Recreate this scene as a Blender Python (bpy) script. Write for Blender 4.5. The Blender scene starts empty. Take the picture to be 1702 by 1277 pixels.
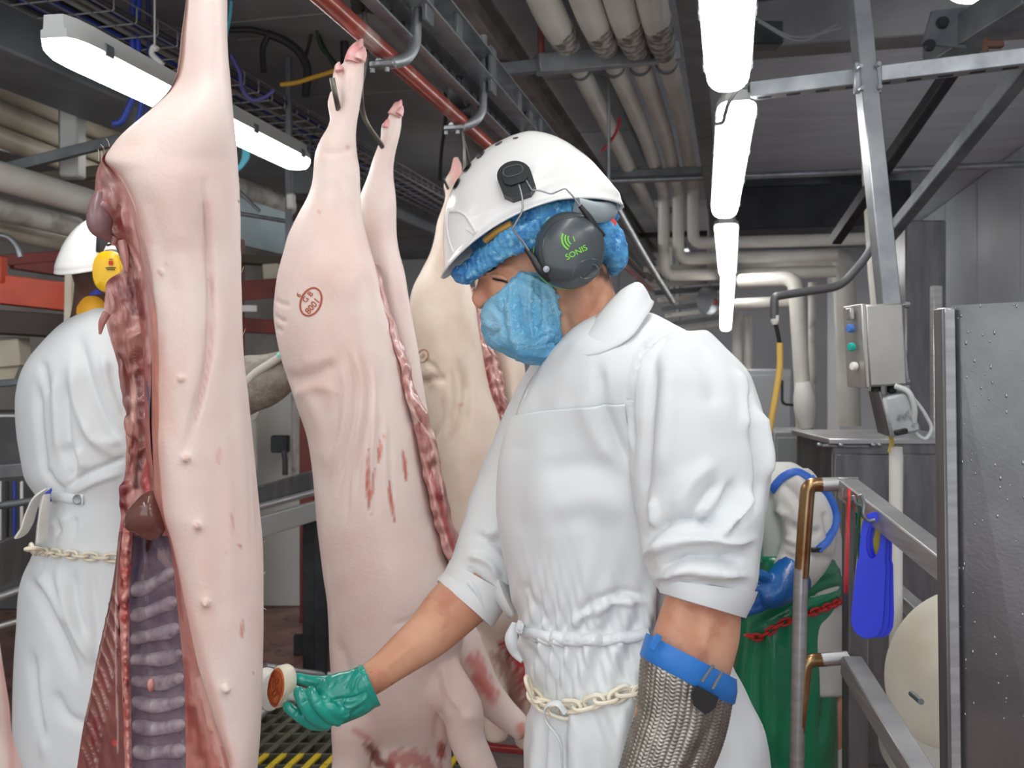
import bpy, bmesh, math, random
import numpy as np
from mathutils import Vector, Matrix
from mathutils.bvhtree import BVHTree

random.seed(7)
RNG = np.random.default_rng(7)
SC = bpy.context.scene
COL = SC.collection

# ------------------------------------------------------------------ camera
FPX, HOR, CX = 1500.0, 600.0, 851.0          # focal length in px, horizon row, centre column (1702 x 1277)
PSI = math.atan(364.0 / FPX)                 # the aisle's vanishing point lies 364 px right of centre
EYE = np.array([0.0, 0.0, 1.5])
FW = np.array([-math.sin(PSI), math.cos(PSI), 0.0])
RT = np.array([math.cos(PSI), math.sin(PSI), 0.0])
UP = np.array([0.0, 0.0, 1.0])
cam_d = bpy.data.cameras.new('camera')
cam_d.sensor_width = 36.0
cam_d.lens = FPX / 1702.0 * 36.0
cam_d.shift_y = (HOR - 638.5) / 1702.0
cam_d.clip_start = 0.05
cam = bpy.data.objects.new('camera', cam_d)
COL.objects.link(cam)
cam.location = EYE.tolist()
cam.rotation_euler = (math.pi / 2, 0, PSI)
cam_d.dof.use_dof = True
cam_d.dof.focus_distance = 1.5
cam_d.dof.aperture_fstop = 7.0
SC.camera = cam

# ------------------------------------------------------------------ world, exposure
world = bpy.data.worlds.new('world')
SC.world = world
world.use_nodes = True
world.node_tree.nodes['Background'].inputs[0].default_value = (0.93, 0.97, 1.0, 1)
world.node_tree.nodes['Background'].inputs[1].default_value = 1.3
SC.view_settings.view_transform = 'Standard'
SC.view_settings.look = 'None'
SC.view_settings.gamma = 1.0
SC.view_settings.use_curve_mapping = False
SC.view_settings.exposure = 0.4
LAMP = 12.0


# ------------------------------------------------------------------ picking points
def P(px, py, d):
    """world point seen at pixel (px, py) at depth d along the view axis"""
    return EYE + FW * d + RT * ((px - CX) / FPX * d) + UP * ((HOR - py) / FPX * d)


def proj(V):
    V = np.asarray(V, float) - EYE
    d = V @ FW
    d = np.where(np.abs(d) < 1e-6, 1e-6, d)
    return CX + FPX * (V @ RT) / d, HOR - FPX * V[..., 2] / d, d


def dX(X, px):
    """depth at which column px meets the plane x = X"""
    return FPX * X / (math.cos(PSI) * (px - 1215.0))


def PZ(px, py, z):
    return P(px, py, (z - 1.5) * FPX / (HOR - py))


# ------------------------------------------------------------------ numeric helpers
def herm(xs, ys, x):
    xs = np.asarray(xs, float); ys = np.asarray(ys, float); x = np.asarray(x, float)
    m = np.gradient(ys, xs, axis=0) if len(xs) > 2 else np.repeat([(ys[1] - ys[0]) / (xs[1] - xs[0])], 2, 0)
    i = np.clip(np.searchsorted(xs, x) - 1, 0, len(xs) - 2)
    h = xs[i + 1] - xs[i]
    t = np.clip((x - xs[i]) / h, 0, 1)
    if ys.ndim > 1:
        t = t[:, None]; h = h[:, None]
    return ((2*t**3 - 3*t**2 + 1) * ys[i] + (t**3 - 2*t**2 + t) * h * m[i]
            + (-2*t**3 + 3*t**2) * ys[i + 1] + (t**3 - t**2) * h * m[i + 1])


def cr(pts, n):
    """smooth curve through points, n samples"""
    pts = np.asarray(pts, float)
    if len(pts) == 2:
        t = np.linspace(0, 1, n)[:, None]
        return pts[0] * (1 - t) + pts[1] * t
    s = np.concatenate([[0], np.cumsum(np.linalg.norm(np.diff(pts[:, :3], axis=0), axis=1) + 1e-9)])
    return herm(s, pts, np.linspace(0, s[-1], n))


def unit(v):
    v = np.asarray(v, float)
    return v / (np.linalg.norm(v, axis=-1, keepdims=True) + 1e-12)


_K = RNG.normal(size=(24, 3))
_PH = RNG.uniform(0, 6.28, 24)


def wob(V, scale, seed=0, n=8):
    """cheap smooth noise about -1..1 on points"""
    V = np.asarray(V, float)
    o = np.zeros(len(V))
    for k in range(n):
        j = (seed * 5 + k) % 24
        kk = np.roll(_K[j], seed)
        o += np.sin(V @ (kk * scale * (1 + .35 * k / n)) + _PH[(j * 3 + seed) % 24])
    return o / math.sqrt(n)


# ------------------------------------------------------------------ geometry: every builder returns (verts, faces)
def combine(*gs):
    V, F, o = [], [], 0
    for v, f in gs:
        V.append(np.asarray(v, float)); F += [tuple(i + o for i in q) for q in f]; o += len(v)
    return np.concatenate(V), F


def grid(R, closed=False, cap=False):
    """rings: array (m, n, 3)"""
    R = np.asarray(R, float)
    m, n = R.shape[:2]
    V = R.reshape(-1, 3)
    F = []
    for i in range(m - 1):
        a = i * n
        for j in range(n if closed else n - 1):
            k = (j + 1) % n
            F.append((a + j, a + k, a + n + k, a + n + j))
    if cap:
        F.append(tuple(range(n - 1, -1, -1)))
        F.append(tuple(range((m - 1) * n, m * n)))
    return V, F


def frames(pts, up=None):
    T = unit(np.gradient(pts, axis=0))
    u = np.array(up if up is not None else (0, 0, 1.0), float)
    if abs(T[0] @ u) > .95:
        u = np.array([1.0, 0, 0])
    N = [unit(u - T[0] * (u @ T[0]))]
    for i in range(1, len(pts)):
        v = N[-1] - T[i] * (N[-1] @ T[i])
        N.append(unit(v))
    N = np.array(N)
    return T, N, np.cross(T, N)


def tube(pts, r, n=12, seg=None, cap=True, flat=1.0, up=None):
    """round tube along a smooth curve; r a number or one radius per point; flat squeezes one axis"""
    pts = np.asarray(pts, float)
    r = np.broadcast_to(np.asarray(r, float), (len(pts),))
    q = np.concatenate([pts, r[:, None]], 1)
    if seg:
        q = cr(q, seg)
    T, N, B = frames(q[:, :3], up)
    a = np.linspace(0, 2 * math.pi, n, endpoint=False)
    R = q[:, None, :3] + q[:, None, 3:4] * (np.cos(a)[None, :, None] * N[:, None] * flat + np.sin(a)[None, :, None] * B[:, None])
    return grid(R, True, cap)


def poly_tube(pts, r, n=12, bend=0.0):
    """straight runs with rounded corners"""
    pts = [np.asarray(p, float) for p in pts]
    out = [pts[0]]
    for i in range(1, len(pts) - 1):
        a, b, c = pts[i - 1], pts[i], pts[i + 1]
        k = min(bend, .45 * np.linalg.norm(a - b), .45 * np.linalg.norm(c - b))
        s, e = b + unit(a - b) * k, b + unit(c - b) * k
        for t in np.linspace(0, 1, 9):
            out.append((1 - t)**2 * s + 2 * t * (1 - t) * b + t * t * e)
    out.append(pts[-1])
    return tube(np.array(out), r, n)


def cyl(p0, p1, r, n=20, r1=None):
    return tube(np.array([p0, p1]), np.array([r, r if r1 is None else r1]), n)


def box(c, s, ax=None, bev=0.0):
    """box with centre c, full sizes s, axes ax (3x3 rows)"""
    c = np.asarray(c, float); h = np.asarray(s, float) / 2
    ax = np.eye(3) if ax is None else np.asarray(ax, float)
    if bev <= 0:
        L = np.array([[x, y, z] for x in (-1, 1) for y in (-1, 1) for z in (-1, 1)]) * h
        F = [(0, 1, 3, 2), (4, 6, 7, 5), (0, 4, 5, 1), (2, 3, 7, 6), (0, 2, 6, 4), (1, 5, 7, 3)]
        return c + L @ ax, F
    b = min(bev, .45 * h.min())
    L, idx = [], {}
    for sx in (-1, 1):
        for sy in (-1, 1):
            for sz in (-1, 1):
                for k in range(3):
                    v = h - b
                    v = v.copy(); v[k] = h[k]
                    idx[(sx, sy, sz, k)] = len(L)
                    L.append(v * (sx, sy, sz))
    F = []
    for k in range(3):
        i, j = [q for q in range(3) if q != k]
        for s_ in (-1, 1):
            q = []
            for a_, b_ in ((-1, -1), (1, -1), (1, 1), (-1, 1)):
                e = [0, 0, 0]; e[k] = s_; e[i] = a_; e[j] = b_
                q.append(idx[(*e, k)])
            F.append(tuple(q))
    for k in range(3):                       # edges along k
        i, j = [q for q in range(3) if q != k]
        for a_ in (-1, 1):
            for b_ in (-1, 1):
                e0 = [0, 0, 0]; e0[i] = a_; e0[j] = b_
                e1 = list(e0); e0[k] = -1; e1[k] = 1
                F.append((idx[(*e0, i)], idx[(*e1, i)], idx[(*e1, j)], idx[(*e0, j)]))
    for sx in (-1, 1):
        for sy in (-1, 1):
            for sz in (-1, 1):
                F.append(tuple(idx[(sx, sy, sz, k)] for k in range(3)))
    return c + np.array(L) @ ax, F


def axes_of(d, up=(0, 0, 1)):
    d = unit(d); u = np.asarray(up, float)
    if abs(d @ unit(u)) > .98:
        u = np.array([1.0, 0, 0])
    s = unit(np.cross(u, d)); t = np.cross(d, s)
    return np.array([d, s, t])


def bar(p0, p1, w, h, up=(0, 0, 1), bev=.003):
    """rectangular bar from p0 to p1: w sideways, h along up"""
    p0 = np.asarray(p0, float); p1 = np.asarray(p1, float)
    return box((p0 + p1) / 2, (np.linalg.norm(p1 - p0), w, h), axes_of(p1 - p0, up), bev)


def extrude(prof, p0, p1, up=(0, 0, 1)):
    """closed 2-D profile (side, up) swept from p0 to p1"""
    p0 = np.asarray(p0, float); p1 = np.asarray(p1, float)
    A = axes_of(p1 - p0, up)
    q = np.array(prof, float)
    r = q[:, :1] * A[1] + q[:, 1:2] * A[2]
    return grid(np.array([p0 + r, p1 + r]), True, True)


def plate(poly, thick, o, ax, ay):
    """flat polygon (2-D) with thickness; o origin, ax, ay plane axes"""
    ax = np.asarray(ax, float); ay = np.asarray(ay, float)
    n = unit(np.cross(ax, ay))
    q = np.array(poly, float)
    b = np.asarray(o, float) + q[:, :1] * ax + q[:, 1:2] * ay
    return grid(np.array([b - n * thick / 2, b + n * thick / 2]), True, True)


def lathe(prof, o, axis, n=28, up=(0, 0, 1)):
    """profile of (radius, height) turned round axis"""
    A = axes_of(axis, up)
    a = np.linspace(0, 2 * math.pi, n, endpoint=False)
    R = [np.asarray(o, float) + A[0] * h + max(r, 1e-5) * (np.cos(a)[:, None] * A[1] + np.sin(a)[:, None] * A[2]) for r, h in prof]
    return grid(np.array(R), True, True)


def ring_link(c, t, n_, L, W, r, k=20, m=7):
    """oval chain link: centre, long axis t, plane normal n_"""
    t = unit(t); n_ = unit(n_ - t * (np.asarray(n_) @ t)); b = np.cross(n_, t)
    a = np.linspace(0, 2 * math.pi, k, endpoint=False)
    e = .62
    x = np.sign(np.cos(a)) * np.abs(np.cos(a))**e * L / 2
    y = np.sign(np.sin(a)) * np.abs(np.sin(a))**(.9) * W / 2
    c0 = c + x[:, None] * t + y[:, None] * b
    T = unit(np.roll(c0, -1, 0) - np.roll(c0, 1, 0))
    B = np.cross(np.broadcast_to(n_, T.shape), T)
    s = np.linspace(0, 2 * math.pi, m, endpoint=False)
    R = c0[:, None] + r * (np.cos(s)[None, :, None] * n_ + np.sin(s)[None, :, None] * B[:, None])
    R = np.concatenate([R, R[:1]], 0)
    return grid(R, True, False)


def ell(c, rad, ax=None, n=20, m=12):
    ax = np.eye(3) if ax is None else np.asarray(ax, float)
    th = np.linspace(1e-3, math.pi - 1e-3, m)
    a = np.linspace(0, 2 * math.pi, n, endpoint=False)
    L = np.stack([np.sin(th)[:, None] * np.cos(a), np.sin(th)[:, None] * np.sin(a), np.broadcast_to(np.cos(th)[:, None], (m, n))], -1)
    R = np.asarray(c, float) + (L * np.asarray(rad, float)) @ ax
    return grid(R, True, True)


# ------------------------------------------------------------------ objects
ORG = {}


def tag(o, label=None, cat=None, group=None, kind=None):
    if label: o['label'] = label
    if cat: o['category'] = cat
    if group: o['group'] = group
    if kind: o['kind'] = kind
    return o


def thing(name, loc, label, cat, group=None, kind=None):
    o = bpy.data.objects.new(name, None)
    o.empty_display_size = .05
    COL.objects.link(o)
    o.location = [float(x) for x in loc]
    ORG[o.name] = np.array([float(x) for x in loc])
    return tag(o, label, cat, group, kind)


def mk_mesh(name, g, smooth=True, ang=40):
    V, F = g
    me = bpy.data.meshes.new(name)
    me.from_pydata(np.asarray(V, float).tolist(), [], F)
    bm = bmesh.new(); bm.from_mesh(me)
    bmesh.ops.recalc_face_normals(bm, faces=bm.faces)
    bm.to_mesh(me); bm.free()
    if smooth:
        me.shade_smooth()
        me.set_sharp_from_angle(angle=math.radians(ang))
    return me


def mo(name, g, m, parent=None, smooth=True, ang=40, label=None, cat=None, group=None, kind=None, loc=None):
    """one mesh object; a part when parent is given, else a thing or a piece of the setting"""
    V = np.asarray(g[0], float)
    if parent is not None:
        org = ORG[parent.name]
    elif loc is not None:
        org = np.array(loc, float)
    else:
        org = np.array([V[:, 0].mean(), V[:, 1].mean(), V[:, 2].min()])
    me = mk_mesh(name, (V - org, g[1]), smooth, ang)
    me.materials.append(m)
    if m.get('marks'): me.color_attributes.new('mark', 'FLOAT_COLOR', 'POINT').data.foreach_set('color', np.zeros(len(V) * 4, np.float32))
    return link_mesh(name, me, org, parent, label, cat, group, kind)


def link_mesh(name, me, org, parent=None, label=None, cat=None, group=None, kind=None):
    o = bpy.data.objects.new(name, me)
    COL.objects.link(o)
    ORG[o.name] = np.array(org, float)
    if parent is not None:
        o.parent = parent
    else:
        o.location = [float(x) for x in org]
    return tag(o, label, cat, group, kind)


# ------------------------------------------------------------------ dense organic meshes
def arr(me):
    V = np.empty(len(me.vertices) * 3); me.vertices.foreach_get('co', V)
    return V.reshape(-1, 3)


def normals(me):
    N = np.empty(len(me.vertices) * 3); me.vertices.foreach_get('normal', N)
    return N.reshape(-1, 3)


def put(me, V):
    me.vertices.foreach_set('co', np.asarray(V, float).ravel()); me.update()


def voxel(g, size, smooth=4):
    """union of overlapping closed shapes as one continuous surface"""
    me = mk_mesh('tmp', g, False)
    o = bpy.data.objects.new('tmp', me); COL.objects.link(o)
    md = o.modifiers.new('r', 'REMESH'); md.mode = 'VOXEL'; md.voxel_size = size; md.use_smooth_shade = True
    dg = bpy.context.evaluated_depsgraph_get(); dg.update()
    out = bpy.data.meshes.new_from_object(o.evaluated_get(dg))
    bpy.data.objects.remove(o); bpy.data.meshes.remove(me)
    relax(out, smooth)
    return out


def edges(me):
    E = np.empty(len(me.edges) * 2, int); me.edges.foreach_get('vertices', E)
    return E.reshape(-1, 2)


def relax(me, it, lam=.6, mask=None):
    if it <= 0: return
    E = edges(me); V = arr(me)
    deg = np.bincount(E.ravel(), minlength=len(V))[:, None].clip(1)
    for _ in range(it):
        S = np.zeros_like(V)
        for k in range(3):
            S[:, k] = np.bincount(E[:, 0], V[E[:, 1], k], len(V)) + np.bincount(E[:, 1], V[E[:, 0], k], len(V))
        D = (S / deg - V) * lam
        V = V + (D if mask is None else D * mask[:, None])
    put(me, V)


def seg_dist(px, py, line):
    """distance to a polyline in 2-D, and how far along it (0..1)"""
    L = np.asarray(line, float)
    if len(L) == 1:
        return np.hypot(px - L[0, 0], py - L[0, 1]), np.full(px.shape, .5)
    best = np.full(px.shape, 1e9); tt = np.zeros(px.shape)
    n = len(L) - 1
    for i in range(n):
        a, b = L[i], L[i + 1]
        ab = b - a; q = max(ab @ ab, 1e-9)
        t = np.clip(((px - a[0]) * ab[0] + (py - a[1]) * ab[1]) / q, 0, 1)
        d = np.hypot(px - a[0] - t * ab[0], py - a[1] - t * ab[1])
        k = d < best
        best = np.where(k, d, best); tt = np.where(k, (i + t) / n, tt)
    return best, tt


def face_camera(me, org):
    V = arr(me) + org
    if (normals(me) * unit(EYE - V)).sum() < 0: me.flip_normals()


def folds(me, org, lines, facing=.05):
    """raise (amp > 0) or groove (amp < 0) the side that looks at the camera along curves given in photo pixels;
    each line: (points, half width px, metres); it fades out at both ends"""
    V = arr(me) + org; N = normals(me)
    px, py, d = proj(V)
    f = np.clip((-(N * unit(V - EYE)).sum(1) - facing) / .25, 0, 1)
    D = np.zeros(len(V))
    for pts, w, amp in lines:
        pts = np.asarray(pts, float)
        if len(pts) > 2: pts = cr(pts, 6 * len(pts))
        lo, hi = pts.min(0) - 3 * w, pts.max(0) + 3 * w
        k = np.where((px > lo[0]) & (px < hi[0]) & (py > lo[1]) & (py < hi[1]) & (f > 0))[0]
        if not len(k): continue
        s, t = seg_dist(px[k], py[k], pts)
        fade = 1.0 if len(pts) == 1 else np.clip(np.minimum(t, 1 - t) * 5 + .15, 0, 1)
        D[k] += amp * np.exp(-(s / w)**2) * fade
    put(me, V - org + N * (D * f)[:, None])


def paint(me, org, marks, name='mark', facing=0.0):
    """coloured marks with a shape of their own (blood, dirt, crease shade, lightened fold ridges) as vertex colours: (points, half width px, (r,g,b) 0..255, strength)"""
    V = arr(me) + org; N = normals(me)
    px, py, d = proj(V)
    f = (-(N * unit(V - EYE)).sum(1) > facing)
    C = np.zeros((len(V), 4), np.float32)
    for pts, w, rgb, st in marks:
        pts = np.asarray(pts, float)
        if len(pts) > 2: pts = cr(pts, 4 * len(pts))
        s, t = seg_dist(px, py, pts)
        if len(pts) > 1 and w < 5: s = s / (.3 + .7 * np.sin(math.pi * np.clip(t, .03, .97)))
        a = (np.clip(1.5 - s / w + .35 * wob(V, 140, 3), 0, 1) if st >= .65 else np.exp(-(s / w)**2 * .8) * (1 + .15 * wob(V, 60, 3))).clip(0, 1) * st * f
        k = a > 0
        c = np.array([lin(x) for x in rgb])
        new = C[:, 3] * (1 - a) + a
        C[k, :3] = ((C[:, :3] * (C[:, 3] * (1 - a))[:, None] + c * a[:, None]) / np.maximum(new, 1e-5)[:, None])[k]
        C[k, 3] = new[k]
    at = me.color_attributes.new(name, 'FLOAT_COLOR', 'POINT')
    at.data.foreach_set('color', C.ravel())


def bvh(me, org):
    V = (arr(me) + org).tolist()
    return BVHTree.FromPolygons([Vector(v) for v in V], [tuple(p.vertices) for p in me.polygons])


def press(pts_px, trees, off=.0012, dflt=None):
    """put points given in photo pixels onto the surface that stands there"""
    out = []
    for x, y in pts_px:
        dr = unit(P(x, y, 1.0) - EYE)
        best = None
        for t in trees:
            h = t.ray_cast(Vector(EYE), Vector(dr))
            if h[0] is not None and (best is None or h[3] < best[1]):
                best = (np.array(h[0]) + np.array(h[1]) * (off if np.dot(np.array(h[1]), dr) < 0 else -off), h[3])
        if best is None:
            out.append(P(x, y, dflt if dflt else 1.5))
        else:
            out.append(best[0])
    return np.array(out)


def text_px(s, cx, cy, size, rot=0.0, squash=1.0):
    """lettering as (2-D pixel points, faces), finely cut so that it can follow a curved surface"""
    cu = bpy.data.curves.new('t', 'FONT'); cu.body = s; cu.size = size; cu.align_x = 'CENTER'; cu.align_y = 'CENTER'
    cu.resolution_u = 3; cu.offset = size * .012
    o = bpy.data.objects.new('t', cu); COL.objects.link(o)
    dg = bpy.context.evaluated_depsgraph_get(); dg.update()
    me = bpy.data.meshes.new_from_object(o.evaluated_get(dg))
    V = arr(me)[:, :2]; F = [tuple(p.vertices) for p in me.polygons]
    bpy.data.objects.remove(o); bpy.data.meshes.remove(me); bpy.data.curves.remove(cu)
    V = V * (squash, 1)
    c, n = math.cos(rot), math.sin(rot)
    return np.stack([cx + V[:, 0] * c - V[:, 1] * n, cy - (V[:, 0] * n + V[:, 1] * c)], 1), F


# ------------------------------------------------------------------ materials
def lin(v):
    v = v / 255.0
    return v / 12.92 if v <= .04045 else ((v + .055) / 1.055)**2.4


def rgb(c):
    return (lin(c[0]), lin(c[1]), lin(c[2]), 1.0)


MATS = {}


def mat(name, c, rough=.5, metal=0.0, c2=None, scale=6.0, stretch=(1, 1, 1), lo=.35, hi=.65, bump=0.0, bscale=80.0, bstretch=None,
        marks=False, sss=0.0, spec=.5, coat=0.0, c3=None, scale3=40.0, alpha=1.0, rvar=0.0, detail=5.0, wave=None):
    if name in MATS: return MATS[name]
    m = bpy.data.materials.new(name); m.use_nodes = True
    nt = m.node_tree; N = nt.nodes; L = nt.links
    b = N['Principled BSDF']
    b.inputs['Roughness'].default_value = rough
    b.inputs['Metallic'].default_value = metal
    b.inputs['Specular IOR Level'].default_value = spec
    b.inputs['Coat Weight'].default_value = coat
    b.inputs['Coat Roughness'].default_value = .12
    if sss:
        b.inputs['Subsurface Weight'].default_value = sss
        b.inputs['Subsurface Radius'].default_value = (.012, .005, .003)
        b.inputs['Subsurface Scale'].default_value = 1.0
    tc = N.new('ShaderNodeTexCoord')

    def noise(sc, st, det=detail):
        mp = N.new('ShaderNodeMapping'); mp.inputs['Scale'].default_value = st
        L.new(tc.outputs['Object'], mp.inputs['Vector'])
        n = N.new('ShaderNodeTexNoise'); n.inputs['Scale'].default_value = sc; n.inputs['Detail'].default_value = det
        L.new(mp.outputs[0], n.inputs['Vector'])
        return n

    col = None
    if c2 is not None:
        n = noise(scale, stretch)
        r = N.new('ShaderNodeValToRGB')
        r.color_ramp.elements[0].position = lo; r.color_ramp.elements[1].position = hi
        r.color_ramp.elements[0].color = rgb(c); r.color_ramp.elements[1].color = rgb(c2)
        L.new(n.outputs['Fac'], r.inputs[0]); col = r.outputs[0]
        if rvar:
            mr = N.new('ShaderNodeMapRange'); mr.inputs[3].default_value = max(.02, rough - rvar); mr.inputs[4].default_value = min(1, rough + rvar)
            L.new(n.outputs['Fac'], mr.inputs[0]); L.new(mr.outputs[0], b.inputs['Roughness'])
    if c3 is not None:
        n3 = noise(scale3, stretch)
        r3 = N.new('ShaderNodeValToRGB'); r3.color_ramp.elements[0].position = .55; r3.color_ramp.elements[1].position = .7
        r3.color_ramp.elements[0].color = (0, 0, 0, 1); r3.color_ramp.elements[1].color = (1, 1, 1, 1)
        L.new(n3.outputs['Fac'], r3.inputs[0])
        mx = N.new('ShaderNodeMix'); mx.data_type = 'RGBA'
        L.new(r3.outputs[0], mx.inputs['Factor'])
        if col is None: mx.inputs['A'].default_value = rgb(c)
        else: L.new(col, mx.inputs['A'])
        mx.inputs['B'].default_value = rgb(c3); col = mx.outputs['Result']
    if marks:
        m['marks'] = 1
        at = N.new('ShaderNodeAttribute'); at.attribute_name = 'mark'
        mx = N.new('ShaderNodeMix'); mx.data_type = 'RGBA'
        L.new(at.outputs['Alpha'], mx.inputs['Factor'])
        if col is None: mx.inputs['A'].default_value = rgb(c)
        else: L.new(col, mx.inputs['A'])
        L.new(at.outputs['Color'], mx.inputs['B']); col = mx.outputs['Result']
    if col is None: b.inputs['Base Color'].default_value = rgb(c)
    else: L.new(col, b.inputs['Base Color'])
    if bump:
        n = noise(bscale, bstretch or stretch, 3.0)
        bp = N.new('ShaderNodeBump'); bp.inputs['Strength'].default_value = bump; bp.inputs['Distance'].default_value = .004
        L.new(n.outputs['Fac'], bp.inputs['Height']); L.new(bp.outputs[0], b.inputs['Normal'])
    if alpha < 1:
        b.inputs['Alpha'].default_value = alpha
    MATS[name] = m
    return m


def glow(name, c, s):
    m = bpy.data.materials.new(name); m.use_nodes = True
    nt = m.node_tree; nt.nodes.remove(nt.nodes['Principled BSDF'])
    e = nt.nodes.new('ShaderNodeEmission'); e.inputs[0].default_value = rgb(c); e.inputs[1].default_value = s
    nt.links.new(e.outputs[0], nt.nodes['Material Output'].inputs[0])
    return m


galv = mat('galvanised steel', (168, 172, 176), .42, .75, (138, 143, 148), 14, lo=.3, hi=.7, bump=.05, bscale=60, rvar=.1)
galv_dull = mat('dull galvanised steel', (128, 133, 137), .55, .55, (100, 105, 110), 10, lo=.3, hi=.7, bump=.08, bscale=40)
inox = mat('brushed stainless steel', (190, 191, 192), .34, .65, (168, 168, 170), 5, (1, 1, 14), rvar=.08, bump=.03, bscale=120, bstretch=(1, 1, 30))
inox_dark = mat('dull stainless steel', (134, 134, 136), .38, .75, (110, 110, 112), 4, (6, 6, 1), rvar=.1, bump=.04, bscale=90)
dark_steel = mat('dark steel', (62, 64, 67), .5, .5, (44, 45, 48), 9)
black_rub = mat('black rubber', (26, 26, 28), .5)
black_pl = mat('black plastic', (34, 36, 38), .34, bump=.04, bscale=300)
white_pipe = mat('white pipe lagging', (214, 214, 208), .5, 0, (186, 184, 176), 3, c3=(150, 148, 142), scale3=9, bump=.06, bscale=30)
white_pvc = mat('white plastic', (236, 236, 232), .42, 0, (222, 221, 214), 7)
cream_pvc = mat('cream plastic', (228, 224, 208), .38, 0, (205, 196, 172), 4, lo=.4, hi=.62)
# ================================================================== the room
m_floor = mat('red floor resin', (136, 98, 88), .38, 0, (112, 80, 73), 5, c3=(70, 52, 50), scale3=14, bump=.12, bscale=70, rvar=.12)
m_wall = mat('pale wall panel', (226, 229, 233), .45, 0, (212, 216, 221), 1.6, bump=.02, bscale=12)
m_wall_l = mat('left wall panel', (170, 168, 164), .55, 0, (140, 138, 134), 1.4)
m_ceil = mat('grey ceiling panel', (218, 226, 236), .6, 0, (204, 212, 222), 1.2, (1, 6, 1))
m_ceil_dark = mat('dark ceiling panel', (150, 154, 158), .6, 0, (130, 133, 137), 1.4)
XL, XR, YB, YF, ZC = -5.2, 2.05, -3.4, 13.0, 3.05

mo('floor', box(((XL + XR) / 2, (YB + YF) / 2, -.05), (XR - XL, YF - YB, .1)), m_floor, kind='structure', smooth=False,
   label='red resin floor of the slaughter hall', loc=(0, 0, -.1))


def wall(name, c, s, m, label):
    o = mo(name, box(c, s), m, smooth=False, kind='structure', label=label, loc=(c[0], c[1], 0))
    return o


m_wall_r = mat('grey wall panel', (196, 200, 206), .45, 0, (182, 186, 192), 1.6, bump=.02, bscale=12)
w_r = wall('wall_right', (XR + .06, (YB + YF) / 2, ZC / 2), (.1, YF - YB, ZC), m_wall_r, 'pale insulated panel wall along the aisle')
w_f = wall('wall_far', ((XL + XR) / 2, YF + .06, ZC / 2), (XR - XL, .1, ZC), m_wall, 'pale panel wall closing the far end of the hall')
w_l = wall('wall_left', (XL - .06, (YB + YF) / 2, ZC / 2), (.1, YF - YB, ZC), m_wall_l, 'grey wall behind the machines')
for i in range(14):                                   # wall panels with recessed joints
    y0 = YB + i * 1.18
    if y0 < 3: continue
    mo('panel', box((XR, y0 + .59, ZC / 2), (.03, 1.165, ZC - .01), bev=.006), m_wall_r, w_r)
for i in range(6):
    x0 = XL + i * 1.21
    mo('panel', box((x0 + .6, YF, ZC / 2), (1.195, .03, ZC - .01), bev=.006), m_wall, w_f)
ce = mo('ceiling', box(((XL + XR) / 2, (YB + YF) / 2 + 1.2, ZC + .1), (XR - XL + .5, YF - YB - 2.1, .1)), m_ceil_dark, smooth=False, kind='structure',
        label='grey panelled ceiling of the hall', loc=(0, 0, ZC))
for i in range(12):
    y0 = -1.0 + i * 1.18
    mo('panel', box((.87, y0 + .59, ZC + .03), (2.9, 1.165, .05), bev=.006), m_ceil, ce)
    mo('panel', box((-2.9, y0 + .59, ZC + .03), (4.5, 1.165, .05), bev=.006), m_ceil_dark, ce)

# ------------------------------------------------------------------ strip lights
m_diff = glow('lit diffuser', (255, 253, 250), LAMP)
m_lbody = mat('light grey lamp housing', (176, 180, 180), .5)


def strip_light(p0, p1, w, label, up=(0, 0, 1)):
    """weatherproof strip light; p0-p1 is the axis of its lens"""
    p0 = np.asarray(p0, float); p1 = np.asarray(p1, float)
    A = axes_of(p1 - p0, up); L = np.linalg.norm(p1 - p0)
    t = thing('ceiling_light', p0, label, 'light', 'strip lights under the ceiling')
    s = np.array([0, .012, .045, .09, L / 2, L - .09, L - .045, L - .012, L])
    k = np.array([.35, .62, .88, 1, 1, 1, .88, .62, .35])
    a = np.linspace(math.pi, 2 * math.pi, 11)
    R = []
    for si, ki in zip(s, k):
        prof = np.stack([np.cos(a) * w / 2 * min(1, ki + .1), np.sin(a) * w * .42 * (.5 + .5 * ki)], 1)
        prof[:, 0] = np.sign(prof[:, 0]) * np.abs(prof[:, 0] / (w / 2))**.6 * w / 2
        R.append(p0 + A[0] * si + prof[:, :1] * A[1] + prof[:, 1:] * A[2])
    mo('diffuser', grid(np.array(R), True, True), m_diff, t)
    hb = w * .5
    R = []
    for si, ki in ((-.006, .62), (.03, .96), (.08, 1.06), (L - .08, 1.06), (L - .03, .96), (L + .006, .62)):
        pr = np.array([(-w / 2 * ki, 0), (w / 2 * ki, 0), (w / 2 * ki, hb * .35), (w * .40 * ki, hb * .4), (w * .36 * ki, hb), (-w * .36 * ki, hb), (-w * .40 * ki, hb * .4), (-w / 2 * ki, hb * .35)])
        R.append(p0 + A[0] * si + pr[:, :1] * A[1] + pr[:, 1:] * A[2])
    mo('housing', grid(np.array(R), True, True), m_lbody, t, ang=30)
    n = max(3, int(L / .3))
    for i in range(n):
        for sd in (-1, 1):
            c = p0 + A[0] * (.12 + (L - .24) * i / (n - 1)) + A[1] * sd * w * .53 + A[2] * hb * .1
            mo('clip', box(c, (.034, .008, hb * .55), A, .002), galv_dull, t)
    return t


def seen_light(a, b, w, label):
    return strip_light(P(*a), P(*b), w, label)


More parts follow.
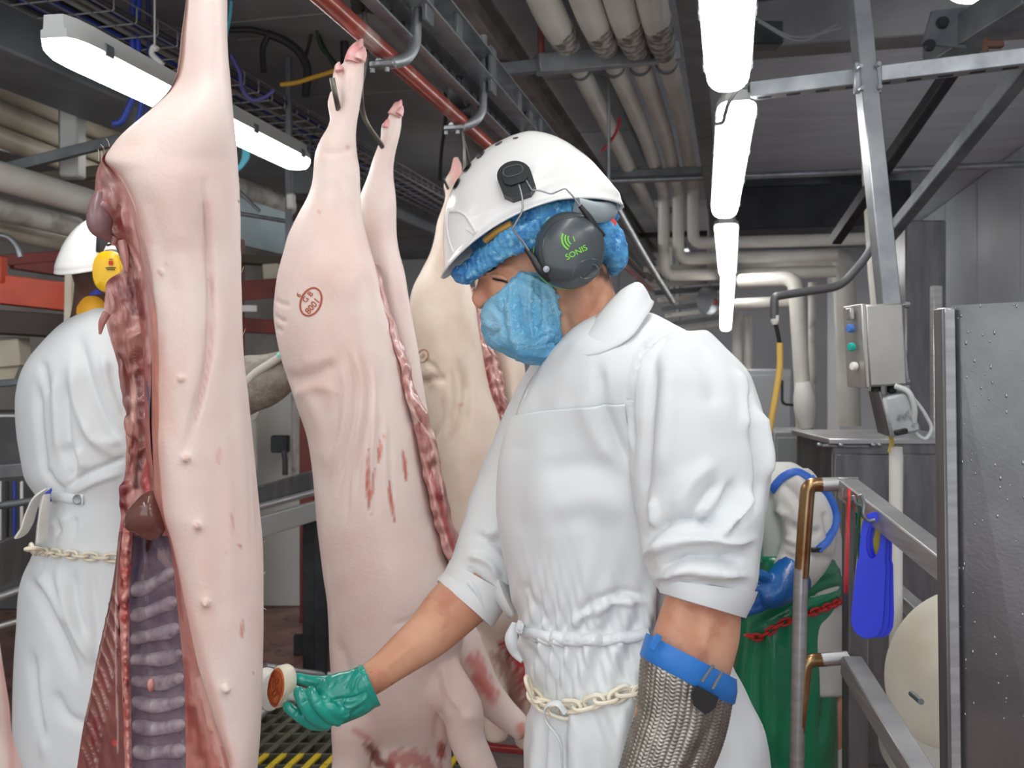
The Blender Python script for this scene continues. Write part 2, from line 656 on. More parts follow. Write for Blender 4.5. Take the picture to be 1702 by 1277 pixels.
seen_light((92, 64, 2.05), (500, 268, 3.5), .105, 'lit strip light passing behind the leg of the nearest carcass')
seen_light((1208, -165, 1.5), (1210, 132, 2.42), .112, 'lit strip light over the aisle, cut by the top of the picture')
seen_light((1226, 168, 2.62), (1204, 350, 4.0), .112, 'lit strip light above the aisle with a looped cable at its near end')
seen_light((1207, 372, 4.4), (1209, 452, 6.2), .112, 'third strip light along the aisle, with a grey end cap')
seen_light((1210, 456, 6.4), (1206, 545, 8.6), .10, 'farthest strip light, above the white shoulder of the man')
seen_light((1585, -14, 3.3), (1790, -34, 3.0), .11, 'strip light just showing at the top of the picture over the wall')
# the same rows go on over and behind the camera; the lamps hidden deeper in are added to brighten the hall
for (x, y, z, L), w in zip(((-.05, -.2, 2.72, 1.45), (-1.15, .2, 2.72, 1.45), (-1.15, -1.5, 2.72, 1.45), (.9, .1, 2.72, 1.45), (.9, -1.7, 2.72, 1.45), (-.05, -2.0, 2.72, 1.45), (-2.5, -1.2, 2.72, 1.45),
                           (-1.62, 5.75, 2.72, 1.4), (-3.15, 4.35, 2.70, .62), (.85, 9.3, 2.88, 1.5), (-1.35, 9.0, 2.72, 1.5), (-2.6, 9.0, 2.72, 1.5)),
                          ('directly above the camera', 'above the place left of the camera', 'behind and left of the camera', 'above the place right of the camera', 'behind and right of the camera', 'straight behind the camera', 'far left behind the camera',
                           'added for fill, hidden behind the white helmet', 'added for fill, short, hidden behind the nearest carcass', 'added to brighten the far wall, hidden behind the dark duct', 'added for fill at the far end, hidden behind the man', 'added for fill at the far end, hidden behind the second carcass')):
    strip_light((x, y, z), (x, y + L, z), .115, 'strip light ' + w)
# ================================================================== pig carcasses on the overhead rail
def PV(px, py, d):
    px, py, d = np.broadcast_arrays(np.asarray(px, float), np.asarray(py, float), np.asarray(d, float))
    return EYE + FW * d[..., None] + RT * ((px - CX) / FPX * d)[..., None] + UP * ((HOR - py) / FPX * d)[..., None]


skin_m = mat('scalded pig skin', (240, 224, 216), .42, 0, (233, 209, 201), 7, c3=(228, 200, 192), scale3=3.2, bump=.16, bscale=150, marks=True, sss=.10, spec=.4)
flesh_m = mat('cut pork flesh', (158, 92, 88), .3, 0, (204, 156, 148), 30, (1, 1, .35), lo=.38, hi=.66, bump=.5, bscale=90, bstretch=(1, 1, .5), marks=True, coat=.25)
back_m = mat('dark loin meat', (112, 62, 60), .3, 0, (138, 82, 78), 28, (1, 1, .4), bump=.4, bscale=80, marks=True, coat=.25)
bone_m = mat('split backbone', (176, 72, 66), .28, 0, (214, 152, 142), 34, (1, 1, .8), lo=.4, hi=.6, c3=(120, 18, 26), scale3=60, bump=.7, bscale=110, coat=.4)
pleura_m = mat('wet rib lining', (138, 120, 132), .16, 0, (108, 92, 108), 24, (1, 1, 2.2), lo=.35, hi=.7, bump=.25, bscale=60, marks=True, coat=.6)
rib_m = mat('wet rib', (190, 178, 184), .12, 0, (146, 128, 142), 34, (1, 1, 1), lo=.35, hi=.7, bump=.2, bscale=70, coat=.6)
rim_m = mat('pink cut edge', (218, 158, 146), .35, 0, (196, 122, 112), 22, (1, 1, .3), bump=.35, bscale=90, marks=True, coat=.2)
kidney_m = mat('brown kidney', (124, 82, 74), .14, 0, (104, 66, 60), 10, coat=.5)
hoof_m = mat('pink trotter', (236, 196, 190), .45, 0, (228, 150, 154), 34, lo=.4, hi=.62)


def spine_y(a, b, step):
    return np.arange(a, b + .1, step)


# ---- the nearest carcass: an opened half, cut side to the camera
D1 = 1.39
#        y     A    B    C    D    E    G
T1 = np.array([
    (-165, 322, 322, 322, 322, 322, 350), (-150, 312, 312, 312, 312, 312, 362), (-110, 310, 310, 310, 310, 310, 372), (-60, 311, 311, 311, 311, 311, 376),
    (0, 309, 309, 309, 309, 309, 378), (60, 301, 301, 301, 301, 301, 378), (100, 297, 297, 297, 297, 297, 380), (130, 291, 291, 291, 291, 291, 383),
    (155, 277, 277, 277, 277, 277, 385), (180, 251, 251, 251, 251, 251, 387), (210, 216, 216, 216, 216, 216, 390), (240, 188, 188, 188, 188, 188, 393),
    (268, 168, 170, 172, 174, 176, 395), (285, 161, 168, 178, 188, 194, 396), (310, 158, 172, 190, 202, 211, 398), (340, 157, 178, 200, 214, 224, 399),
    (372, 158, 184, 206, 222, 233, 400), (396, 170, 192, 210, 228, 239, 400), (410, 193, 202, 214, 231, 242, 400), (430, 199, 206, 217, 234, 246, 401),
    (452, 201, 208, 220, 238, 250, 401), (462, 184, 200, 222, 240, 252, 401), (490, 175, 198, 224, 245, 256, 402), (540, 177, 200, 226, 250, 262, 403),
    (570, 185, 204, 228, 252, 263, 404), (600, 195, 208, 228, 252, 264, 406), (650, 208, 214, 230, 252, 264, 412), (700, 211, 217, 232, 252, 265, 417),
    (760, 210, 214, 232, 254, 267, 423), (800, 206, 212, 230, 256, 269, 427), (830, 200, 210, 228, 258, 271, 430), (860, 201, 207, 224, 268, 275, 433),
    (890, 197, 203, 221, 279, 283, 436), (950, 190, 199, 217, 289, 297, 438), (1000, 182, 198, 215, 294, 307, 438), (1050, 171, 199, 215, 299, 319, 438),
    (1100, 160, 201, 215, 304, 330, 437), (1150, 151, 203, 217, 307, 343, 436), (1200, 140, 205, 218, 308, 357, 434), (1277, 128, 207, 220, 309, 381, 428),
    (1350, 118, 208, 222, 306, 380, 420), (1450, 120, 210, 224, 296, 360, 405), (1540, 150, 215, 230, 280, 320, 385), (1600, 210, 235, 245, 260, 280, 330)], float)


def col1(y, k):
    return herm(T1[:, 0], T1[:, k], y)


def dep1(y):
    """depths of A, B, C, D, E, G and the bulges of skin front and back"""
    k = lambda *pts: herm([p[0] for p in pts], [p[1] for p in pts], y)
    dA = D1 + k((-165, 0), (240, 0), (300, .02), (420, .05), (700, .07), (1000, .09), (1600, .09))
    dB = D1 + k((-165, 0), (240, 0), (300, .02), (420, .05), (700, .06), (1000, .055), (1600, .05))
    dC = D1 + k((-165, 0), (240, 0), (300, .025), (420, .05), (700, .06), (1000, .05), (1600, .05))
    dD = D1 + k((-165, 0), (240, 0), (300, .0), (420, .005), (700, -.005), (1000, .012), (1600, .02))
    dE = D1 + k((-165, 0), (240, 0), (300, -.02), (420, -.03), (700, -.03), (1000, -.03), (1600, -.02))
    dG = D1 + k((-165, 0), (240, 0), (300, .02), (420, .03), (700, .035), (1000, .035), (1600, .03))
    bf = k((-165, .012), (-110, .028), (0, .033), (130, .043), (200, .066), (270, .075), (420, .055), (700, .058), (1000, .055), (1277, .045), (1600, .03))
    bb = k((-165, .012), (-110, .028), (0, .033), (130, .043), (200, .07), (270, .09), (420, .10), (700, .11), (1000, .12), (1277, .12), (1600, .05))
    return dA, dB, dC, dD, dE, dG, bf, bb


pig1 = thing('pig_carcass', P(330, 600, D1) * (1, 1, 0), 'opened half pig carcass hanging nearest, rib cage and kidney showing beside its pale skin', 'carcass', 'pig carcasses on the rail')
ys = spine_y(-165, 1600, 4)
dA, dB, dC, dD, dE, dG, bf, bb = dep1(ys)
A1, B1, C1, DD1, E1, G1 = [col1(ys, k) for k in range(1, 7)]
s = np.linspace(0, 1, 52)[None]
sx = .5 - .5 * np.cos(math.pi * s)
fx = E1[:, None] + (G1 - E1)[:, None] * sx
fd = dE[:, None] * (1 - sx) + dG[:, None] * sx - bf[:, None] * np.sin(math.pi * s)**.85
s2 = np.linspace(0, 1, 26)[None][:, 1:]
bx = .5 - .5 * np.cos(math.pi * s2)
gx = G1[:, None] + (A1 - G1)[:, None] * bx
gd = dG[:, None] * (1 - bx) + dA[:, None] * bx + bb[:, None] * np.sin(math.pi * s2)**.85
Y2 = ys[:, None]
R = PV(np.concatenate([fx, gx], 1), Y2, np.concatenate([fd, gd], 1))
org1 = ORG[pig1.name]
me = mk_mesh('skin', grid(R)); me.materials.append(skin_m)
put(me, arr(me) - org1)
if (normals(me) * (arr(me) + org1 - P(330, 600, D1 + .05)) * (1, 1, 0)).sum() < 0: me.flip_normals()
folds(me, org1, [
    ([(338, 300), (343, 380), (348, 450), (349, 540), (341, 620), (324, 690), (308, 748)], 5, -.012),
    ([(352, 300), (360, 400), (365, 520), (360, 640)], 14, .006),
    ([(300, 420), (318, 500), (322, 600), (305, 690)], 16, .004),
    ([(330, 330), (331, 380), (338, 430)], 3, -.0035), ([(336, 320), (338, 370), (343, 425)], 2.5, .003),
    ([(343, 330), (345, 380), (348, 430)], 2.6, -.003), ([(326, 360), (328, 400), (334, 440)], 3, -.002),
    ([(248, 420), (256, 520), (262, 640), (266, 740), (272, 850), (292, 940), (318, 1050), (345, 1150), (372, 1240)], 8, .004),
    ([(230, 300), (262, 400), (285, 520)], 20, -.004), ([(380, 620), (392, 800), (400, 1000)], 9, -.0025),
    ([(290, 120), (255, 190), (210, 240)], 16, .003), ([(345, -40), (350, 60), (345, 150)], 10, -.003), ([(365, 0), (372, 150), (380, 260)], 7, .003),
    ([(300, 260), (290, 330), (300, 420)], 26, .004), ([(270, 700), (290, 800), (300, 900)], 18, .004), ([(390, 700), (385, 850), (395, 1000)], 20, .003), ([(350, 780), (365, 900), (372, 1050)], 16, -.003), ([(320, 1010), (345, 1100), (380, 1200)], 14, .003), ([(415, 660), (425, 800), (430, 950)], 5, -.002), ([(405, 640), (414, 780), (420, 950)], 4, -.0015),
    ([(310, 763)], 4, .011), ([(330, 875)], 4.2, .012), ([(343, 1002)], 4.6, .013), ([(375, 1145)], 4.2, .011), ([(302, 630)], 4, .008), ([(266, 453)], 3.2, .005),
    ([(310, 763)], 10, .003), ([(330, 875)], 11, .003), ([(343, 1002)], 12, .003), ([(375, 1145)], 11, .003),
])
paint(me, org1, [
    ([(403, 1030), (401, 1062)], 3.4, (214, 112, 88), .75), ([(386, 855), (387, 890)], 2.2, (206, 120, 112), .6), ([(365, 745), (362, 770)], 4, (222, 160, 146), .55),
    ([(399, 908)], 2.2, (200, 90, 90), .7), ([(376, 918)], 1.6, (190, 80, 80), .7), ([(421, 1118)], 1.8, (170, 60, 60), .8),
    ([(310, 763)], 4, (214, 160, 146), .8), ([(330, 875)], 4, (216, 164, 152), .8), ([(343, 1002)], 3.6, (216, 164, 152), .6), ([(375, 1145)], 3.4, (214, 160, 148), .7), ([(302, 630)], 5, (216, 176, 160), .7),
    ([(265, 452)], 4, (206, 140, 124), .7), ([(276, 438)], 2, (200, 130, 110), .6),
    ([(268, 560), (268, 700), (273, 850), (296, 945), (325, 1060), (360, 1180), (386, 1270)], 7, (228, 172, 158), .55),
    ([(280, 620), (284, 720)], 10, (230, 186, 172), .45), ([(345, 940), (350, 1060)], 12, (236, 196, 182), .4),
    ([(200, 290), (225, 335), (240, 390), (250, 460)], 5, (226, 168, 158), .5), ([(232, 345), (250, 400)], 6, (224, 172, 164), .4),
    ([(349, 450), (350, 560), (340, 630), (322, 700)], 4, (222, 176, 166), .6), ([(345, 340), (342, 430)], 8, (220, 178, 170), .5),  # the crease groove is shaded a deeper pink in the colour
    ([(397, 335)], 1.3, (60, 50, 50), .9), ([(370, 366)], 1.0, (50, 45, 45), .9), ([(190, 297), (192, 288)], 1.0, (60, 50, 50), .9),
])
link_mesh('skin', me, org1, pig1)
pig1_tree = bvh(me, org1)


def strip(y0, y1, step, ca, cb, n, mid=None, rough=0.0, seed=1, sc=60, fold=None, marks=None, name='flesh', m=None, parent=None):
    """cut surface between two edges of the half; ca, cb: (column function, depth index)"""
    y = spine_y(y0, y1, step)
    d = dep1(y)
    t = np.linspace(0, 1, n)[None]
    xa, xb = col1(y, ca)[:, None], col1(y, cb)[:, None]
    da, db = d[ca - 1][:, None], d[cb - 1][:, None]
    px = xa + (xb - xa) * t
    dd = da + (db - da) * t
    if mid is not None: dd = dd + mid(y[:, None], t)
    R = PV(px, y[:, None], dd)
    V, F = grid(R)
    if rough:
        q = wob(V, sc, seed) * .6 + wob(V * (1, 1, .45), sc * 2.3, seed + 2) * .4
        edge = np.tile(np.minimum(1, np.minimum(t[0], 1 - t[0]) * 5), len(y))
        V = V - FW * (q * rough * edge)[:, None]
    me = mk_mesh(name, (V - org1, F), ang=180)
    me.materials.append(m)
    face_camera(me, org1)
    if fold: folds(me, org1, fold, -1)
    paint(me, org1, marks or [], facing=-1.1)
    return link_mesh(name, me, org1, parent or pig1)


fat = (222, 178, 170)
strip(236, 892, 2.5, 1, 4, 34, lambda y, t: .022 * np.sin(math.pi * t) * np.clip((y - 420) / 60, 0, 1) * np.clip((900 - y) / 60, 0, 1) - .012 * np.sin(math.pi * t) * np.clip((400 - y) / 60, 0, 1),
      .007, 4, 85, fold=[([(170, 330), (166, 365), (176, 395)], 9, .012), ([(200, 330), (196, 370), (205, 400)], 6, -.008), ([(184, 470), (195, 560), (208, 640), (216, 700), (213, 790)], 4.5, .010),
                         ([(214, 440), (222, 520), (230, 600), (236, 700), (238, 790)], 5, -.012), ([(205, 480), (215, 560), (222, 620)], 3, .006), ([(244, 560), (248, 680), (250, 790)], 4, .006),
                         ([(180, 300), (200, 345), (214, 400)], 3, .005), ([(206, 800), (205, 845)], 8, .008)],
      marks=[([(186, 290), (182, 315)], 16, (176, 140, 138), .9), ([(172, 345), (166, 375), (178, 398)], 12, (118, 92, 98), .9), ([(196, 370), (204, 400)], 9, (140, 60, 58), .85),
             ([(186, 320), (192, 350)], 4, (208, 172, 166), .9), ([(205, 300), (222, 350), (232, 400)], 8, (196, 152, 148), .9), ([(240, 440), (247, 520), (250, 600)], 5, (206, 164, 156), .8),
             ([(208, 415), (214, 470), (219, 520)], 5, (112, 50, 54), .9), ([(226, 470), (233, 520)], 7, (120, 56, 58), .9), ([(188, 466), (200, 480), (206, 500)], 6, (128, 62, 64), .8),
             ([(183, 490), (190, 545), (202, 600)], 6, (178, 132, 128), .85), ([(198, 590), (208, 640), (214, 700)], 5, (128, 88, 82), .8), ([(222, 570), (224, 640), (219, 700), (216, 770)], 3.2, (214, 172, 156), .95),
             ([(212, 700), (211, 770)], 3, (206, 150, 134), .8), ([(230, 620), (233, 700), (234, 780)], 5, (104, 52, 50), .85), ([(240, 600), (243, 680), (246, 760)], 5, (164, 96, 90), .8),
             ([(244, 634), (249, 668), (253, 700)], 2.6, (88, 84, 118), .95), ([(206, 790), (204, 830), (212, 850)], 10, (112, 24, 34), .9), ([(228, 760), (226, 810)], 5, (70, 28, 30), .9),
             ([(246, 770), (244, 810)], 5, (188, 70, 64), .8), ([(215, 862), (206, 880)], 6, (150, 40, 44), .8)], m=flesh_m, name='cut_flesh')
strip(236, 1600, 4, 4, 5, 9, lambda y, t: -.006 * np.sin(math.pi * t), .002, 6, 70, name='belly_rim', m=rim_m,
      marks=[([(200, 292), (222, 345), (238, 410), (252, 500)], 6, (208, 172, 166), .8), ([(256, 560), (259, 640), (262, 760)], 4, (216, 140, 118), .6), ([(276, 880), (292, 950), (303, 1030)], 3, (196, 104, 92), .7),
             ([(306, 1100), (311, 1160), (316, 1230)], 6, (176, 92, 84), .8), ([(318, 1180), (335, 1240), (345, 1277)], 9, (150, 66, 62), .8), ([(330, 1130), (350, 1200), (372, 1277)], 6, (232, 190, 178), .8)])
strip(884, 1600, 3, 1, 2, 22, lambda y, t: -.01 * np.sin(math.pi * t), .002, 3, 60, name='loin_muscle', m=back_m,
      fold=[([(xx, yy), (xx + 14, yy + 32), (xx + 22, yy + 62)], 2.2, .004) for xx, yy in [(186, 980), (181, 1002), (176, 1026), (172, 1050), (167, 1074), (162, 1098), (157, 1122), (153, 1146), (148, 1170), (143, 1194), (140, 1218), (136, 1240)]],
      marks=[([(xx, yy), (xx + 14, yy + 32), (xx + 22, yy + 62)], 1.6, (186, 150, 142), .75) for xx, yy in [(186, 980), (181, 1002), (176, 1026), (172, 1050), (167, 1074), (162, 1098), (157, 1122), (153, 1146), (148, 1170), (143, 1194), (140, 1218), (136, 1240)]]
      + [([(198, 900), (194, 960), (192, 1060), (194, 1160), (197, 1277)], 1.6, (196, 160, 150), .8), ([(186, 1000), (165, 1090), (140, 1210), (130, 1270)], 1.8, (190, 150, 140), .7),
         ([(160, 1195), (156, 1235)], 5, (120, 34, 40), .8), ([(190, 1235)], 4, (190, 60, 56), .9), ([(170, 1110), (168, 1150)], 4, (140, 60, 60), .6)])
strip(878, 1600, 3, 2, 3, 12, lambda y, t: -.010 * np.sin(math.pi * t) * (1 + .3 * np.sin(y * .35)), .004, 2, 120, name='backbone', m=bone_m)
strip(880, 1600, 4, 3, 4, 30, lambda y, t: .052 * np.sin(math.pi * t)**.8, .0015, 5, 50, name='rib_lining', m=pleura_m,
      fold=[([(234, 940), (226, 1000)], 6, -.004)],
      marks=[([(236, 905), (226, 960), (222, 1010)], 5, (96, 88, 116), .7), ([(270, 920), (286, 950)], 7, (206, 176, 172), .7), ([(252, 888), (244, 915)], 4, (90, 24, 30), .9)])
for i, yr in enumerate((966, 1010, 1051, 1091, 1129, 1166, 1205, 1246, 1290, 1334)):
    t = np.linspace(-.02, 1.02, 30)
    sl = max(0.0, 1 - i / 5.0) * 30
    yy = yr + sl * (.5 - t) + 5 * np.sin(math.pi * t)
    d = dep1(yy)
    px = col1(yy, 3) + (col1(yy, 4) - col1(yy, 3)) * t
    dd = d[2] + (d[3] - d[2]) * t + .052 * np.sin(math.pi * np.clip(t, 0, 1))**.8
    g = tube(PV(px, yy + 1.5 * np.sin(6 * t + i), dd + .004), .0122 * (1 - .55 * np.abs(2 * t - 1)**8) * (1 + .1 * np.sin(7 * t + i)), 12)
    mo('rib', g, rib_m, pig1)
# small clot, kidney, ham lobe, hanging shreds
kd = D1 + .015
kc = [(270, 846, .034), (258, 850, .034), (246, 856, .031), (234, 862, .026), (222, 869, .019), (213, 875, .011), (207, 878, .004)]
K = combine(tube(np.array([P(a, b, kd) for a, b, _ in kc]), np.array([c for *_, c in kc]), 18, 30),
            tube(np.array([P(a, b, kd + .002) for a, b in ((272, 818), (266, 832), (262, 860), (268, 886))]), np.array([.004, .016, .028, .012]), 16, 20),
            tube(np.array([P(a, b, kd + .004) for a, b in ((232, 866), (250, 878), (272, 886))]), np.array([.014, .02, .012]), 14, 14))
me = voxel(K, .0035, 8); me.materials.append(kidney_m); put(me, arr(me) - org1)
link_mesh('kidney', me, org1, pig1, label='smooth brown kidney')
mo('clot', ell(P(251, 1139, D1 + .055), (.006, .006, .011)), bone_m, pig1)
mo('ham_lobe', tube(np.array([P(166, 322, D1 + .02), P(164, 350, D1 + .012), P(168, 378, D1 + .012), P(180, 398, D1 + .02)]), np.array([.008, .017, .018, .006]), 14, 20), mat('grey purple muscle', (120, 96, 102), .3, 0, (146, 112, 112), 30, bump=.3, bscale=60), pig1)
for a in (((178, 520), (170, 536), (166, 556)), ((203, 400), (208, 425), (211, 452)), ((186, 380), (190, 396), (187, 408))):
    mo('shred', tube(np.array([P(x, y, D1 + .03) for x, y in a]), np.array([.007, .006, .002]), 8, 10), flesh_m, pig1)
hair = []
for x, y, dx, dy in ((184, 244, -8, -14), (176, 252, -9, -12), (166, 268, -3, -20), (170, 268, -1, -16), (404, 560, 4, -14), (412, 640, 5, -10), (418, 700, -2, 14), (436, 905, 5, -6), (437, 960, 4, -10), (438, 1010, 5, 4), (402, 455, 3, -12), (423, 770, 4, -8)):
    d0 = D1 + (.03 if x > 300 else .0)
    hair.append(tube(np.array([P(x - 2, y, d0), P(x + dx * .5, y + dy * .6, d0 - .005), P(x + dx, y + dy, d0)]), np.array([.0005, .0004, .0002]), 4, 6))
mo('bristles', combine(*hair), mat('pale bristle', (225, 215, 190), .5), pig1, kind='stuff')


# ---- whole carcasses further along the rail
def half_rows(T, d, hd, n=36, sq=1.0):
    """closed loft from (row, left, right) in photo pixels"""
    T = np.array(T, float)
    y = np.arange(T[0, 0], T[-1, 0] + .1, 5)
    L, Rr = herm(T[:, 0], T[:, 1], y), herm(T[:, 0], T[:, 2], y)
    h = herm([p[0] for p in hd], [p[1] for p in hd], y)
    dd = herm([p[0] for p in d], [p[1] for p in d], y) if not np.isscalar(d) else np.full(y.shape, d)
    a = np.linspace(0, 2 * math.pi, n, endpoint=False)[None]
    px = (L + Rr)[:, None] / 2 + (Rr - L)[:, None] / 2 * np.cos(a)
    return grid(PV(px, y[:, None], dd[:, None] + h[:, None] * np.sin(a)), True, True)


def limb(pts, seg=24, n=18):
    """(px, py, depth, radius m) -> tapered limb"""
    return tube(np.array([P(a, b, c) for a, b, c, _ in pts]), np.array([q[3] for q in pts]), n, seg)


# second carcass
pig2 = thing('pig_carcass', P(610, 600, 2.05) * (1, 1, 0), 'pale pig carcass with the red oval stamp on its haunch, behind the reaching arm', 'carcass', 'pig carcasses on the rail')
org2 = ORG[pig2.name]
N2 = [(66, 595, 604), (80, 580, 606), (92, 573, 606), (110, 572, 606), (125, 569, 605), (141, 563, 604), (155, 558, 602), (168, 556, 600), (187, 551, 597), (210, 545, 593), (230, 533, 592),
      (257, 523, 594), (280, 521, 598), (306, 518, 599), (329, 510, 600), (349, 499, 601), (372, 487, 605), (395, 477, 611), (418, 471, 617), (450, 462, 626), (490, 456, 634), (520, 454, 643),
      (555, 458, 652), (600, 468, 664), (640, 481, 673), (680, 494, 681), (720, 508, 691), (770, 517, 701), (820, 522, 713), (870, 526, 726), (920, 532, 741), (960, 537, 757), (1000, 543, 768),
      (1050, 546, 772), (1100, 548, 764), (1150, 553, 757), (1200, 562, 757), (1235, 575, 745), (1262, 600, 715)]
F2 = [(168, 655, 667), (180, 650, 669), (200, 643, 668), (214, 638, 667), (240, 629, 661), (263, 620, 656), (290, 612, 654), (316, 602, 657), (340, 594, 659), (362, 592, 659), (395, 600, 660),
      (420, 605, 664), (449, 612, 672), (492, 622, 679), (538, 632, 687), (574, 642, 694), (607, 652, 699), (640, 662, 704), (665, 668, 708), (700, 680, 714), (740, 690, 722), (800, 700, 734),
      (870, 712, 748), (940, 725, 768), (1000, 730, 778), (1080, 720, 770), (1150, 690, 740)]
G2 = [half_rows(N2, [(66, 2.0), (300, 2.0), (600, 2.02), (1000, 2.03), (1262, 2.04)], [(66, .012), (110, .024), (200, .028), (260, .04), (330, .055), (420, .085), (600, .115), (900, .13), (1100, .14), (1200, .11), (1262, .03)]),
      half_rows(F2, 2.2, [(168, .01), (214, .024), (300, .035), (362, .055), (450, .075), (700, .09), (900, .11), (1080, .1), (1150, .05)]),
      limb([(563, 106, 2.0, .006), (560, 122, 2.0, .010), (563, 145, 2.0, .012), (566, 165, 2.0, .012)]),
      limb([(551, 152, 2.0, .006), (553, 170, 2.0, .012), (557, 190, 2.0, .014)]),
      limb([(640, 204, 2.2, .008), (640, 216, 2.2, .012), (645, 240, 2.2, .014)]),
      limb([(700, 1095, 2.0, .07), (735, 1140, 1.97, .058), (768, 1180, 1.95, .046), (775, 1225, 1.95, .040), (797, 1275, 1.95, .036), (822, 1330, 1.95, .03), (835, 1375, 1.95, .022)]),
      limb([(735, 1040, 2.18, .075), (775, 1100, 2.16, .055), (805, 1150, 2.15, .043), (838, 1186, 2.14, .034), (862, 1208, 2.13, .029), (874, 1222, 2.12, .022)]),
      limb([(610, 1150, 2.0, .07), (592, 1210, 1.98, .056), (586, 1250, 1.98, .045), (578, 1310, 1.98, .038), (570, 1370, 1.98, .028)]),
      limb([(660, 1150, 2.1, .12), (668, 1230, 2.1, .115), (680, 1310, 2.1, .1), (690, 1380, 2.1, .075), (695, 1440, 2.1, .05)])]
me = voxel(combine(*G2), .0052, 5); me.materials.append(skin_m); put(me, arr(me) - org2)
folds(me, org2, [
    ([(470, 500), (500, 515), (520, 520)], 5, -.0), ([(456, 498), (470, 506), (482, 507)], 3, -.005), ([(456, 524), (466, 532), (478, 534)], 3, -.005), ([(458, 545), (470, 552)], 3, -.004),
    ([(470, 622), (490, 630), (515, 626), (545, 612), (560, 600)], 11, -.006), ([(488, 662), (505, 650), (530, 644), (552, 650), (560, 670)], 9, .004), ([(500, 605), (530, 600), (560, 590)], 12, .003), ([(575, 585), (590, 630), (588, 690), (575, 760), (560, 820)], 4, -.007),
    ([(598, 580), (612, 640), (608, 700), (598, 760), (590, 830)], 4, -.008), ([(587, 580), (601, 640), (598, 700), (585, 780)], 4, .006), ([(620, 600), (622, 660), (618, 740), (606, 820)], 5, .005),
    ([(565, 600), (575, 660), (568, 720), (550, 790)], 5, .005), ([(556, 640), (560, 700), (545, 760)], 4, -.005), ([(630, 700), (628, 780), (632, 850)], 3, -.003), ([(648, 710), (650, 790), (655, 850)], 3, -.003),
    ([(614, 700), (612, 790), (618, 860)], 3, -.004), ([(640, 690), (640, 780), (645, 860)], 4, .003), ([(595, 720), (580, 800), (575, 870)], 4, -.004),
    ([(500, 640), (530, 700), (540, 780)], 12, .006), ([(524, 430), (560, 470), (600, 480)], 30, .006), ([(555, 300), (570, 350), (560, 410)], 9, -.004), ([(530, 250), (560, 255), (590, 245)], 6, -.003),
    ([(580, 110), (583, 125), (580, 160)], 2.5, -.004), ([(590, 90), (592, 110)], 3, -.003), ([(650, 1040), (690, 1028), (720, 1000)], 5, -.004), ([(560, 1060), (580, 1130), (600, 1190)], 10, -.006),
    ([(735, 1105), (745, 1150), (770, 1185)], 5, .006), ([(778, 1192)], 12, .008), ([(720, 1100), (730, 1170), (725, 1240)], 8, -.008)])
R_ = (196, 78, 52)
paint(me, org2, [
    ([(612, 748), (611, 790), (613, 830), (616, 856)], 3.2, R_, .85), ([(622, 780), (619, 812), (618, 832)], 2.4, R_, .7), ([(630, 728), (632, 745), (629, 770)], 3.2, (214, 120, 90), .7),
    ([(629, 745), (630, 765)], 2.2, R_, .75), ([(669, 748), (673, 775), (675, 800)], 3.0, R_, .8), ([(647, 798), (650, 835), (656, 866)], 2.8, R_, .8), ([(636, 722), (640, 730)], 3, (220, 150, 120), .6),
    ([(590, 66), (598, 78), (606, 84)], 7, (224, 120, 132), .85), ([(563, 106), (560, 118)], 5, (226, 150, 146), .7), ([(587, 98)], 2.6, (180, 50, 46), .8), ([(660, 172), (667, 182)], 7, (214, 140, 140), .8),
    ([(578, 245)], 3, (214, 130, 116), .6), ([(528, 349), (533, 356)], 2, (206, 110, 104), .6), ([(545, 365), (560, 395)], 16, (234, 206, 200), .3),
    ([(735, 1240), (733, 1255)], 7, (176, 64, 54), .85), ([(790, 1100), (800, 1130), (812, 1150)], 12, (214, 120, 112), .75), ([(795, 1130), (820, 1165)], 8, (196, 84, 80), .5), ([(866, 1210), (874, 1225)], 7, (214, 116, 92), .7),
    ([(615, 1242), (625, 1262), (650, 1277)], 8, (120, 40, 36), .85), ([(660, 1262), (700, 1268), (716, 1277)], 14, (176, 76, 72), .7), ([(590, 1215), (612, 1228)], 5, (188, 90, 84), .6),
    ([(770, 1000), (740, 1060)], 12, (230, 200, 190), .3), ([(490, 640), (535, 645)], 10, (222, 188, 172), .35)])
link_mesh('skin', me, org2, pig2)
for pts in ([(586, 104, 1.985, .018), (590, 88, 1.985, .0165), (596, 76, 1.985, .011), (602, 65, 1.985, .003)], [(598, 100, 1.975, .013), (602, 88, 1.975, .011), (605, 78, 1.975, .003)], [(563, 118, 1.985, .010), (562, 110, 1.985, .007), (564, 103, 1.985, .002)],
            [(655, 192, 2.185, .017), (659, 182, 2.185, .013), (664, 174, 2.185, .008), (667, 166, 2.185, .002)], [(663, 190, 2.175, .011), (667, 182, 2.175, .007), (669, 176, 2.175, .002)], [(641, 212, 2.185, .009), (642, 205, 2.185, .006), (645, 198, 2.185, .002)]):
    mo('hoof', limb(pts, 14, 12), hoof_m, pig2)
pig2_tree = bvh(me, org2)


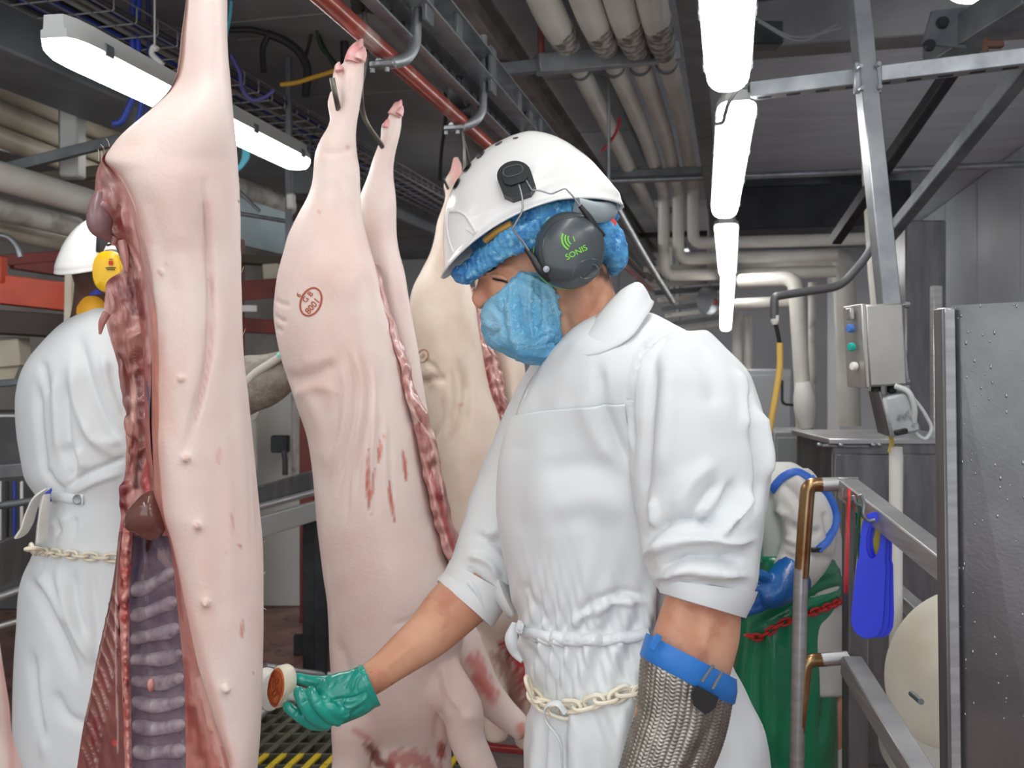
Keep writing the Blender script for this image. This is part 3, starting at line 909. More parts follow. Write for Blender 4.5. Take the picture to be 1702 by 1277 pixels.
def cut_strip(T, d, m, org, parent, seed, amp=.012, name='cut_flesh'):
    T = np.array(T, float)
    y = np.arange(T[0, 0], T[-1, 0] + .1, 3)
    L, Rr = herm(T[:, 0], T[:, 1], y), herm(T[:, 0], T[:, 2], y)
    t = np.linspace(0, 1, 16)[None]
    d0 = herm([p[0] for p in d], [p[1] for p in d], y)[:, None]
    R = PV(L[:, None] + (Rr - L)[:, None] * t, y[:, None], d0 + .05 * (t - .4) - .018 * np.sin(math.pi * t))
    back = PV((L + Rr)[:, None] / 2, y[:, None], d0 + .09)
    V, F = grid(np.concatenate([R, back], 1), True, True)
    q = wob(V, 90, seed) + .6 * wob(V * (1, 1, .5), 190, seed + 1)
    V = V - FW * (q * amp * .5)[:, None] + RT * (wob(V * (.3, .3, 1), 75, seed + 3) * .0035)[:, None]
    me = mk_mesh(name, (V - org, F), ang=180); me.materials.append(m)
    return me


me = cut_strip([(440, 622, 628), (470, 628, 636), (500, 634, 645), (550, 648, 661), (600, 662, 678), (650, 674, 694), (700, 686, 714), (740, 694, 726), (780, 702, 732), (840, 716, 746), (880, 727, 758), (920, 740, 770), (948, 752, 774)],
               [(440, 2.04), (600, 2.0), (800, 1.985), (948, 1.985)], flesh_m, org2, pig2, 9)
paint(me, org2, [([(629, 470), (655, 560), (680, 640), (690, 670)], 5, (226, 176, 170), .7), ([(690, 690), (716, 730), (738, 830)], 3, (232, 188, 180), .8), ([(704, 760), (725, 840), (750, 920)], 3, (226, 176, 168), .7),
                 ([(672, 660), (690, 700)], 5, (232, 210, 196), .7), ([(712, 770), (735, 850), (758, 930)], 4, (170, 66, 68), .8), ([(755, 930), (765, 945)], 5, (150, 40, 44), .8)], facing=-1.1)
link_mesh('cut_flesh', me, org2, pig2)

# oval inspection stamps: ring and characters pressed on the skin
ink_m = mat('red brown stamp ink', (176, 84, 48), .5)
ink_pale = mat('faded stamp ink', (196, 150, 122), .5)


def oval_stamp(cx, cy, a, b, rot, chars, tree, parent, m, w=2.0):
    th = np.linspace(0, 2 * math.pi, 48, endpoint=False)
    c, s_ = math.cos(rot), math.sin(rot)
    rings = []
    for q in (-1, -.3, .3, 1):
        x, y = (a + q * w) * np.cos(th), (b + q * w) * np.sin(th)
        rings.append(press(np.stack([cx + x * c - y * s_, cy + x * s_ + y * c], 1), [tree], .0011))
    g = [grid(np.array(rings), True)]
    for tx, x, y, sz, r in chars:
        q, F = text_px(tx, x, y, sz, r)
        g.append((press(q, [tree], .0012), F))
    org = ORG[parent.name]
    mo('stamp_mark', combine(*g), m, parent, label='red-brown oval ink stamp')


oval_stamp(517, 502, 24, 16.5, math.radians(-68), [('G B', 512, 494, 13, math.radians(50)), ('8001', 520, 509, 15, math.radians(50)), ('6', 497, 491, 12, math.radians(40))], pig2_tree, pig2, ink_m, 1.5)

# third carcass
pig3 = thing('pig_carcass', P(775, 600, 2.8) * (1, 1, 0), 'yellowish pig carcass farthest back, its flank creased and stamped, beside the blue face mask', 'carcass', 'pig carcasses on the rail')
org3 = ORG[pig3.name]
N3 = [(258, 753, 762), (272, 750, 768), (290, 746, 770), (310, 744, 770), (330, 740, 768), (350, 733, 766), (370, 726, 764), (395, 722, 766), (420, 715, 770), (450, 700, 776), (480, 685, 783), (510, 680, 791),
      (548, 684, 796), (584, 690, 802), (624, 697, 809), (660, 703, 818), (686, 708, 828), (709, 712, 834), (760, 720, 845), (820, 728, 855), (880, 735, 862), (950, 745, 868), (1000, 765, 872), (1050, 790, 872), (1085, 815, 862)]
F3 = [(300, 802, 816), (340, 800, 820), (380, 796, 826), (430, 790, 838), (480, 790, 848), (520, 796, 856), (560, 806, 864), (600, 815, 871), (650, 825, 876), (720, 832, 878), (800, 840, 880), (900, 840, 880), (1000, 845, 880)]
G3 = [half_rows(N3, 2.76, [(258, .012), (310, .028), (360, .05), (450, .1), (700, .14), (950, .15), (1050, .12), (1085, .05)]), half_rows(F3, 3.0, [(300, .02), (400, .05), (520, .09), (900, .12), (1000, .05)]),
      limb([(748, 292, 2.76, .012), (744, 305, 2.76, .014), (747, 325, 2.76, .014)]),
      limb([(820, 1040, 2.85, .12), (850, 1090, 2.85, .11), (868, 1140, 2.85, .09), (880, 1190, 2.85, .07), (884, 1240, 2.85, .05)]),
      limb([(800, 1050, 2.76, .08), (812, 1110, 2.74, .06), (822, 1170, 2.72, .045), (826, 1230, 2.72, .035)])]
me = voxel(combine(*G3), .009, 4); me.materials.append(mat('yellowish pig skin', (236, 222, 206), .45, 0, (228, 206, 190), 6, c3=(216, 194, 172), scale3=3, bump=.1, bscale=150, marks=True, sss=.08)); put(me, arr(me) - org3)
folds(me, org3, [([(700, 640), (720, 630), (742, 632)], 6, -.012), ([(760, 600), (772, 640), (764, 700), (748, 740)], 3.5, -.010), ([(748, 610), (752, 660), (742, 720)], 3.5, -.010), ([(775, 610), (782, 660), (774, 720)], 3.5, -.009),
                 ([(766, 610), (762, 680), (752, 730)], 3, .006), ([(705, 600), (722, 612), (730, 625)], 4, -.008), ([(735, 660), (730, 710), (716, 740)], 4, -.008)])
paint(me, org3, [([(702, 630), (715, 640)], 9, (160, 130, 104), .6), ([(760, 600), (772, 640)], 7, (196, 168, 140), .5), ([(757, 676), (770, 672)], 3, (206, 120, 104), .5), ([(755, 266), (760, 300)], 10, (226, 160, 156), .7),
                 ([(850, 1075), (872, 1110), (880, 1150)], 16, (180, 40, 44), .95), ([(830, 1095), (850, 1130), (858, 1170)], 14, (150, 86, 78), .7), ([(866, 1090), (880, 1130)], 6, (214, 60, 60), .9)])
link_mesh('skin', me, org3, pig3)
t3 = bvh(me, org3)
me = cut_strip([(478, 782, 790), (510, 790, 800), (548, 796, 812), (584, 801, 824), (624, 808, 834), (660, 816, 842), (700, 828, 846), (740, 840, 850)], [(478, 2.8), (740, 2.78)], flesh_m, org3, pig3, 12, .016)
paint(me, org3, [([(795, 520), (806, 580), (830, 670)], 4, (226, 180, 174), .7), ([(815, 560), (826, 620), (842, 680)], 3, (230, 186, 178), .8), ([(808, 600), (815, 650)], 5, (160, 70, 72), .7)], facing=-1.1)
link_mesh('cut_flesh', me, org3, pig3)
oval_stamp(703, 592, 11, 8.5, math.radians(-70), [('GB', 703, 592, 7, math.radians(50))], t3, pig3, ink_pale, 1.2)
oval_stamp(780, 873, 12, 8, math.radians(-70), [('8001', 780, 873, 7, math.radians(50))], t3, pig3, ink_m, 1.2)

# the one at the picture's edge
pig4 = thing('pig_carcass', P(-90, 600, .95) * (1, 1, 0), 'pink sliver of a carcass at the lower edge beside the first worker', 'carcass', 'pig carcasses on the rail')
org4 = ORG[pig4.name]
N4 = [(-420, -130, -90), (-380, -140, -80), (-200, -150, -75), (0, -200, -60), (200, -240, -50), (600, -240, -40), (900, -230, -20), (1070, -215, 0), (1142, -205, 11), (1178, -200, 17), (1231, -190, 22), (1262, -180, 36), (1320, -170, 42), (1420, -150, 30), (1560, -130, 0), (1700, -110, -40), (1800, -90, -60)]
me = voxel(combine(half_rows(N4, .97, [(-420, .01), (-300, .03), (0, .05), (300, .09), (900, .1), (1500, .1), (1800, .02)])), .009, 3); me.materials.append(skin_m); put(me, arr(me) - org4)
paint(me, org4, [([(4, 1100), (14, 1180), (20, 1277)], 6, (222, 150, 138), .6)])
link_mesh('skin', me, org4, pig4)

# ---- hooks that carry them
m_hook = mat('worn hook steel', (120, 118, 112), .35, .85, (84, 80, 76), 20)


def hook(label, arms, r=.006):
    base = np.asarray(arms[0][0], float)
    t = thing('gambrel_hook', base, label, 'hook', 'hooks on the overhead rail')
    for a in arms:
        mo('arm', tube(np.array(a), r, 10, 30), m_hook, t)
    mo('trolley', lathe([(.006, -.03), (.034, -.028), (.034, -.01), (.026, 0), (.034, .01), (.034, .028), (.006, .03)], base + UP * .03, RT), dark_steel, t)
    return t


hook('steel hook through the hind legs of the stamped carcass', [[P(606, 20, 2.09), P(606, 110, 2.08), P(586, 175, 2.045), P(566, 190, 2.0), P(559, 165, 1.96), P(552, 130, 1.95)],
                                                                 [P(606, 90, 2.08), P(600, 150, 2.1), P(606, 195, 2.13), P(628, 232, 2.16), P(640, 250, 2.19), P(646, 240, 2.24), P(644, 225, 2.26)]])
hook('dark steel hook carrying the carcass farthest back', [[P(768, 200, 2.78), P(772, 250, 2.78), P(768, 300, 2.79), P(752, 322, 2.78), P(744, 312, 2.74), P(737, 296, 2.72)],
                                                            [P(768, 220, 2.78), P(790, 300, 2.85), P(806, 330, 2.95), P(812, 315, 3.04)]], .004)
hook('steel hook above the nearest carcass, out of the picture', [[P(333, -230, 1.4), P(335, -160, 1.4), P(330, -120, 1.4), P(318, -110, 1.36), P(312, -125, 1.34)]])
# ================================================================== the man with the stamp
def loft_edges(rows, seg, n=30, sq=1.0):
    """rows of (xl, yl, xr, yr, depth, half depth): closed loft whose outline in the photo runs through both ends of each row"""
    q = np.array(rows, float)
    q3 = np.concatenate([q[:, :2] / 100, q], 1)
    s_ = np.concatenate([[0], np.cumsum(np.hypot(np.diff((q[:, 0] + q[:, 2]) / 2), np.diff((q[:, 1] + q[:, 3]) / 2)))])
    if seg: q = herm(s_, q, np.linspace(0, s_[-1], seg))
    a = np.linspace(0, 2 * math.pi, n, endpoint=False)[None]
    ca, sa = np.cos(a), np.sin(a)
    if sq != 1.0:
        ca = np.sign(ca) * np.abs(ca)**sq; sa = np.sign(sa) * np.abs(sa)**sq
    mx, my = (q[:, 0] + q[:, 2])[:, None] / 2, (q[:, 1] + q[:, 3])[:, None] / 2
    hx, hy = (q[:, 2] - q[:, 0])[:, None] / 2, (q[:, 3] - q[:, 1])[:, None] / 2
    return grid(PV(mx + hx * ca, my + hy * ca, q[:, 4:5] + q[:, 5:6] * sa), True, True)


def rows_loft(T, n=44, sq=.9, step=8, d=None):
    """(row, left, right, depth, half depth)"""
    T = np.array(T, float)
    y = np.arange(T[0, 0], T[-1, 0] + .1, step)
    q = herm(T[:, 0], T[:, 1:], y)
    a = np.linspace(0, 2 * math.pi, n, endpoint=False)[None]
    ca = np.sign(np.cos(a)) * np.abs(np.cos(a))**sq; sa = np.sign(np.sin(a)) * np.abs(np.sin(a))**sq
    return grid(PV((q[:, :1] + q[:, 1:2]) / 2 + (q[:, 1:2] - q[:, :1]) / 2 * ca, y[:, None], q[:, 2:3] + q[:, 3:4] * sa), True, True)


def finish(name, me, m, parent, **k):
    org = ORG[parent.name]
    me.materials.clear(); me.materials.append(m)
    if m.get('marks') and 'mark' not in me.color_attributes:
        me.color_attributes.new('mark', 'FLOAT_COLOR', 'POINT').data.foreach_set('color', np.zeros(len(me.vertices) * 4, np.float32))
    return link_mesh(name, me, org, parent, **k)


human = mat('warm skin', (214, 162, 132), .46, 0, (200, 142, 112), 9, c3=(190, 126, 100), scale3=18, bump=.08, bscale=260, marks=True, sss=.12)
coat_m = mat('white cotton coat', (226, 229, 230), .8, 0, (218, 222, 224), 5, bump=.03, bscale=400)
apron_m = mat('white coated apron', (224, 228, 229), .42, 0, (214, 219, 221), 4, bump=.03, bscale=50)
net_m = mat('blue hair net', (92, 168, 214), .7, 0, (44, 112, 180), 30, c3=(146, 208, 232), scale3=90, bump=.5, bscale=200)
mask_m = mat('blue mesh beard snood', (136, 198, 228), .68, 0, (96, 172, 214), 14, c3=(158, 206, 228), scale3=160, bump=.6, bscale=300, marks=True)
DM = 1.55
man = thing('person', P(1050, 600, DM) * (1, 1, 0), 'man in white coat, white helmet and blue beard snood reaching out a green-gloved hand', 'person')
orgm = ORG[man.name]
hx_ = unit(-.923 * RT - .385 * UP); hz_ = unit(-.385 * RT + .923 * UP); hy_ = -FW
HA = np.array([hx_, hy_, hz_])

# ---- body: head, neck, trunk, arms, legs in one skin
head = [ell(P(905, 398, DM), (.098, .074, .098), HA), ell(P(866, 470, DM), (.066, .062, .085), HA), ell(P(872, 535, DM), (.058, .054, .055), HA),
        limb([(812, 448, DM, .013), (801, 480, DM, .011), (795, 497, DM, .013), (806, 508, DM, .013)]),
        tube(np.array([P(812, 452, DM - .05), P(801, 450, DM - .03), P(797, 447, DM), P(801, 450, DM + .03), P(812, 452, DM + .05)]), .011, 12, 20),
        ell(P(846, 500, DM - .035), (.026, .024, .024), HA), ell(P(846, 500, DM + .035), (.026, .024, .024), HA),
        limb([(946, 455, DM, .066), (968, 520, DM + .005, .064), (985, 575, DM + .01, .070), (1010, 640, DM + .01, .09)]),
        ell(P(955, 430, DM - .075), (.02, .008, .032), HA), ell(P(955, 430, DM + .075), (.02, .008, .032), HA)]
trunk = [rows_loft([(585, 960, 1110, 1.56, .12), (640, 920, 1190, 1.56, .15), (760, 890, 1220, 1.56, .15), (1040, 900, 1180, 1.56, .13), (1200, 920, 1220, 1.56, .15), (1420, 960, 1200, 1.57, .13)], 30)]
armr = [limb([(940, 660, 1.72, .06), (880, 790, 1.73, .055), (825, 920, 1.70, .05), (790, 980, 1.68, .052), (755, 1010, 1.66, .053), (715, 1052, 1.62, .045), (670, 1088, 1.58, .036), (640, 1112, 1.55, .030), (618, 1128, 1.53, .028), (600, 1140, 1.51, .026)], 50, 22)]
arml = [limb([(1120, 630, 1.42, .06), (1150, 760, 1.37, .055), (1170, 900, 1.345, .052), (1178, 950, 1.34, .055)], 30, 22),
        loft_edges([(1110, 940, 1244, 960, 1.34, .052), (1106, 985, 1233, 1022, 1.335, .054), (1094, 1022, 1230, 1066, 1.33, .052), (1084, 1056, 1219, 1108, 1.325, .048), (1068, 1120, 1198, 1170, 1.32, .042), (1052, 1190, 1168, 1225, 1.315, .034), (1035, 1270, 1130, 1295, 1.31, .026), (1022, 1310, 1120, 1328, 1.31, .026)], 40, 24)]
legs = [limb([(1010, 1330, 1.63, .085), (1005, 1560, 1.64, .06), (1010, 1800, 1.66, .05), (1020, 2000, 1.67, .04)]), limb([(1130, 1330, 1.48, .085), (1135, 1600, 1.47, .06), (1140, 1850, 1.47, .05), (1140, 2080, 1.47, .04)])]
# bare left fist inside the mail glove, below the picture
fist = [ell(P(1066, 1355, 1.30), (.045, .03, .045))] + [limb([(1040 + 14 * i, 1385, 1.31, .010), (1036 + 14 * i, 1420, 1.30, .0095), (1044 + 14 * i, 1440, 1.275, .009), (1052 + 14 * i, 1420, 1.262, .008)], 12, 8) for i in range(4)] + [limb([(1040, 1345, 1.28, .012), (1022, 1380, 1.265, .011), (1040, 1405, 1.255, .010)], 12, 8)]
me = voxel(combine(*head, *trunk, *armr, *arml, *legs, *fist), .0048, 4)
put(me, arr(me) - orgm)
folds(me, orgm, [([(815, 462), (832, 464), (848, 470)], 9, -.006), ([(818, 446), (838, 444), (856, 450)], 6, .003), ([(822, 478), (838, 482), (852, 478)], 3, -.002), ([(950, 560), (985, 520), (1010, 470)], 8, -.004), ([(940, 520), (950, 560)], 6, -.003),
                 ([(1150, 1000), (1145, 1060), (1150, 1090)], 14, -.004), ([(1180, 1020), (1170, 1090)], 10, .003), ([(640, 1110), (690, 1070)], 5, .002)])
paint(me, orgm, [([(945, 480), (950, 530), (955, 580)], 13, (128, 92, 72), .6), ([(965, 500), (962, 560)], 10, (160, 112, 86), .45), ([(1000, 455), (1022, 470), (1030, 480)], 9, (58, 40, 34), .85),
                 ([(792, 440), (800, 450), (806, 458)], 4, (70, 46, 38), .85), ([(806, 445), (830, 440), (852, 443)], 2.6, (120, 78, 60), .5), ([(800, 492), (798, 502)], 6, (206, 120, 100), .5),
                 ([(1150, 1010), (1146, 1080)], 12, (186, 120, 84), .4), ([(622, 1120), (632, 1112)], 5, (220, 140, 116), .5), ([(652, 1138)], 1.6, (120, 60, 44), .8), ([(616, 1118)], 1.4, (140, 70, 54), .7)])
finish('body', me, human, man)
body_tree = bvh(me, orgm)
eye_pts = press([(818, 462), (826, 464), (834, 466), (842, 469)], [body_tree], -.001)
mo('eyelid', tube(press([(816, 458), (824, 458), (834, 460), (844, 466)], [body_tree], .001), np.array([.002, .0045, .0048, .002]), 10, 14), human, man)
mo('eyelashes', tube(press([(818, 463), (826, 465), (835, 467), (845, 471)], [body_tree], .0022), np.array([.0012, .002, .0022, .001]), 6, 12), mat('dark hair', (38, 28, 25), .6), man)
mo('eyebrow', tube(press([(796, 446), (803, 450), (812, 449), (826, 445)], [body_tree], .0012), np.array([.002, .0042, .0038, .0012]), 8, 14), MATS['dark hair'], man)

# ---- coat
TORSO = [(520, 985, 1085, 1.555, .085), (545, 945, 1130, 1.555, .14), (575, 915, 1180, 1.555, .19), (610, 896, 1225, 1.555, .215), (650, 878, 1252, 1.555, .215), (700, 850, 1268, 1.555, .205), (760, 832, 1278, 1.555, .195), (850, 829, 1272, 1.555, .185),
         (920, 838, 1256, 1.555, .18), (990, 853, 1236, 1.555, .172), (1045, 864, 1218, 1.555, .166), (1100, 870, 1218, 1.555, .172), (1160, 886, 1244, 1.555, .18), (1220, 880, 1272, 1.555, .19), (1300, 876, 1282, 1.56, .2), (1450, 868, 1290, 1.56, .215), (1600, 870, 1285, 1.57, .22), (1640, 880, 1275, 1.57, .21)]
sleeve_l = loft_edges([(1100, 556, 1175, 552, 1.44, .05), (1058, 600, 1236, 606, 1.405, .085), (1040, 660, 1264, 665, 1.385, .095), (1038, 740, 1280, 735, 1.37, .096), (1048, 810, 1283, 800, 1.36, .093), (1060, 870, 1276, 860, 1.35, .09), (1066, 915, 1268, 905, 1.345, .088),
                       (1074, 945, 1266, 942, 1.34, .086), (1086, 966, 1262, 975, 1.34, .084), (1094, 978, 1248, 1002, 1.335, .08), (1097, 984, 1236, 1025, 1.333, .074)], 60, 40, .95)
sleeve_r = limb([(960, 625, 1.70, .09), (912, 700, 1.74, .085), (870, 795, 1.74, .082), (840, 868, 1.72, .08), (815, 928, 1.70, .072), (797, 968, 1.69, .066), (774, 1001, 1.68, .061)], 40, 30)
FOLD_T = [([(1046, 775), (1020, 720), (1000, 660), (992, 600)], 9, -.010), ([(1020, 770), (985, 715), (968, 650)], 16, .005), ([(1050, 800), (980, 775), (900, 785)], 20, -.004), ([(1055, 850), (990, 830), (910, 845)], 22, .004),
          ([(868, 715), (858, 800), (862, 900)], 20, -.004), ([(912, 720), (905, 830), (920, 930)], 22, .004), ([(1000, 850), (1020, 930), (1060, 1010)], 20, -.005), ([(955, 860), (975, 940), (1000, 1020)], 20, .004),
          ([(1075, 1000), (1020, 1002), (975, 1022), (950, 1040)], 7, .007), ([(1070, 990), (1010, 990), (965, 1012)], 7, -.007), ([(870, 965), (890, 1000), (915, 1035)], 8, -.004)]


def gathers(me, org):
    """cloth pulled in by the waist tie: pleats that open above and below it, and long folds down the skirt"""
    V = arr(me) + org; N = normals(me)
    px, py, d = proj(V)
    f = np.clip((-(N * unit(V - EYE)).sum(1) + .35) / .5, 0, 1) * (px > 835) * (px < 1100)
    w = wob(V * (1, 1, .25), 22, 3)
    up_ = np.clip((1052 - py) / 14, 0, 1) * np.exp(-np.clip(1052 - py, 0, 999) / 48) * (py < 1056)
    dn_ = np.clip((py - 1056) / 14, 0, 1) * np.exp(-np.clip(py - 1056, 0, 999) / 75) * (py > 1052)
    h = (up_ * .0075 + dn_ * .010) * np.sin(2 * math.pi * (px + .22 * (py - 1050)) / 33 + 1.9 * w)
    h += (up_ * .003 + dn_ * .004) * np.sin(2 * math.pi * (px - .3 * (py - 1050)) / 17 + 2.6 * w)
    lo = np.clip((py - 1165) / 25, 0, 1)
    h += lo * .008 * np.sin(2 * math.pi * (px + .05 * (py - 1165)) / 46 + 1.6 * w)
    put(me, V - org + N * (h * f)[:, None])


FOLD_S = [([(1118, 548), (1088, 561), (1064, 590), (1054, 620), (1046, 690), (1050, 760)], 3.5, -.008), ([(1126, 556), (1098, 568), (1076, 596)], 5, .004), ([(1086, 570), (1084, 660), (1076, 760), (1066, 850)], 9, -.007), ([(1110, 600), (1108, 690), (1100, 790)], 16, .006),
          ([(1075, 892), (1120, 866), (1170, 866), (1215, 872)], 8, -.013), ([(1070, 925), (1115, 902), (1165, 896), (1215, 902), (1255, 896)], 8, .013), ([(1096, 948), (1140, 926), (1190, 926), (1240, 930)], 7, -.014), ([(1090, 962), (1135, 946), (1190, 952), (1245, 958)], 7, .011), ([(1118, 972), (1170, 972), (1225, 990)], 5, -.008),
          ([(1165, 876), (1200, 850), (1225, 800)], 9, -.011), ([(1185, 890), (1225, 860), (1250, 815)], 9, .011), ([(1215, 880), (1248, 850), (1264, 800)], 7, -.010), ([(1120, 850), (1150, 800), (1190, 770)], 14, .006), ([(1140, 870), (1170, 830), (1200, 800)], 8, -.006),
          ([(1245, 640), (1250, 700), (1262, 760), (1266, 840)], 6, -.012), ([(1262, 680), (1272, 740), (1274, 800)], 6, .008), ([(1225, 610), (1240, 660), (1240, 720)], 8, .006), ([(1085, 830), (1090, 880)], 7, .006), ([(1150, 580), (1180, 620), (1190, 680)], 18, -.005),
          ([(790, 890), (820, 900), (850, 930)], 6, -.010), ([(780, 925), (805, 930), (830, 960)], 6, .008), ([(770, 945), (800, 965), (835, 1000)], 5, -.010), ([(775, 960), (795, 990), (805, 1030)], 5, .006), ([(800, 900), (830, 880)], 7, .008)]
slim = [(y_, l_ + 9 * min(1, max(0, (y_ - 660) / 60)), r_, d_, h_ - .011 * min(1, max(0, (y_ - 660) / 60))) for y_, l_, r_, d_, h_ in TORSO]
me = voxel(combine(rows_loft(slim), sleeve_l, sleeve_r), .0055, 5)
put(me, arr(me) - orgm)
folds(me, orgm, FOLD_T + [(p_, w_, a_ * 1.65) for p_, w_, a_ in FOLD_S])
gathers(me, orgm)
V = arr(me); N = normals(me)
put(me, V + N * (wob(V, 26, 5) * .0018 + wob(V, 55, 7) * .0008)[:, None])
finish('coat', me, coat_m, man)
coat_tree = bvh(me, orgm)


def shell(o, t):
    md = o.modifiers.new('thickness', 'SOLIDIFY'); md.thickness = t; md.offset = 0
    return o


# rolled cuffs
cu1 = loft_edges([(1090, 962, 1260, 984, 1.337, .083), (1092, 972, 1254, 1000, 1.335, .084), (1096, 985, 1240, 1028, 1.333, .078), (1102, 988, 1234, 1026, 1.333, .070)], None, 40)
mo('cuff', cu1, coat_m, man)
cr2 = np.array([P(800, 960, 1.69), P(786, 985, 1.684), P(772, 1003, 1.678), P(776, 998, 1.68)])
mo('cuff', tube(cr2, np.array([.067, .066, .064, .056]), 30, 16), coat_m, man)
fl = cr([P(838, 940, 1.66), P(850, 975, 1.65), P(862, 1012, 1.64)], 10); fr = cr([P(812, 965, 1.64), P(826, 1000, 1.63), P(846, 1028, 1.63)], 10)
shell(mo('cuff', grid(np.array([fr, fr * .5 + fl * .5 - FW * .015, fl])), coat_m, man), .003)

# collar: folded band round the neck
inn = cr([P(925, 628, 1.60), P(940, 600, 1.63), P(985, 540, 1.635), P(1025, 492, 1.60), P(1046, 478, 1.555), P(1030, 486, 1.50), P(990, 530, 1.475), P(960, 572, 1.47), P(940, 600, 1.47)], 40)
out = cr([P(905, 650, 1.62), P(930, 640, 1.67), P(1000, 580, 1.70), P(1060, 520, 1.65), P(1084, 502, 1.555), P(1074, 526, 1.44), P(1030, 572, 1.365), P(985, 590, 1.368), P(950, 588, 1.40)], 40)
rows_ = []
for t in np.linspace(0, 1, 9):
    rows_.append(inn * (1 - t) + out * t + UP * .016 * math.sin(math.pi * min(1, t * 1.15)) - FW * .006 * math.sin(math.pi * t))
shell(mo('collar', grid(np.array(rows_)), coat_m, man), .004)
# open front: button band and its studs
bl = cr([P(936, 606, 1.485), P(915, 635, 1.475), P(892, 665, 1.48), P(868, 692, 1.49)], 14)
br = cr([P(952, 606, 1.455), P(936, 640, 1.445), P(912, 668, 1.45), P(888, 694, 1.462)], 14)
shell(mo('button_band', grid(np.array([bl, (bl + br) / 2 - FW * .004, br])), coat_m, man), .004)
bl2 = cr([P(925, 612, 1.56), P(900, 622, 1.555), P(882, 645, 1.55), P(864, 690, 1.55)], 14)
br2 = cr([P(905, 612, 1.58), P(886, 628, 1.58), P(874, 650, 1.575), P(858, 692, 1.57)], 14)
shell(mo('button_band', grid(np.array([bl2, (bl2 + br2) / 2 - FW * .004, br2])), coat_m, man), .004)
for x, y, d in ((932, 616, 1.463), (887, 641, 1.555)):
    mo('stud', lathe([(.001, .003), (.003, .004), (.0055, .003), (.0065, 0), (.0055, -.002)], P(x, y, d), -FW, 16), galv, man)

# ---- apron: sheet over chest and skirt
TT = np.array(TORSO, float)
vv_, tt_ = np.meshgrid(np.linspace(0, 1, 230), np.linspace(0, 1, 150), indexing='ij')
yy_ = (700 - 28 * np.clip((tt_ - .28) / .72, 0, 1)) * (1 - vv_) + 1560 * vv_
qt = herm(TT[:, 0], TT[:, 1:], yy_.ravel()).reshape(*yy_.shape, 4)
xr_ = herm([660, 700, 760, 900, 1000, 1100, 1300, 1600], [1044, 1046, 1058, 1078, 1085, 1085, 1090, 1090], yy_.ravel()).reshape(yy_.shape)
cc_, hw_ = (qt[..., 0] + qt[..., 1]) / 2, (qt[..., 1] - qt[..., 0]) / 2
a1_ = 2 * math.pi - np.arccos(np.clip((xr_ - cc_) / hw_, -1, 1))
an_ = .66 * math.pi + (a1_ - .66 * math.pi) * tt_
ga = grid(PV(cc_ + (hw_ + 2) * np.sign(np.cos(an_)) * np.abs(np.cos(an_))**.9, yy_, qt[..., 2] + (qt[..., 3] + .003) * np.sign(np.sin(an_)) * np.abs(np.sin(an_))**.9))
me = mk_mesh('apron', (ga[0] - orgm, ga[1]), ang=180); me.materials.append(apron_m)
face_camera(me, orgm)
folds(me, orgm, FOLD_T, -.6)
gathers(me, orgm)
V = arr(me); put(me, V + normals(me) * (wob(V, 24, 2) * .0015)[:, None])
o = shell(link_mesh('apron', me, orgm, man), .002)
ap_tree = bvh(me, orgm)


def band(pts, r, trees, off, seg=40, n=10, flat=1.0):
    q = press(cr(np.array(pts, float), seg), trees, off, 1.4)
    return tube(q, r, n, flat=flat, up=(0, 0, 1))


mo('apron_tie', band([(858, 1040), (890, 1052), (940, 1060), (1000, 1062), (1060, 1055), (1078, 1050)], .006, [ap_tree, coat_tree], .003, flat=1.5), apron_m, man)
mo('apron_tie', band([(858, 1046), (900, 1064), (960, 1069), (1020, 1066), (1075, 1058)], .005, [ap_tree, coat_tree], .003), apron_m, man)
mo('apron_tie', tube(np.array([P(856, 1036, 1.56), P(850, 1062, 1.55), P(858, 1085, 1.55), P(868, 1100, 1.54)]), np.array([.006, .012, .010, .004]), 10, 16), apron_m, man)
# hanging loop of tape by the chain
mo('tape_loop', tube(np.array([P(935, 1280, 1.395), P(930, 1230, 1.39), P(905, 1190, 1.40), P(910, 1172, 1.395), P(928, 1170, 1.385), P(940, 1185, 1.385)]), .0055, 8, 30, flat=.35), apron_m, man)

# plastic chain round the waist
chain_m = mat('cream plastic chain', (236, 230, 212), .35, 0, (222, 212, 186), 20)
path = press(cr(np.array([(884, 1128), (893, 1150), (908, 1166), (930, 1178), (958, 1176), (990, 1165), (1022, 1156), (1056, 1148), (1085, 1142)], float), 400), [ap_tree, coat_tree], .009, 1.4)
sl = np.concatenate([[0], np.cumsum(np.linalg.norm(np.diff(path, axis=0), axis=1))])
nl = int(sl[-1] / .0245)
ch = bpy.data.objects.new('waist_chain', None); COL.objects.link(ch); ch.parent = man; ORG[ch.name] = orgm
for i in range(nl):
    s0 = (i + .5) * sl[-1] / nl
    c = np.array([np.interp(s0, sl, path[:, k]) for k in range(3)]); c2 = np.array([np.interp(min(s0 + .01, sl[-1]), sl, path[:, k]) for k in range(3)]); c1 = np.array([np.interp(max(s0 - .01, 0), sl, path[:, k]) for k in range(3)])
    nrm = -FW if i % 2 else unit(UP - FW * .25)
    mo('link', ring_link(c, c2 - c1, nrm, .036, .019, .0034), chain_m, ch)

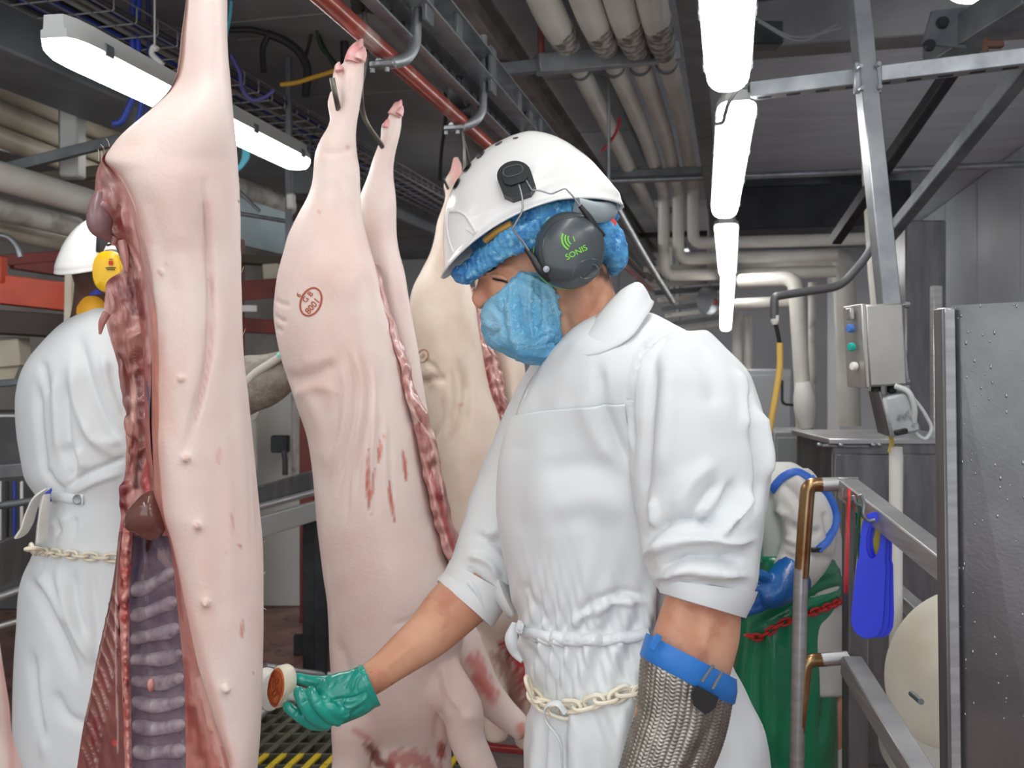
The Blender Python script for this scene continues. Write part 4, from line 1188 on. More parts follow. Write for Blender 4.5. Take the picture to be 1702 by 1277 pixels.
# ---- trousers and boots (below the picture)
mo('trousers', combine(limb([(1010, 1450, 1.62, .1), (1005, 1600, 1.63, .085), (1010, 1900, 1.66, .075)]), limb([(1130, 1450, 1.48, .1), (1135, 1600, 1.47, .085), (1140, 1950, 1.47, .075)])), mat('white trousers', (230, 232, 232), .8), man)
for fx_, fd in ((1015, 1.66), (1140, 1.47)):
    b = P(fx_, 600, fd); b[2] = 0
    mo('boot', combine(tube(np.array([b + UP * .34, b + UP * .2, b + UP * .08]), np.array([.07, .062, .06]), 16, 10), tube(np.array([b + RT * .06 + UP * .05, b - RT * .08 + UP * .05, b - RT * .2 + UP * .045]), np.array([.052, .055, .042]), 16, 12)), mat('white rubber boot', (225, 226, 224), .4), man)

# ---- beard snood
me = voxel(loft_edges([(806, 505, 889, 432, DM, .066), (800, 519, 922, 446, DM, .076), (800, 535, 936, 478, DM, .082), (805, 556, 940, 514, DM, .082), (817, 577, 941, 550, DM, .076), (845, 594, 938, 580, DM, .06), (880, 605, 932, 598, DM, .04), (900, 609, 922, 608, DM, .012)], 40, 36), .003, 3)
put(me, arr(me) - orgm)
folds(me, orgm, [([(850, 470), (848, 520), (858, 575), (872, 598)], 3.5, .006), ([(862, 470), (866, 530), (880, 585)], 3, -.005), ([(882, 462), (880, 520), (888, 580)], 3, .005), ([(900, 465), (902, 520), (898, 570)], 3, -.004), ([(835, 490), (838, 540), (850, 585)], 3, -.005),
                 ([(815, 505), (830, 520), (832, 545), (818, 560)], 4, -.006), ([(808, 520), (815, 545)], 7, .004), ([(895, 530), (920, 520), (938, 525)], 2.5, .004), ([(890, 560), (915, 548), (936, 560)], 2.5, .004), ([(900, 575), (920, 570), (932, 580)], 2.5, -.004), ([(885, 545), (910, 540), (935, 545)], 2.2, -.003),
                 ([(820, 575), (850, 590), (890, 600), (920, 596)], 5, -.004), ([(860, 455), (900, 470), (930, 500)], 3, .004), ([(870, 500), (900, 500), (935, 490)], 3, .003), ([(905, 460), (920, 500), (930, 540)], 2.4, .004), ([(842, 480), (870, 500), (900, 505)], 2.4, -.003)], -.2)
V = arr(me); put(me, V + normals(me) * (wob(V, 120, 3) * .0007 + .0030 * (1 - np.abs(wob(V * (1, 1, .7), 42, 6, 5))).clip(-.5, 1)**3 + .0016 * (1 - np.abs(wob(V, 90, 9, 5))).clip(-.3, 1)**3)[:, None])
paint(me, orgm, [(p_, 1.5, (190, 222, 236), .32) for p_ in ([(850, 470), (848, 520), (858, 575), (872, 598)], [(882, 462), (880, 520), (888, 580)], [(895, 530), (920, 520), (938, 525)], [(890, 560), (915, 548), (936, 560)], [(860, 455), (900, 470), (930, 500)], [(905, 460), (920, 500), (930, 540)],  # wrinkle ridges lightened in the colour with pale lines
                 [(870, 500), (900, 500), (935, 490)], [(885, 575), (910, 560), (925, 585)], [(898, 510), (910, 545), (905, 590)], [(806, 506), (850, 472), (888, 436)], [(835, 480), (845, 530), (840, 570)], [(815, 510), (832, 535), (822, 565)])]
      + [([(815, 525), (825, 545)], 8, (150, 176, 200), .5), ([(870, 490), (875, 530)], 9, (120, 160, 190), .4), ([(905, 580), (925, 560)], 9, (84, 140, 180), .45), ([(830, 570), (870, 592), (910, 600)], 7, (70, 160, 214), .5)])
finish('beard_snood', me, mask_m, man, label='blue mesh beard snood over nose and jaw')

# ---- hair net
OH = P(884, 395, DM)
KM = DM / FPX


def hl(u, w, v):
    """helmet-local millimetres-in-picture -> world"""
    return OH + hx_ * (u * KM) + hy_ * w + hz_ * (v * KM)


dome = []
for ph in np.linspace(0, 1.45, 14):
    a = np.linspace(0, 2 * math.pi, 36, endpoint=False)
    dome.append(np.array([hl(-22 + (122 + 3 * math.sin(9 * t)) * math.cos(ph) * math.cos(t), .094 * math.cos(ph) * math.sin(t), 5 - 34 * (1 - math.cos(t)) * .5 * math.cos(ph)**4 + 120 * math.sin(ph)) for t in a]))
net = [grid(np.array(dome), True, True),
       tube(np.array([P(762, 462, DM), P(778, 458, DM - .04), P(812, 436, DM - .072), P(850, 416, DM - .088), (P(890, 404, DM - .092))]), np.array([.010, .012, .011, .010, .009]), 12, 30),
       tube(np.array([P(775, 446, DM - .02), P(790, 440, DM - .05), P(818, 420, DM - .078), P(852, 400, DM - .092), P(892, 388, DM - .096)]), .0125, 12, 30),
       tube(np.array([P(790, 430, DM - .03), P(808, 420, DM - .06), P(832, 402, DM - .084), P(862, 384, DM - .096), P(900, 374, DM - .1)]), .0125, 12, 30),
       ell(P(768, 456, DM), (.018, .05, .014), HA), tube(np.array([P(762, 462, DM), P(778, 458, DM + .04), P(812, 436, DM + .072), P(850, 416, DM + .088)]), np.array([.010, .012, .011, .010]), 12, 20),
       ell(P(1008, 408, DM), (.034, .06, .038), HA), ell(P(1022, 425, DM - .02), (.021, .035, .026), HA), ell(P(1000, 385, DM - .035), (.03, .03, .025), HA), ell(P(1016, 440, DM), (.012, .03, .02), HA)]
me = voxel(combine(*net), .003, 3)
put(me, arr(me) - orgm)
V = arr(me); N = normals(me)
an = np.arctan2((V + orgm - OH) @ hy_, (V + orgm - OH) @ hx_)
put(me, V + N * (.0011 * np.sin(an * 70 + 3 * wob(V, 30, 1)) + .0015 * wob(V, 110, 4) + .001 * wob(V, 230, 6))[:, None])
finish('hair_net', me, net_m, man, label='crinkled blue hair net')

# ---- helmet
helm_m = mat('glossy white helmet shell', (244, 245, 243), .22, 0, (238, 239, 236), 3, coat=.3)
HP = [(-4, 158, -152, .112), (4, 157, -158, .113), (12, 153, -161, .110), (30, 146, -157, .109), (52, 138, -149, .107), (80, 124, -138, .100), (101, 110, -126, .091), (125, 88, -110, .076), (143, 64, -94, .058), (157, 36, -76, .038), (165, 8, -60, .02), (168.5, -22, -40, .006)]
tab = np.array(HP, float)


def helmet_shell(O, ax, K, back_lip=1.0):
    """safety helmet: dome, short peak in front, raised sides, lip at the back"""
    fx_, sy_, uz_ = ax
    vs = np.concatenate([np.linspace(-4, 60, 18), np.linspace(66, 168.5, 26)])
    q = herm(tab[:, 0], tab[:, 1:], vs)
    a = np.linspace(0, 2 * math.pi, 72, endpoint=False)
    R = []
    for v, (uf, ub, w) in zip(vs, q):
        c, hwid = (uf + ub) / 2, (uf - ub) / 2
        rim = (34 * np.sin(a)**2 - 14 * back_lip * np.clip(-np.cos(a) - .35, 0, 1)) * max(0, 1 - (v + 4) / 66)
        fl = 1 + .05 * max(0, 1 - (v + 4) / 10)
        ridge = 3.0 * np.exp(-(np.sin(a) / .22)**2) * np.clip((v - 60) / 60, 0, 1)
        R.append(np.array([O + fx_ * ((c + (hwid * fl + ridge[k]) * math.cos(t)) * K) + sy_ * (w / KM * K * fl * math.copysign(abs(math.sin(t))**.92, math.sin(t))) + uz_ * ((v + rim[k]) * K) for k, t in enumerate(a)]))
    g = grid(np.array(R), True, False)
    return g[0], g[1] + [tuple(range((len(vs) - 1) * 72, len(vs) * 72))]


g = helmet_shell(OH, (hx_, hy_, hz_), KM)
hm = mo('helmet', g, helm_m, man, ang=60, label='glossy white safety helmet')
md = hm.modifiers.new('thickness', 'SOLIDIFY'); md.thickness = .003; md.offset = -1
helm_tree = bvh(hm.data, orgm)
ORG[hm.name] = orgm
for x, y, l, r_, rot in ((799, 258, 9, 3.2, -45), (777, 279, 10, 3.6, -52), (759, 306, 11, 3.4, -62), (829, 239, 7, 2.2, -30), (857, 230, 5, 1.6, -10)):
    th = np.linspace(0, 2 * math.pi, 18, endpoint=False); k = math.radians(rot)
    e = np.stack([x + l * np.cos(th) * math.cos(k) - r_ * np.sin(th) * math.sin(k), y + l * np.cos(th) * math.sin(k) + r_ * np.sin(th) * math.cos(k)], 1)
    pr = press(np.concatenate([e, [[x, y]]]), [helm_tree], .0008)
    mo('vent', (pr, [(i, (i + 1) % 18, 18) for i in range(18)]), mat('dark vent slot', (92, 92, 94), .6), hm)
mo('ridge', tube(press(cr(np.array([(748, 352), (762, 352), (774, 358), (784, 372), (794, 388)], float), 24), [helm_tree], .001), np.linspace(.0022, .0034, 24), 8), helm_m, hm)
mo('ridge', tube(press(cr(np.array([(744, 348), (743, 375), (747, 400), (754, 420)], float), 24), [helm_tree], .0), .0012, 6), helm_m, hm)
mo('ridge', tube(press(cr(np.array([(776, 380), (784, 386), (790, 390)], float), 8), [helm_tree], .001), .002, 6), helm_m, hm)
mo('sweatband', tube(np.array([P(806, 400, DM - .078), P(826, 385, DM - .09), P(850, 372, DM - .1)]), .006, 8, 12), mat('ochre sweatband', (196, 150, 70), .6), hm)
mo('cradle', tube(np.array([P(958, 345, DM - .1), P(985, 352, DM - .085), P(1010, 352, DM - .05), P(1016, 348, DM)]), .011, 10, 20, flat=1.6), mat('grey cradle band', (150, 160, 165), .5), hm)
mo('ratchet', box(P(1012, 372, DM - .03), (.016, .03, .02), HA, .004), black_pl, hm)
mo('ratchet_knob', lathe([(.001, .008), (.006, .008), (.007, 0), (.006, -.006)], P(1018, 371, DM - .045), -FW, 14), mat('red plastic', (224, 60, 40), .4), hm)

# ---- ear defender clipped to the helmet
grey_cup = mat('dark grey ear cup', (72, 80, 84), .28, 0, (64, 71, 75), 8, coat=.15)
lime = mat('lime green print', (126, 214, 58), .45)
bp = press([(858, 303), (842, 300), (876, 300), (858, 285), (858, 322)], [helm_tree], .0)
bx_ = unit(bp[2] - bp[1]); bz_ = unit(bp[3] - bp[4]); bn = unit(np.cross(bx_, bz_)); bn = bn if bn @ FW < 0 else -bn
ed = thing('ear_defender', P(945, 417, DM - .1), 'x', 'x')
del ed['label']; del ed['category']
ed.parent = man; ed.location = (ORG[ed.name] - orgm).tolist()
th = np.linspace(0, math.pi, 14)
outl = [(27 * math.cos(t) * KM, (6 + 24 * math.sin(t)) * KM) for t in th] + [(-25 * KM, -22 * KM), (-14 * KM, -32 * KM), (16 * KM, -30 * KM), (27 * KM, -20 * KM)]
cl, sl_ = math.cos(.28), math.sin(.28)
ax1, ay1 = bx_ * cl + bz_ * sl_, -bx_ * sl_ + bz_ * cl
mo('bracket', combine(plate(outl, .016, bp[0] + bn * .006, ax1, ay1), plate([(x * .72, y * .55 + .006) for x, y in outl], .022, bp[0] + bn * .007, ax1, ay1)), black_pl, ed, ang=30)
mo('bracket_ring', ring_link(bp[0] + bn * .0185 + ay1 * .011, ax1, bn, .032, .018, .0012), mat('grey emboss', (78, 80, 82), .4), ed)
mo('wire_arm', tube(np.concatenate([cr(np.array([bp[0] + bn * .012 + ax1 * .003 - ay1 * .002, P(868, 330, DM - .128), P(869, 345, DM - .135)]), 8), np.array([P(866, 356, DM - .135), P(853, 378, DM - .128), P(852, 382, DM - .127), P(868, 400, DM - .122), P(884, 424, DM - .118)])]), .0017, 8), galv, ed)
mo('wire_arm', tube(np.concatenate([[bp[0] + bn * .012 + ax1 * .014, P(884, 316, DM - .13)], [P(898, 317, DM - .132), P(914, 322, DM - .132), P(918, 322, DM - .132), P(936, 314, DM - .132), P(941, 314, DM - .13), P(952, 326, DM - .128), P(966, 346, DM - .122)]]), .0014, 8), galv, ed)
mo('arm_sleeve', tube(np.array([P(964, 342, DM - .122), P(978, 360, DM - .118), P(992, 382, DM - .112), P(1003, 392, DM - .105)]), np.array([.004, .0055, .006, .0045]), 10, 16), black_pl, ed)
mo('arm_sleeve', tube(np.array([P(874, 412, DM - .116), P(888, 432, DM - .118), P(900, 452, DM - .118), P(914, 466, DM - .112)]), np.array([.004, .006, .0065, .005]), 10, 16), black_pl, ed)
mo('pivot', lathe([(.001, .006), (.005, .005), (.006, 0), (.006, -.004)], P(908, 448, DM - .127), -FW, 16), galv, ed)
ec = P(946, 417, DM - .098); tl = math.radians(-14)
ex, ey = RT * math.cos(tl) - UP * math.sin(tl) * -1, None
ex = unit(RT * math.cos(.22) - UP * math.sin(.22)); ey = unit(RT * math.sin(.22) + UP * math.cos(.22))


def cup(prof, c, sx=.0565, sy=.0625, n=48):
    a = np.linspace(0, 2 * math.pi, n, endpoint=False)
    ca = np.sign(np.cos(a)) * np.abs(np.cos(a))**.92; sa = np.sign(np.sin(a)) * np.abs(np.sin(a))**.92
    return grid(np.array([c - FW * h + (k * sx * ca)[:, None] * ex + (k * sy * sa)[:, None] * ey for k, h in prof]), True, True)


mo('cup_cushion', cup([(.82, -.03), (.9, -.022), (.93, -.012), (.9, -.004)], ec), black_pl, ed)
mo('cup_rim', cup([(.96, -.008), (1.0, -.004), (1.0, .0), (.97, .002)], ec - RT * .001), lime, ed)
cu = mo('ear_cup', cup([(.985, -.002), (1.0, .003), (.99, .008), (.95, .015), (.86, .023), (.72, .029), (.5, .0325), (.25, .034), (.02, .0345)], ec), grey_cup, ed)
cup_tree = bvh(cu.data, ORG[ed.name])
mo('seam_line', tube(press(cr(np.array([(905, 440), (900, 415), (908, 385), (930, 366), (955, 362)], float), 30), [cup_tree], .0), .0006, 6), black_pl, ed)
mo('embossed_oval', ring_link(press([(978, 452)], [cup_tree], .0)[0], unit(ex + ey * .55), -FW, .032, .02, .0016), grey_cup, ed)
mo('embossed_edge', tube(press(cr(np.array([(952, 462), (953, 452), (966, 436), (985, 431), (997, 433)], float), 20), [cup_tree], .0), .0013, 6), grey_cup, ed)
g = []
q, F = text_px('SONIS', 958, 420, 13.5, math.radians(27), 1.05); g.append((press(q, [cup_tree], .0008), F))
q, F = text_px('.', 943, 428, 12, math.radians(27)); g.append((press(q, [cup_tree], .0008), F))
for r0, r1 in ((9, 11.2), (13.5, 16), (18.5, 21.5)):
    th = np.radians(np.linspace(118, 205, 14))
    e = np.array([[(954 + r * math.cos(t), 397 + r * math.sin(t)) for t in th] for r in (r0, r1)])
    g.append(grid(press(e.reshape(-1, 2), [cup_tree], .0008).reshape(2, 14, 3)))
q, F = text_px('1', 954, 398, 12, math.radians(20)); g.append((press(q, [cup_tree], .0008), F))
mo('printed_logo', combine(*g), lime, ed)

# ---- green rubber glove on the reaching hand
glove_m = mat('wet green nitrile glove', (26, 166, 148), .2, 0, (14, 140, 126), 14, bump=.22, bscale=120, coat=.35)
hand = [loft_edges([(598, 1106, 630, 1172, 1.505, .030), (586, 1112, 612, 1186, 1.502, .028), (566, 1117, 584, 1199, 1.50, .026), (547, 1123, 560, 1207, 1.497, .024), (530, 1134, 538, 1206, 1.493, .019), (520, 1146, 524, 1204, 1.49, .012)], 30, 26),
        limb([(578, 1138, 1.505, .018), (552, 1136, 1.51, .0145), (530, 1135, 1.51, .0115), (508, 1131, 1.51, .0098), (492, 1127, 1.51, .0088), (484, 1125, 1.51, .0065)], 30, 14),
        limb([(548, 1202, 1.488, .012), (526, 1196, 1.474, .0108), (510, 1180, 1.464, .0100), (500, 1160, 1.464, .0095), (496, 1147, 1.47, .0088), (495, 1142, 1.472, .006)], 30, 14),
        limb([(566, 1196, 1.484, .013), (548, 1190, 1.472, .0112), (533, 1176, 1.463, .0102), (521, 1159, 1.464, .0094), (515, 1147, 1.47, .0085), (513, 1143, 1.472, .006)], 30, 14),
        limb([(548, 1205, 1.497, .010), (522, 1204, 1.488, .0105), (503, 1195, 1.478, .010), (488, 1183, 1.474, .0095), (477, 1174, 1.476, .0085), (473, 1171, 1.478, .006)], 30, 14),
        limb([(576, 1186, 1.482, .012), (562, 1184, 1.472, .0102), (550, 1174, 1.468, .0092), (541, 1163, 1.474, .0082), (537, 1157, 1.482, .006)], 24, 12)]
me = voxel(combine(*hand), .0021, 3)
put(me, arr(me) - orgm)
folds(me, orgm, [([(600, 1115), (590, 1130), (584, 1150)], 2.2, .0025), ([(590, 1112), (580, 1130), (572, 1145)], 2, -.002), ([(610, 1150), (590, 1160), (565, 1163), (545, 1165)], 2.4, -.004), ([(612, 1158), (592, 1172), (570, 1180)], 2.2, .003), ([(606, 1172), (588, 1184), (566, 1192)], 2.2, -.003), ([(575, 1122), (560, 1132), (548, 1144)], 2.2, -.002),
                 ([(575, 1160), (568, 1172), (574, 1185)], 2, .003), ([(598, 1125), (592, 1140), (595, 1155)], 1.6, -.0016), ([(566, 1125), (556, 1136)], 2, .002), ([(540, 1126), (544, 1140)], 1.6, -.0014), ([(500, 1170), (512, 1164)], 1.4, -.0014), ([(522, 1172), (534, 1164)], 1.4, -.0014), ([(488, 1190), (496, 1182)], 1.4, -.0014)], -.1)
finish('rubber_glove', me, glove_m, man, label='wet green rubber glove')
cuff_r = []
for k, (t, w) in enumerate(((0, .0), (.3, .001), (.7, .0018), (1, .003))):
    cuff_r.append(t)
mo('glove_cuff', loft_edges([(594, 1106, 622, 1178, 1.505, .033), (600, 1105, 630, 1175, 1.507, .034), (603, 1105, 633, 1173, 1.508, .036), (600, 1109, 628, 1170, 1.508, .030)], None, 30), glove_m, man)

# ---- mail glove with its blue strap on the near hand
rows = [(1069, 1068, 1224, 1136, 1.325, .060), (1067, 1084, 1223, 1146, 1.325, .060), (1064, 1110, 1218, 1164, 1.322, .058), (1062, 1140, 1213, 1190, 1.32, .056), (1057, 1180, 1206, 1222, 1.318, .054), (1045, 1220, 1195, 1255, 1.316, .053), (1030, 1272, 1176, 1296, 1.314, .052), (1012, 1325, 1150, 1342, 1.312, .05), (1000, 1400, 1125, 1410, 1.30, .052), (1012, 1455, 1110, 1462, 1.295, .045), (1035, 1480, 1090, 1484, 1.29, .02)]
qr = np.array(rows, float)
ss = np.concatenate([[0], np.cumsum(np.hypot(np.diff((qr[:, 0] + qr[:, 2]) / 2), np.diff((qr[:, 1] + qr[:, 3]) / 2)))])
M_, K_ = 420, 280
qq = herm(ss, qr, np.linspace(0, ss[-1], M_))
aa = np.linspace(0, 2 * math.pi, K_, endpoint=False)[None]
vv = np.linspace(0, 1, M_)[:, None]
cols = 46.0
ph = aa / (2 * math.pi) * cols
colid = np.floor(ph); fr_ = ph - colid
link_ = .5 + .5 * np.cos(2 * math.pi * (vv * 62 + .45 * np.abs(fr_ - .5) * 2 * np.where(colid % 2 == 0, 1, -1)))
disp = .0017 * np.sin(math.pi * fr_)**.7 * (.45 + .55 * link_) * np.clip(vv * 60, .4, 1)
wr = .004 * np.exp(-((np.mod(aa - 4.9 + .5 * vv, 6.283) - .3) / .16)**2) * np.clip(vv * 6 - .6, 0, 1) - .005 * np.exp(-((np.mod(aa - 5.35 + .9 * vv, 6.283) - .3) / .14)**2) * np.clip(vv * 6 - .5, 0, 1)
dd = disp + wr
mx, my = (qq[:, :1] + qq[:, 2:3]) / 2, (qq[:, 1:2] + qq[:, 3:4]) / 2
hxp, hyp = (qq[:, 2:3] - qq[:, :1]) / 2, (qq[:, 3:4] - qq[:, 1:2]) / 2
kx = 1 + dd / .07
R = PV(mx + hxp * np.cos(aa) * kx, my + hyp * np.cos(aa) * kx, qq[:, 4:5] + (qq[:, 5:6] + dd) * np.sin(aa))
mail_m = mat('steel ring mail', (168, 164, 156), .34, .8, (140, 136, 128), 40)
mg = mo('mail_glove', grid(R, True, True), mail_m, man, ang=180, label='grey steel ring-mail glove')
strap_m = mat('blue strap', (48, 128, 208), .45, 0, (40, 112, 192), 12, bump=.1, bscale=200)


def arm_ring(rws, n=48):
    return loft_edges(rws, None, n)


mo('strap', arm_ring([(1082, 1056, 1216, 1128, 1.326, .058), (1074, 1052, 1225, 1130, 1.326, .066), (1068, 1070, 1226, 1150, 1.326, .068), (1063, 1088, 1222, 1170, 1.326, .068), (1066, 1094, 1216, 1174, 1.326, .066), (1074, 1094, 1208, 1168, 1.326, .058)]), strap_m, mg)
ORG[mg.name] = orgm
for x0, y0, x1, y1 in ((1186, 1106, 1166, 1134), (1201, 1116, 1184, 1146)):
    mo('strap_slide', bar(P(x0, y0, 1.254), P(x1, y1, 1.25), .004, .003, FW, .001), galv_dull, mg)
mo('strap_loop', bar(P(1096, 1056, 1.264), P(1082, 1080, 1.264), .010, .004, FW, .001), strap_m, mg)
mo('tab', combine(plate([(0, 0), (.03, -.016), (.026, -.03), (.012, -.04), (-.004, -.028), (-.008, -.012)], .003, P(1158, 1140, 1.252), RT, UP)), black_rub, mg)
me = None

# ---- ink stamp held in the glove
st = thing('ink_stamp', P(470, 1150, 1.5), 'white two-headed ink stamp with an orange-inked face, held in the green glove', 'stamp')
ca_ = unit(P(452, 1136, 1.478) - P(532, 1162, 1.505))
nrm_ = unit(-RT * .66 - FW * .74 + UP * .04)
fc = P(459, 1143, 1.482)
mo('handle', lathe([(.001, -.082), (.009, -.080), (.0125, -.070), (.0125, -.03), (.016, -.018), (.024, -.012)], fc, ca_, 26), white_pvc, st)
u1 = unit(P(472, 1112, 1.482) - P(446, 1174, 1.482)); u1 = unit(u1 - nrm_ * (u1 @ nrm_)); u2 = np.cross(nrm_, u1)


def oval(prof, o, a_, b_, n=40):
    t = np.linspace(0, 2 * math.pi, n, endpoint=False)
    return grid(np.array([o + nrm_ * h + (k * a_ * np.cos(t))[:, None] * u1 + (k * b_ * np.sin(t))[:, None] * u2 for k, h in prof]), True, True)


mo('head', oval([(.55, -.03), (.9, -.024), (1.0, -.018), (1.0, -.003), (.94, .0)], fc, .037, .024), cream_pvc, st)
mo('face', oval([(.94, -.001), (.93, .001), (.9, .0015)], fc, .036, .023), mat('orange inked rubber', (204, 122, 66), .45, 0, (166, 74, 34), 60, bump=.3, bscale=200), st)
gr_ = mat('dark orange relief', (150, 66, 28), .4)
mo('raised_ring', ring_link(fc + nrm_ * .002, u1, nrm_, .056, .034, .0016), gr_, st)
for k, (o1, o2, L_) in enumerate(((.012, 0, .012), (.002, .004, .014), (-.009, -.002, .014), (-.001, -.008, .01), (.014, .007, .008))):
    mo('raised_character', ring_link(fc + nrm_ * .002 + u1 * o1 + u2 * o2, unit(u1 + u2 * (.7 if k % 2 else -.5)), nrm_, L_, L_ * .55, .0013, 14, 6), gr_, st)
mo('second_head', lathe([(.02, -.014), (.034, -.012), (.035, .012), (.028, .016)], P(446, 1146, 1.575), unit(-RT + FW * .5), 30), white_pvc, st)
# ================================================================== the worker seen from behind, and the one in the green apron
D2 = 2.45
KW = D2 / FPX
w1 = thing('person', P(130, 600, D2) * (1, 1, 0), 'worker seen from behind in white coat with yellow ear defenders and orange collar', 'person')
ow = ORG[w1.name]
_wf = unit(RT * .34 + FW * .94 - UP * .04)
WA = np.array([_wf, unit(np.cross(UP, _wf)), unit(np.cross(_wf, unit(np.cross(UP, _wf))))])
darkskin = mat('dark brown skin', (96, 66, 56), .5, 0, (82, 54, 46), 10)
me = voxel(combine(ell(P(176, 446, D2), (.098, .074, .105), WA), ell(P(190, 474, D2), (.07, .062, .07), WA), limb([(163, 470, D2, .058), (160, 530, D2, .065), (150, 600, D2, .1)]),
                   rows_loft([(560, 100, 220, D2, .1), (640, 60, 230, D2, .14), (900, 70, 230, D2, .13), (1000, 60, 240, D2, .14), (1250, 60, 240, D2, .13)], 24),
                   limb([(215, 620, D2, .06), (300, 690, 2.42, .05), (380, 655, 2.3, .045), (440, 632, 2.26, .04), (470, 614, 2.24, .03), (490, 604, 2.24, .03), (505, 600, 2.24, .02)]),
                   limb([(110, 640, 2.5, .06), (110, 740, 2.65, .05), (150, 800, 2.8, .045), (200, 790, 2.9, .03)]),
                   limb([(112, 1200, D2, .07), (100, 1400, D2, .06), (90, 1500, D2, .04)]), limb([(190, 1200, D2 + .05, .09), (195, 1400, D2 + .05, .06), (195, 1480, D2 + .05, .04)])), .009, 3)
put(me, arr(me) - ow)
finish('body', me, darkskin, w1)
me = voxel(combine(rows_loft([(512, 140, 205, D2, .09), (535, 105, 225, D2, .14), (570, 68, 238, D2, .17), (610, 38, 248, D2, .19), (650, 26, 255, D2, .19), (700, 25, 258, D2, .19), (760, 33, 258, D2, .185), (800, 42, 256, D2, .18), (830, 62, 250, D2, .165), (880, 60, 250, D2, .165), (915, 56, 250, D2, .17), (960, 36, 255, D2, .18), (1050, 26, 260, D2, .19), (1280, 20, 265, D2, .2), (1420, 25, 262, D2, .2)], 44),
                   limb([(215, 620, D2 - .06, .1), (290, 700, 2.4, .08), (350, 690, 2.33, .07), (400, 665, 2.27, .065)]), limb([(110, 640, 2.5, .1), (110, 740, 2.62, .085), (140, 800, 2.74, .07)])), .007, 4)
put(me, arr(me) - ow)
folds(me, ow, [([(130, 560), (150, 640), (175, 700), (205, 740)], 9, -.016), ([(118, 600), (135, 690), (165, 740), (205, 760)], 9, .014), ([(105, 640), (110, 720), (118, 780)], 7, -.014), ([(92, 620), (95, 700), (100, 760)], 8, .010), ([(140, 700), (160, 730), (205, 735)], 7, .010),
               ([(62, 640), (66, 720), (75, 790)], 6, -.012), ([(75, 780), (90, 805), (110, 820)], 6, -.010), ([(112, 810), (140, 790), (175, 775), (210, 760)], 4, -.014), ([(120, 820), (160, 800), (205, 785)], 5, .008), ([(105, 740), (120, 770), (118, 800)], 7, -.014), ([(130, 745), (140, 780)], 8, .010),
               ([(45, 960), (70, 1000), (100, 1060), (130, 1130)], 8, -.016), ([(60, 950), (85, 985), (110, 1040)], 8, .012), ([(95, 940), (110, 1000), (130, 1060), (160, 1110)], 8, .014), ([(120, 950), (125, 1010), (140, 1060)], 7, -.012), ([(50, 1080), (60, 1160), (80, 1240)], 8, -.012), ([(70, 1100), (75, 1180), (75, 1270)], 9, .010),
               ([(90, 1150), (110, 1190), (150, 1210)], 8, -.012), ([(150, 950), (160, 1040), (165, 1130)], 9, -.010), ([(45, 860), (80, 870), (120, 860)], 8, .006), ([(95, 860), (98, 890)], 4, -.008), ([(125, 860), (122, 895)], 4, -.008), ([(180, 600), (195, 660), (215, 700)], 7, -.012), ([(170, 590), (185, 650), (205, 690)], 6, .010), ([(70, 600), (80, 660)], 7, -.008)])
finish('coat', me, coat_m, w1)
wt = bvh(me, ow)
mo('mesh_sleeve', limb([(380, 660, 2.29, .068), (410, 640, 2.25, .072), (440, 632, 2.24, .066), (465, 620, 2.235, .055), (484, 608, 2.235, .045)], 24, 24), mat('grey knitted sleeve', (158, 152, 142), .8, 0, (128, 122, 112), 50, bump=.8, bscale=160), w1, label='grey knitted arm guard')
mo('sleeve_hem', tube(np.array([P(404, 640, 2.18), P(425, 620, 2.18), P(450, 604, 2.18), P(474, 588, 2.19)]), .010, 10, 16), mat('pale knit hem', (196, 194, 184), .8), w1)
mo('glove', combine(tube(np.array([P(474, 602, 2.235), P(490, 598, 2.235), P(508, 596, 2.24)]), np.array([.028, .034, .026]), 14, 14)), mat('pale teal glove', (130, 208, 196), .3), w1)
mo('glove_fingertip', tube(np.array([P(460, 593, 2.18), P(468, 591, 2.185), P(478, 594, 2.19)]), np.array([.006, .010, .012]), 10, 10), MATS['pale teal glove'], w1)
orange = mat('orange collar', (232, 168, 40), .6)
cb = [np.array([P(152 + 34 * math.cos(t) * k, y, D2 + .085 * math.sin(t) * k) for t in np.linspace(0, 2 * math.pi, 30, endpoint=False)]) for y, k in ((522, 1.0), (510, .95), (496, .8), (490, .72))]
mo('collar', grid(np.array(cb), True), orange, w1)
cb = [np.array([P(160 + 30 * math.cos(t) * k, y - 4 * math.cos(t), D2 + .072 * math.sin(t) * k) for t in np.linspace(0, 2 * math.pi, 30, endpoint=False)]) for y, k in ((490, .98), (480, 1.0), (470, .95))]
mo('neck_band', grid(np.array(cb), True), mat('blue band', (44, 62, 168), .6), w1)
Ow = P(184, 466, D2)
hw1 = mo('helmet', helmet_shell(Ow, WA, KM * .95, .2), helm_m, w1, ang=60, label='white safety helmet')
md = hw1.modifiers.new('thickness', 'SOLIDIFY'); md.thickness = .003; md.offset = -1
ORG[hw1.name] = ow
yel = mat('yellow ear cup', (240, 190, 20), .35)
cc = P(183, 452, D2 - .125)
th = np.linspace(0, 2 * math.pi, 32, endpoint=False)


def ycup(prof, c):
    return grid(np.array([c - FW * h + (k * .041 * np.sign(np.cos(th)) * np.abs(np.cos(th))**.85)[:, None] * RT + (k * .054 * np.sign(np.sin(th)) * np.abs(np.sin(th))**.85)[:, None] * UP for k, h in prof]), True, True)


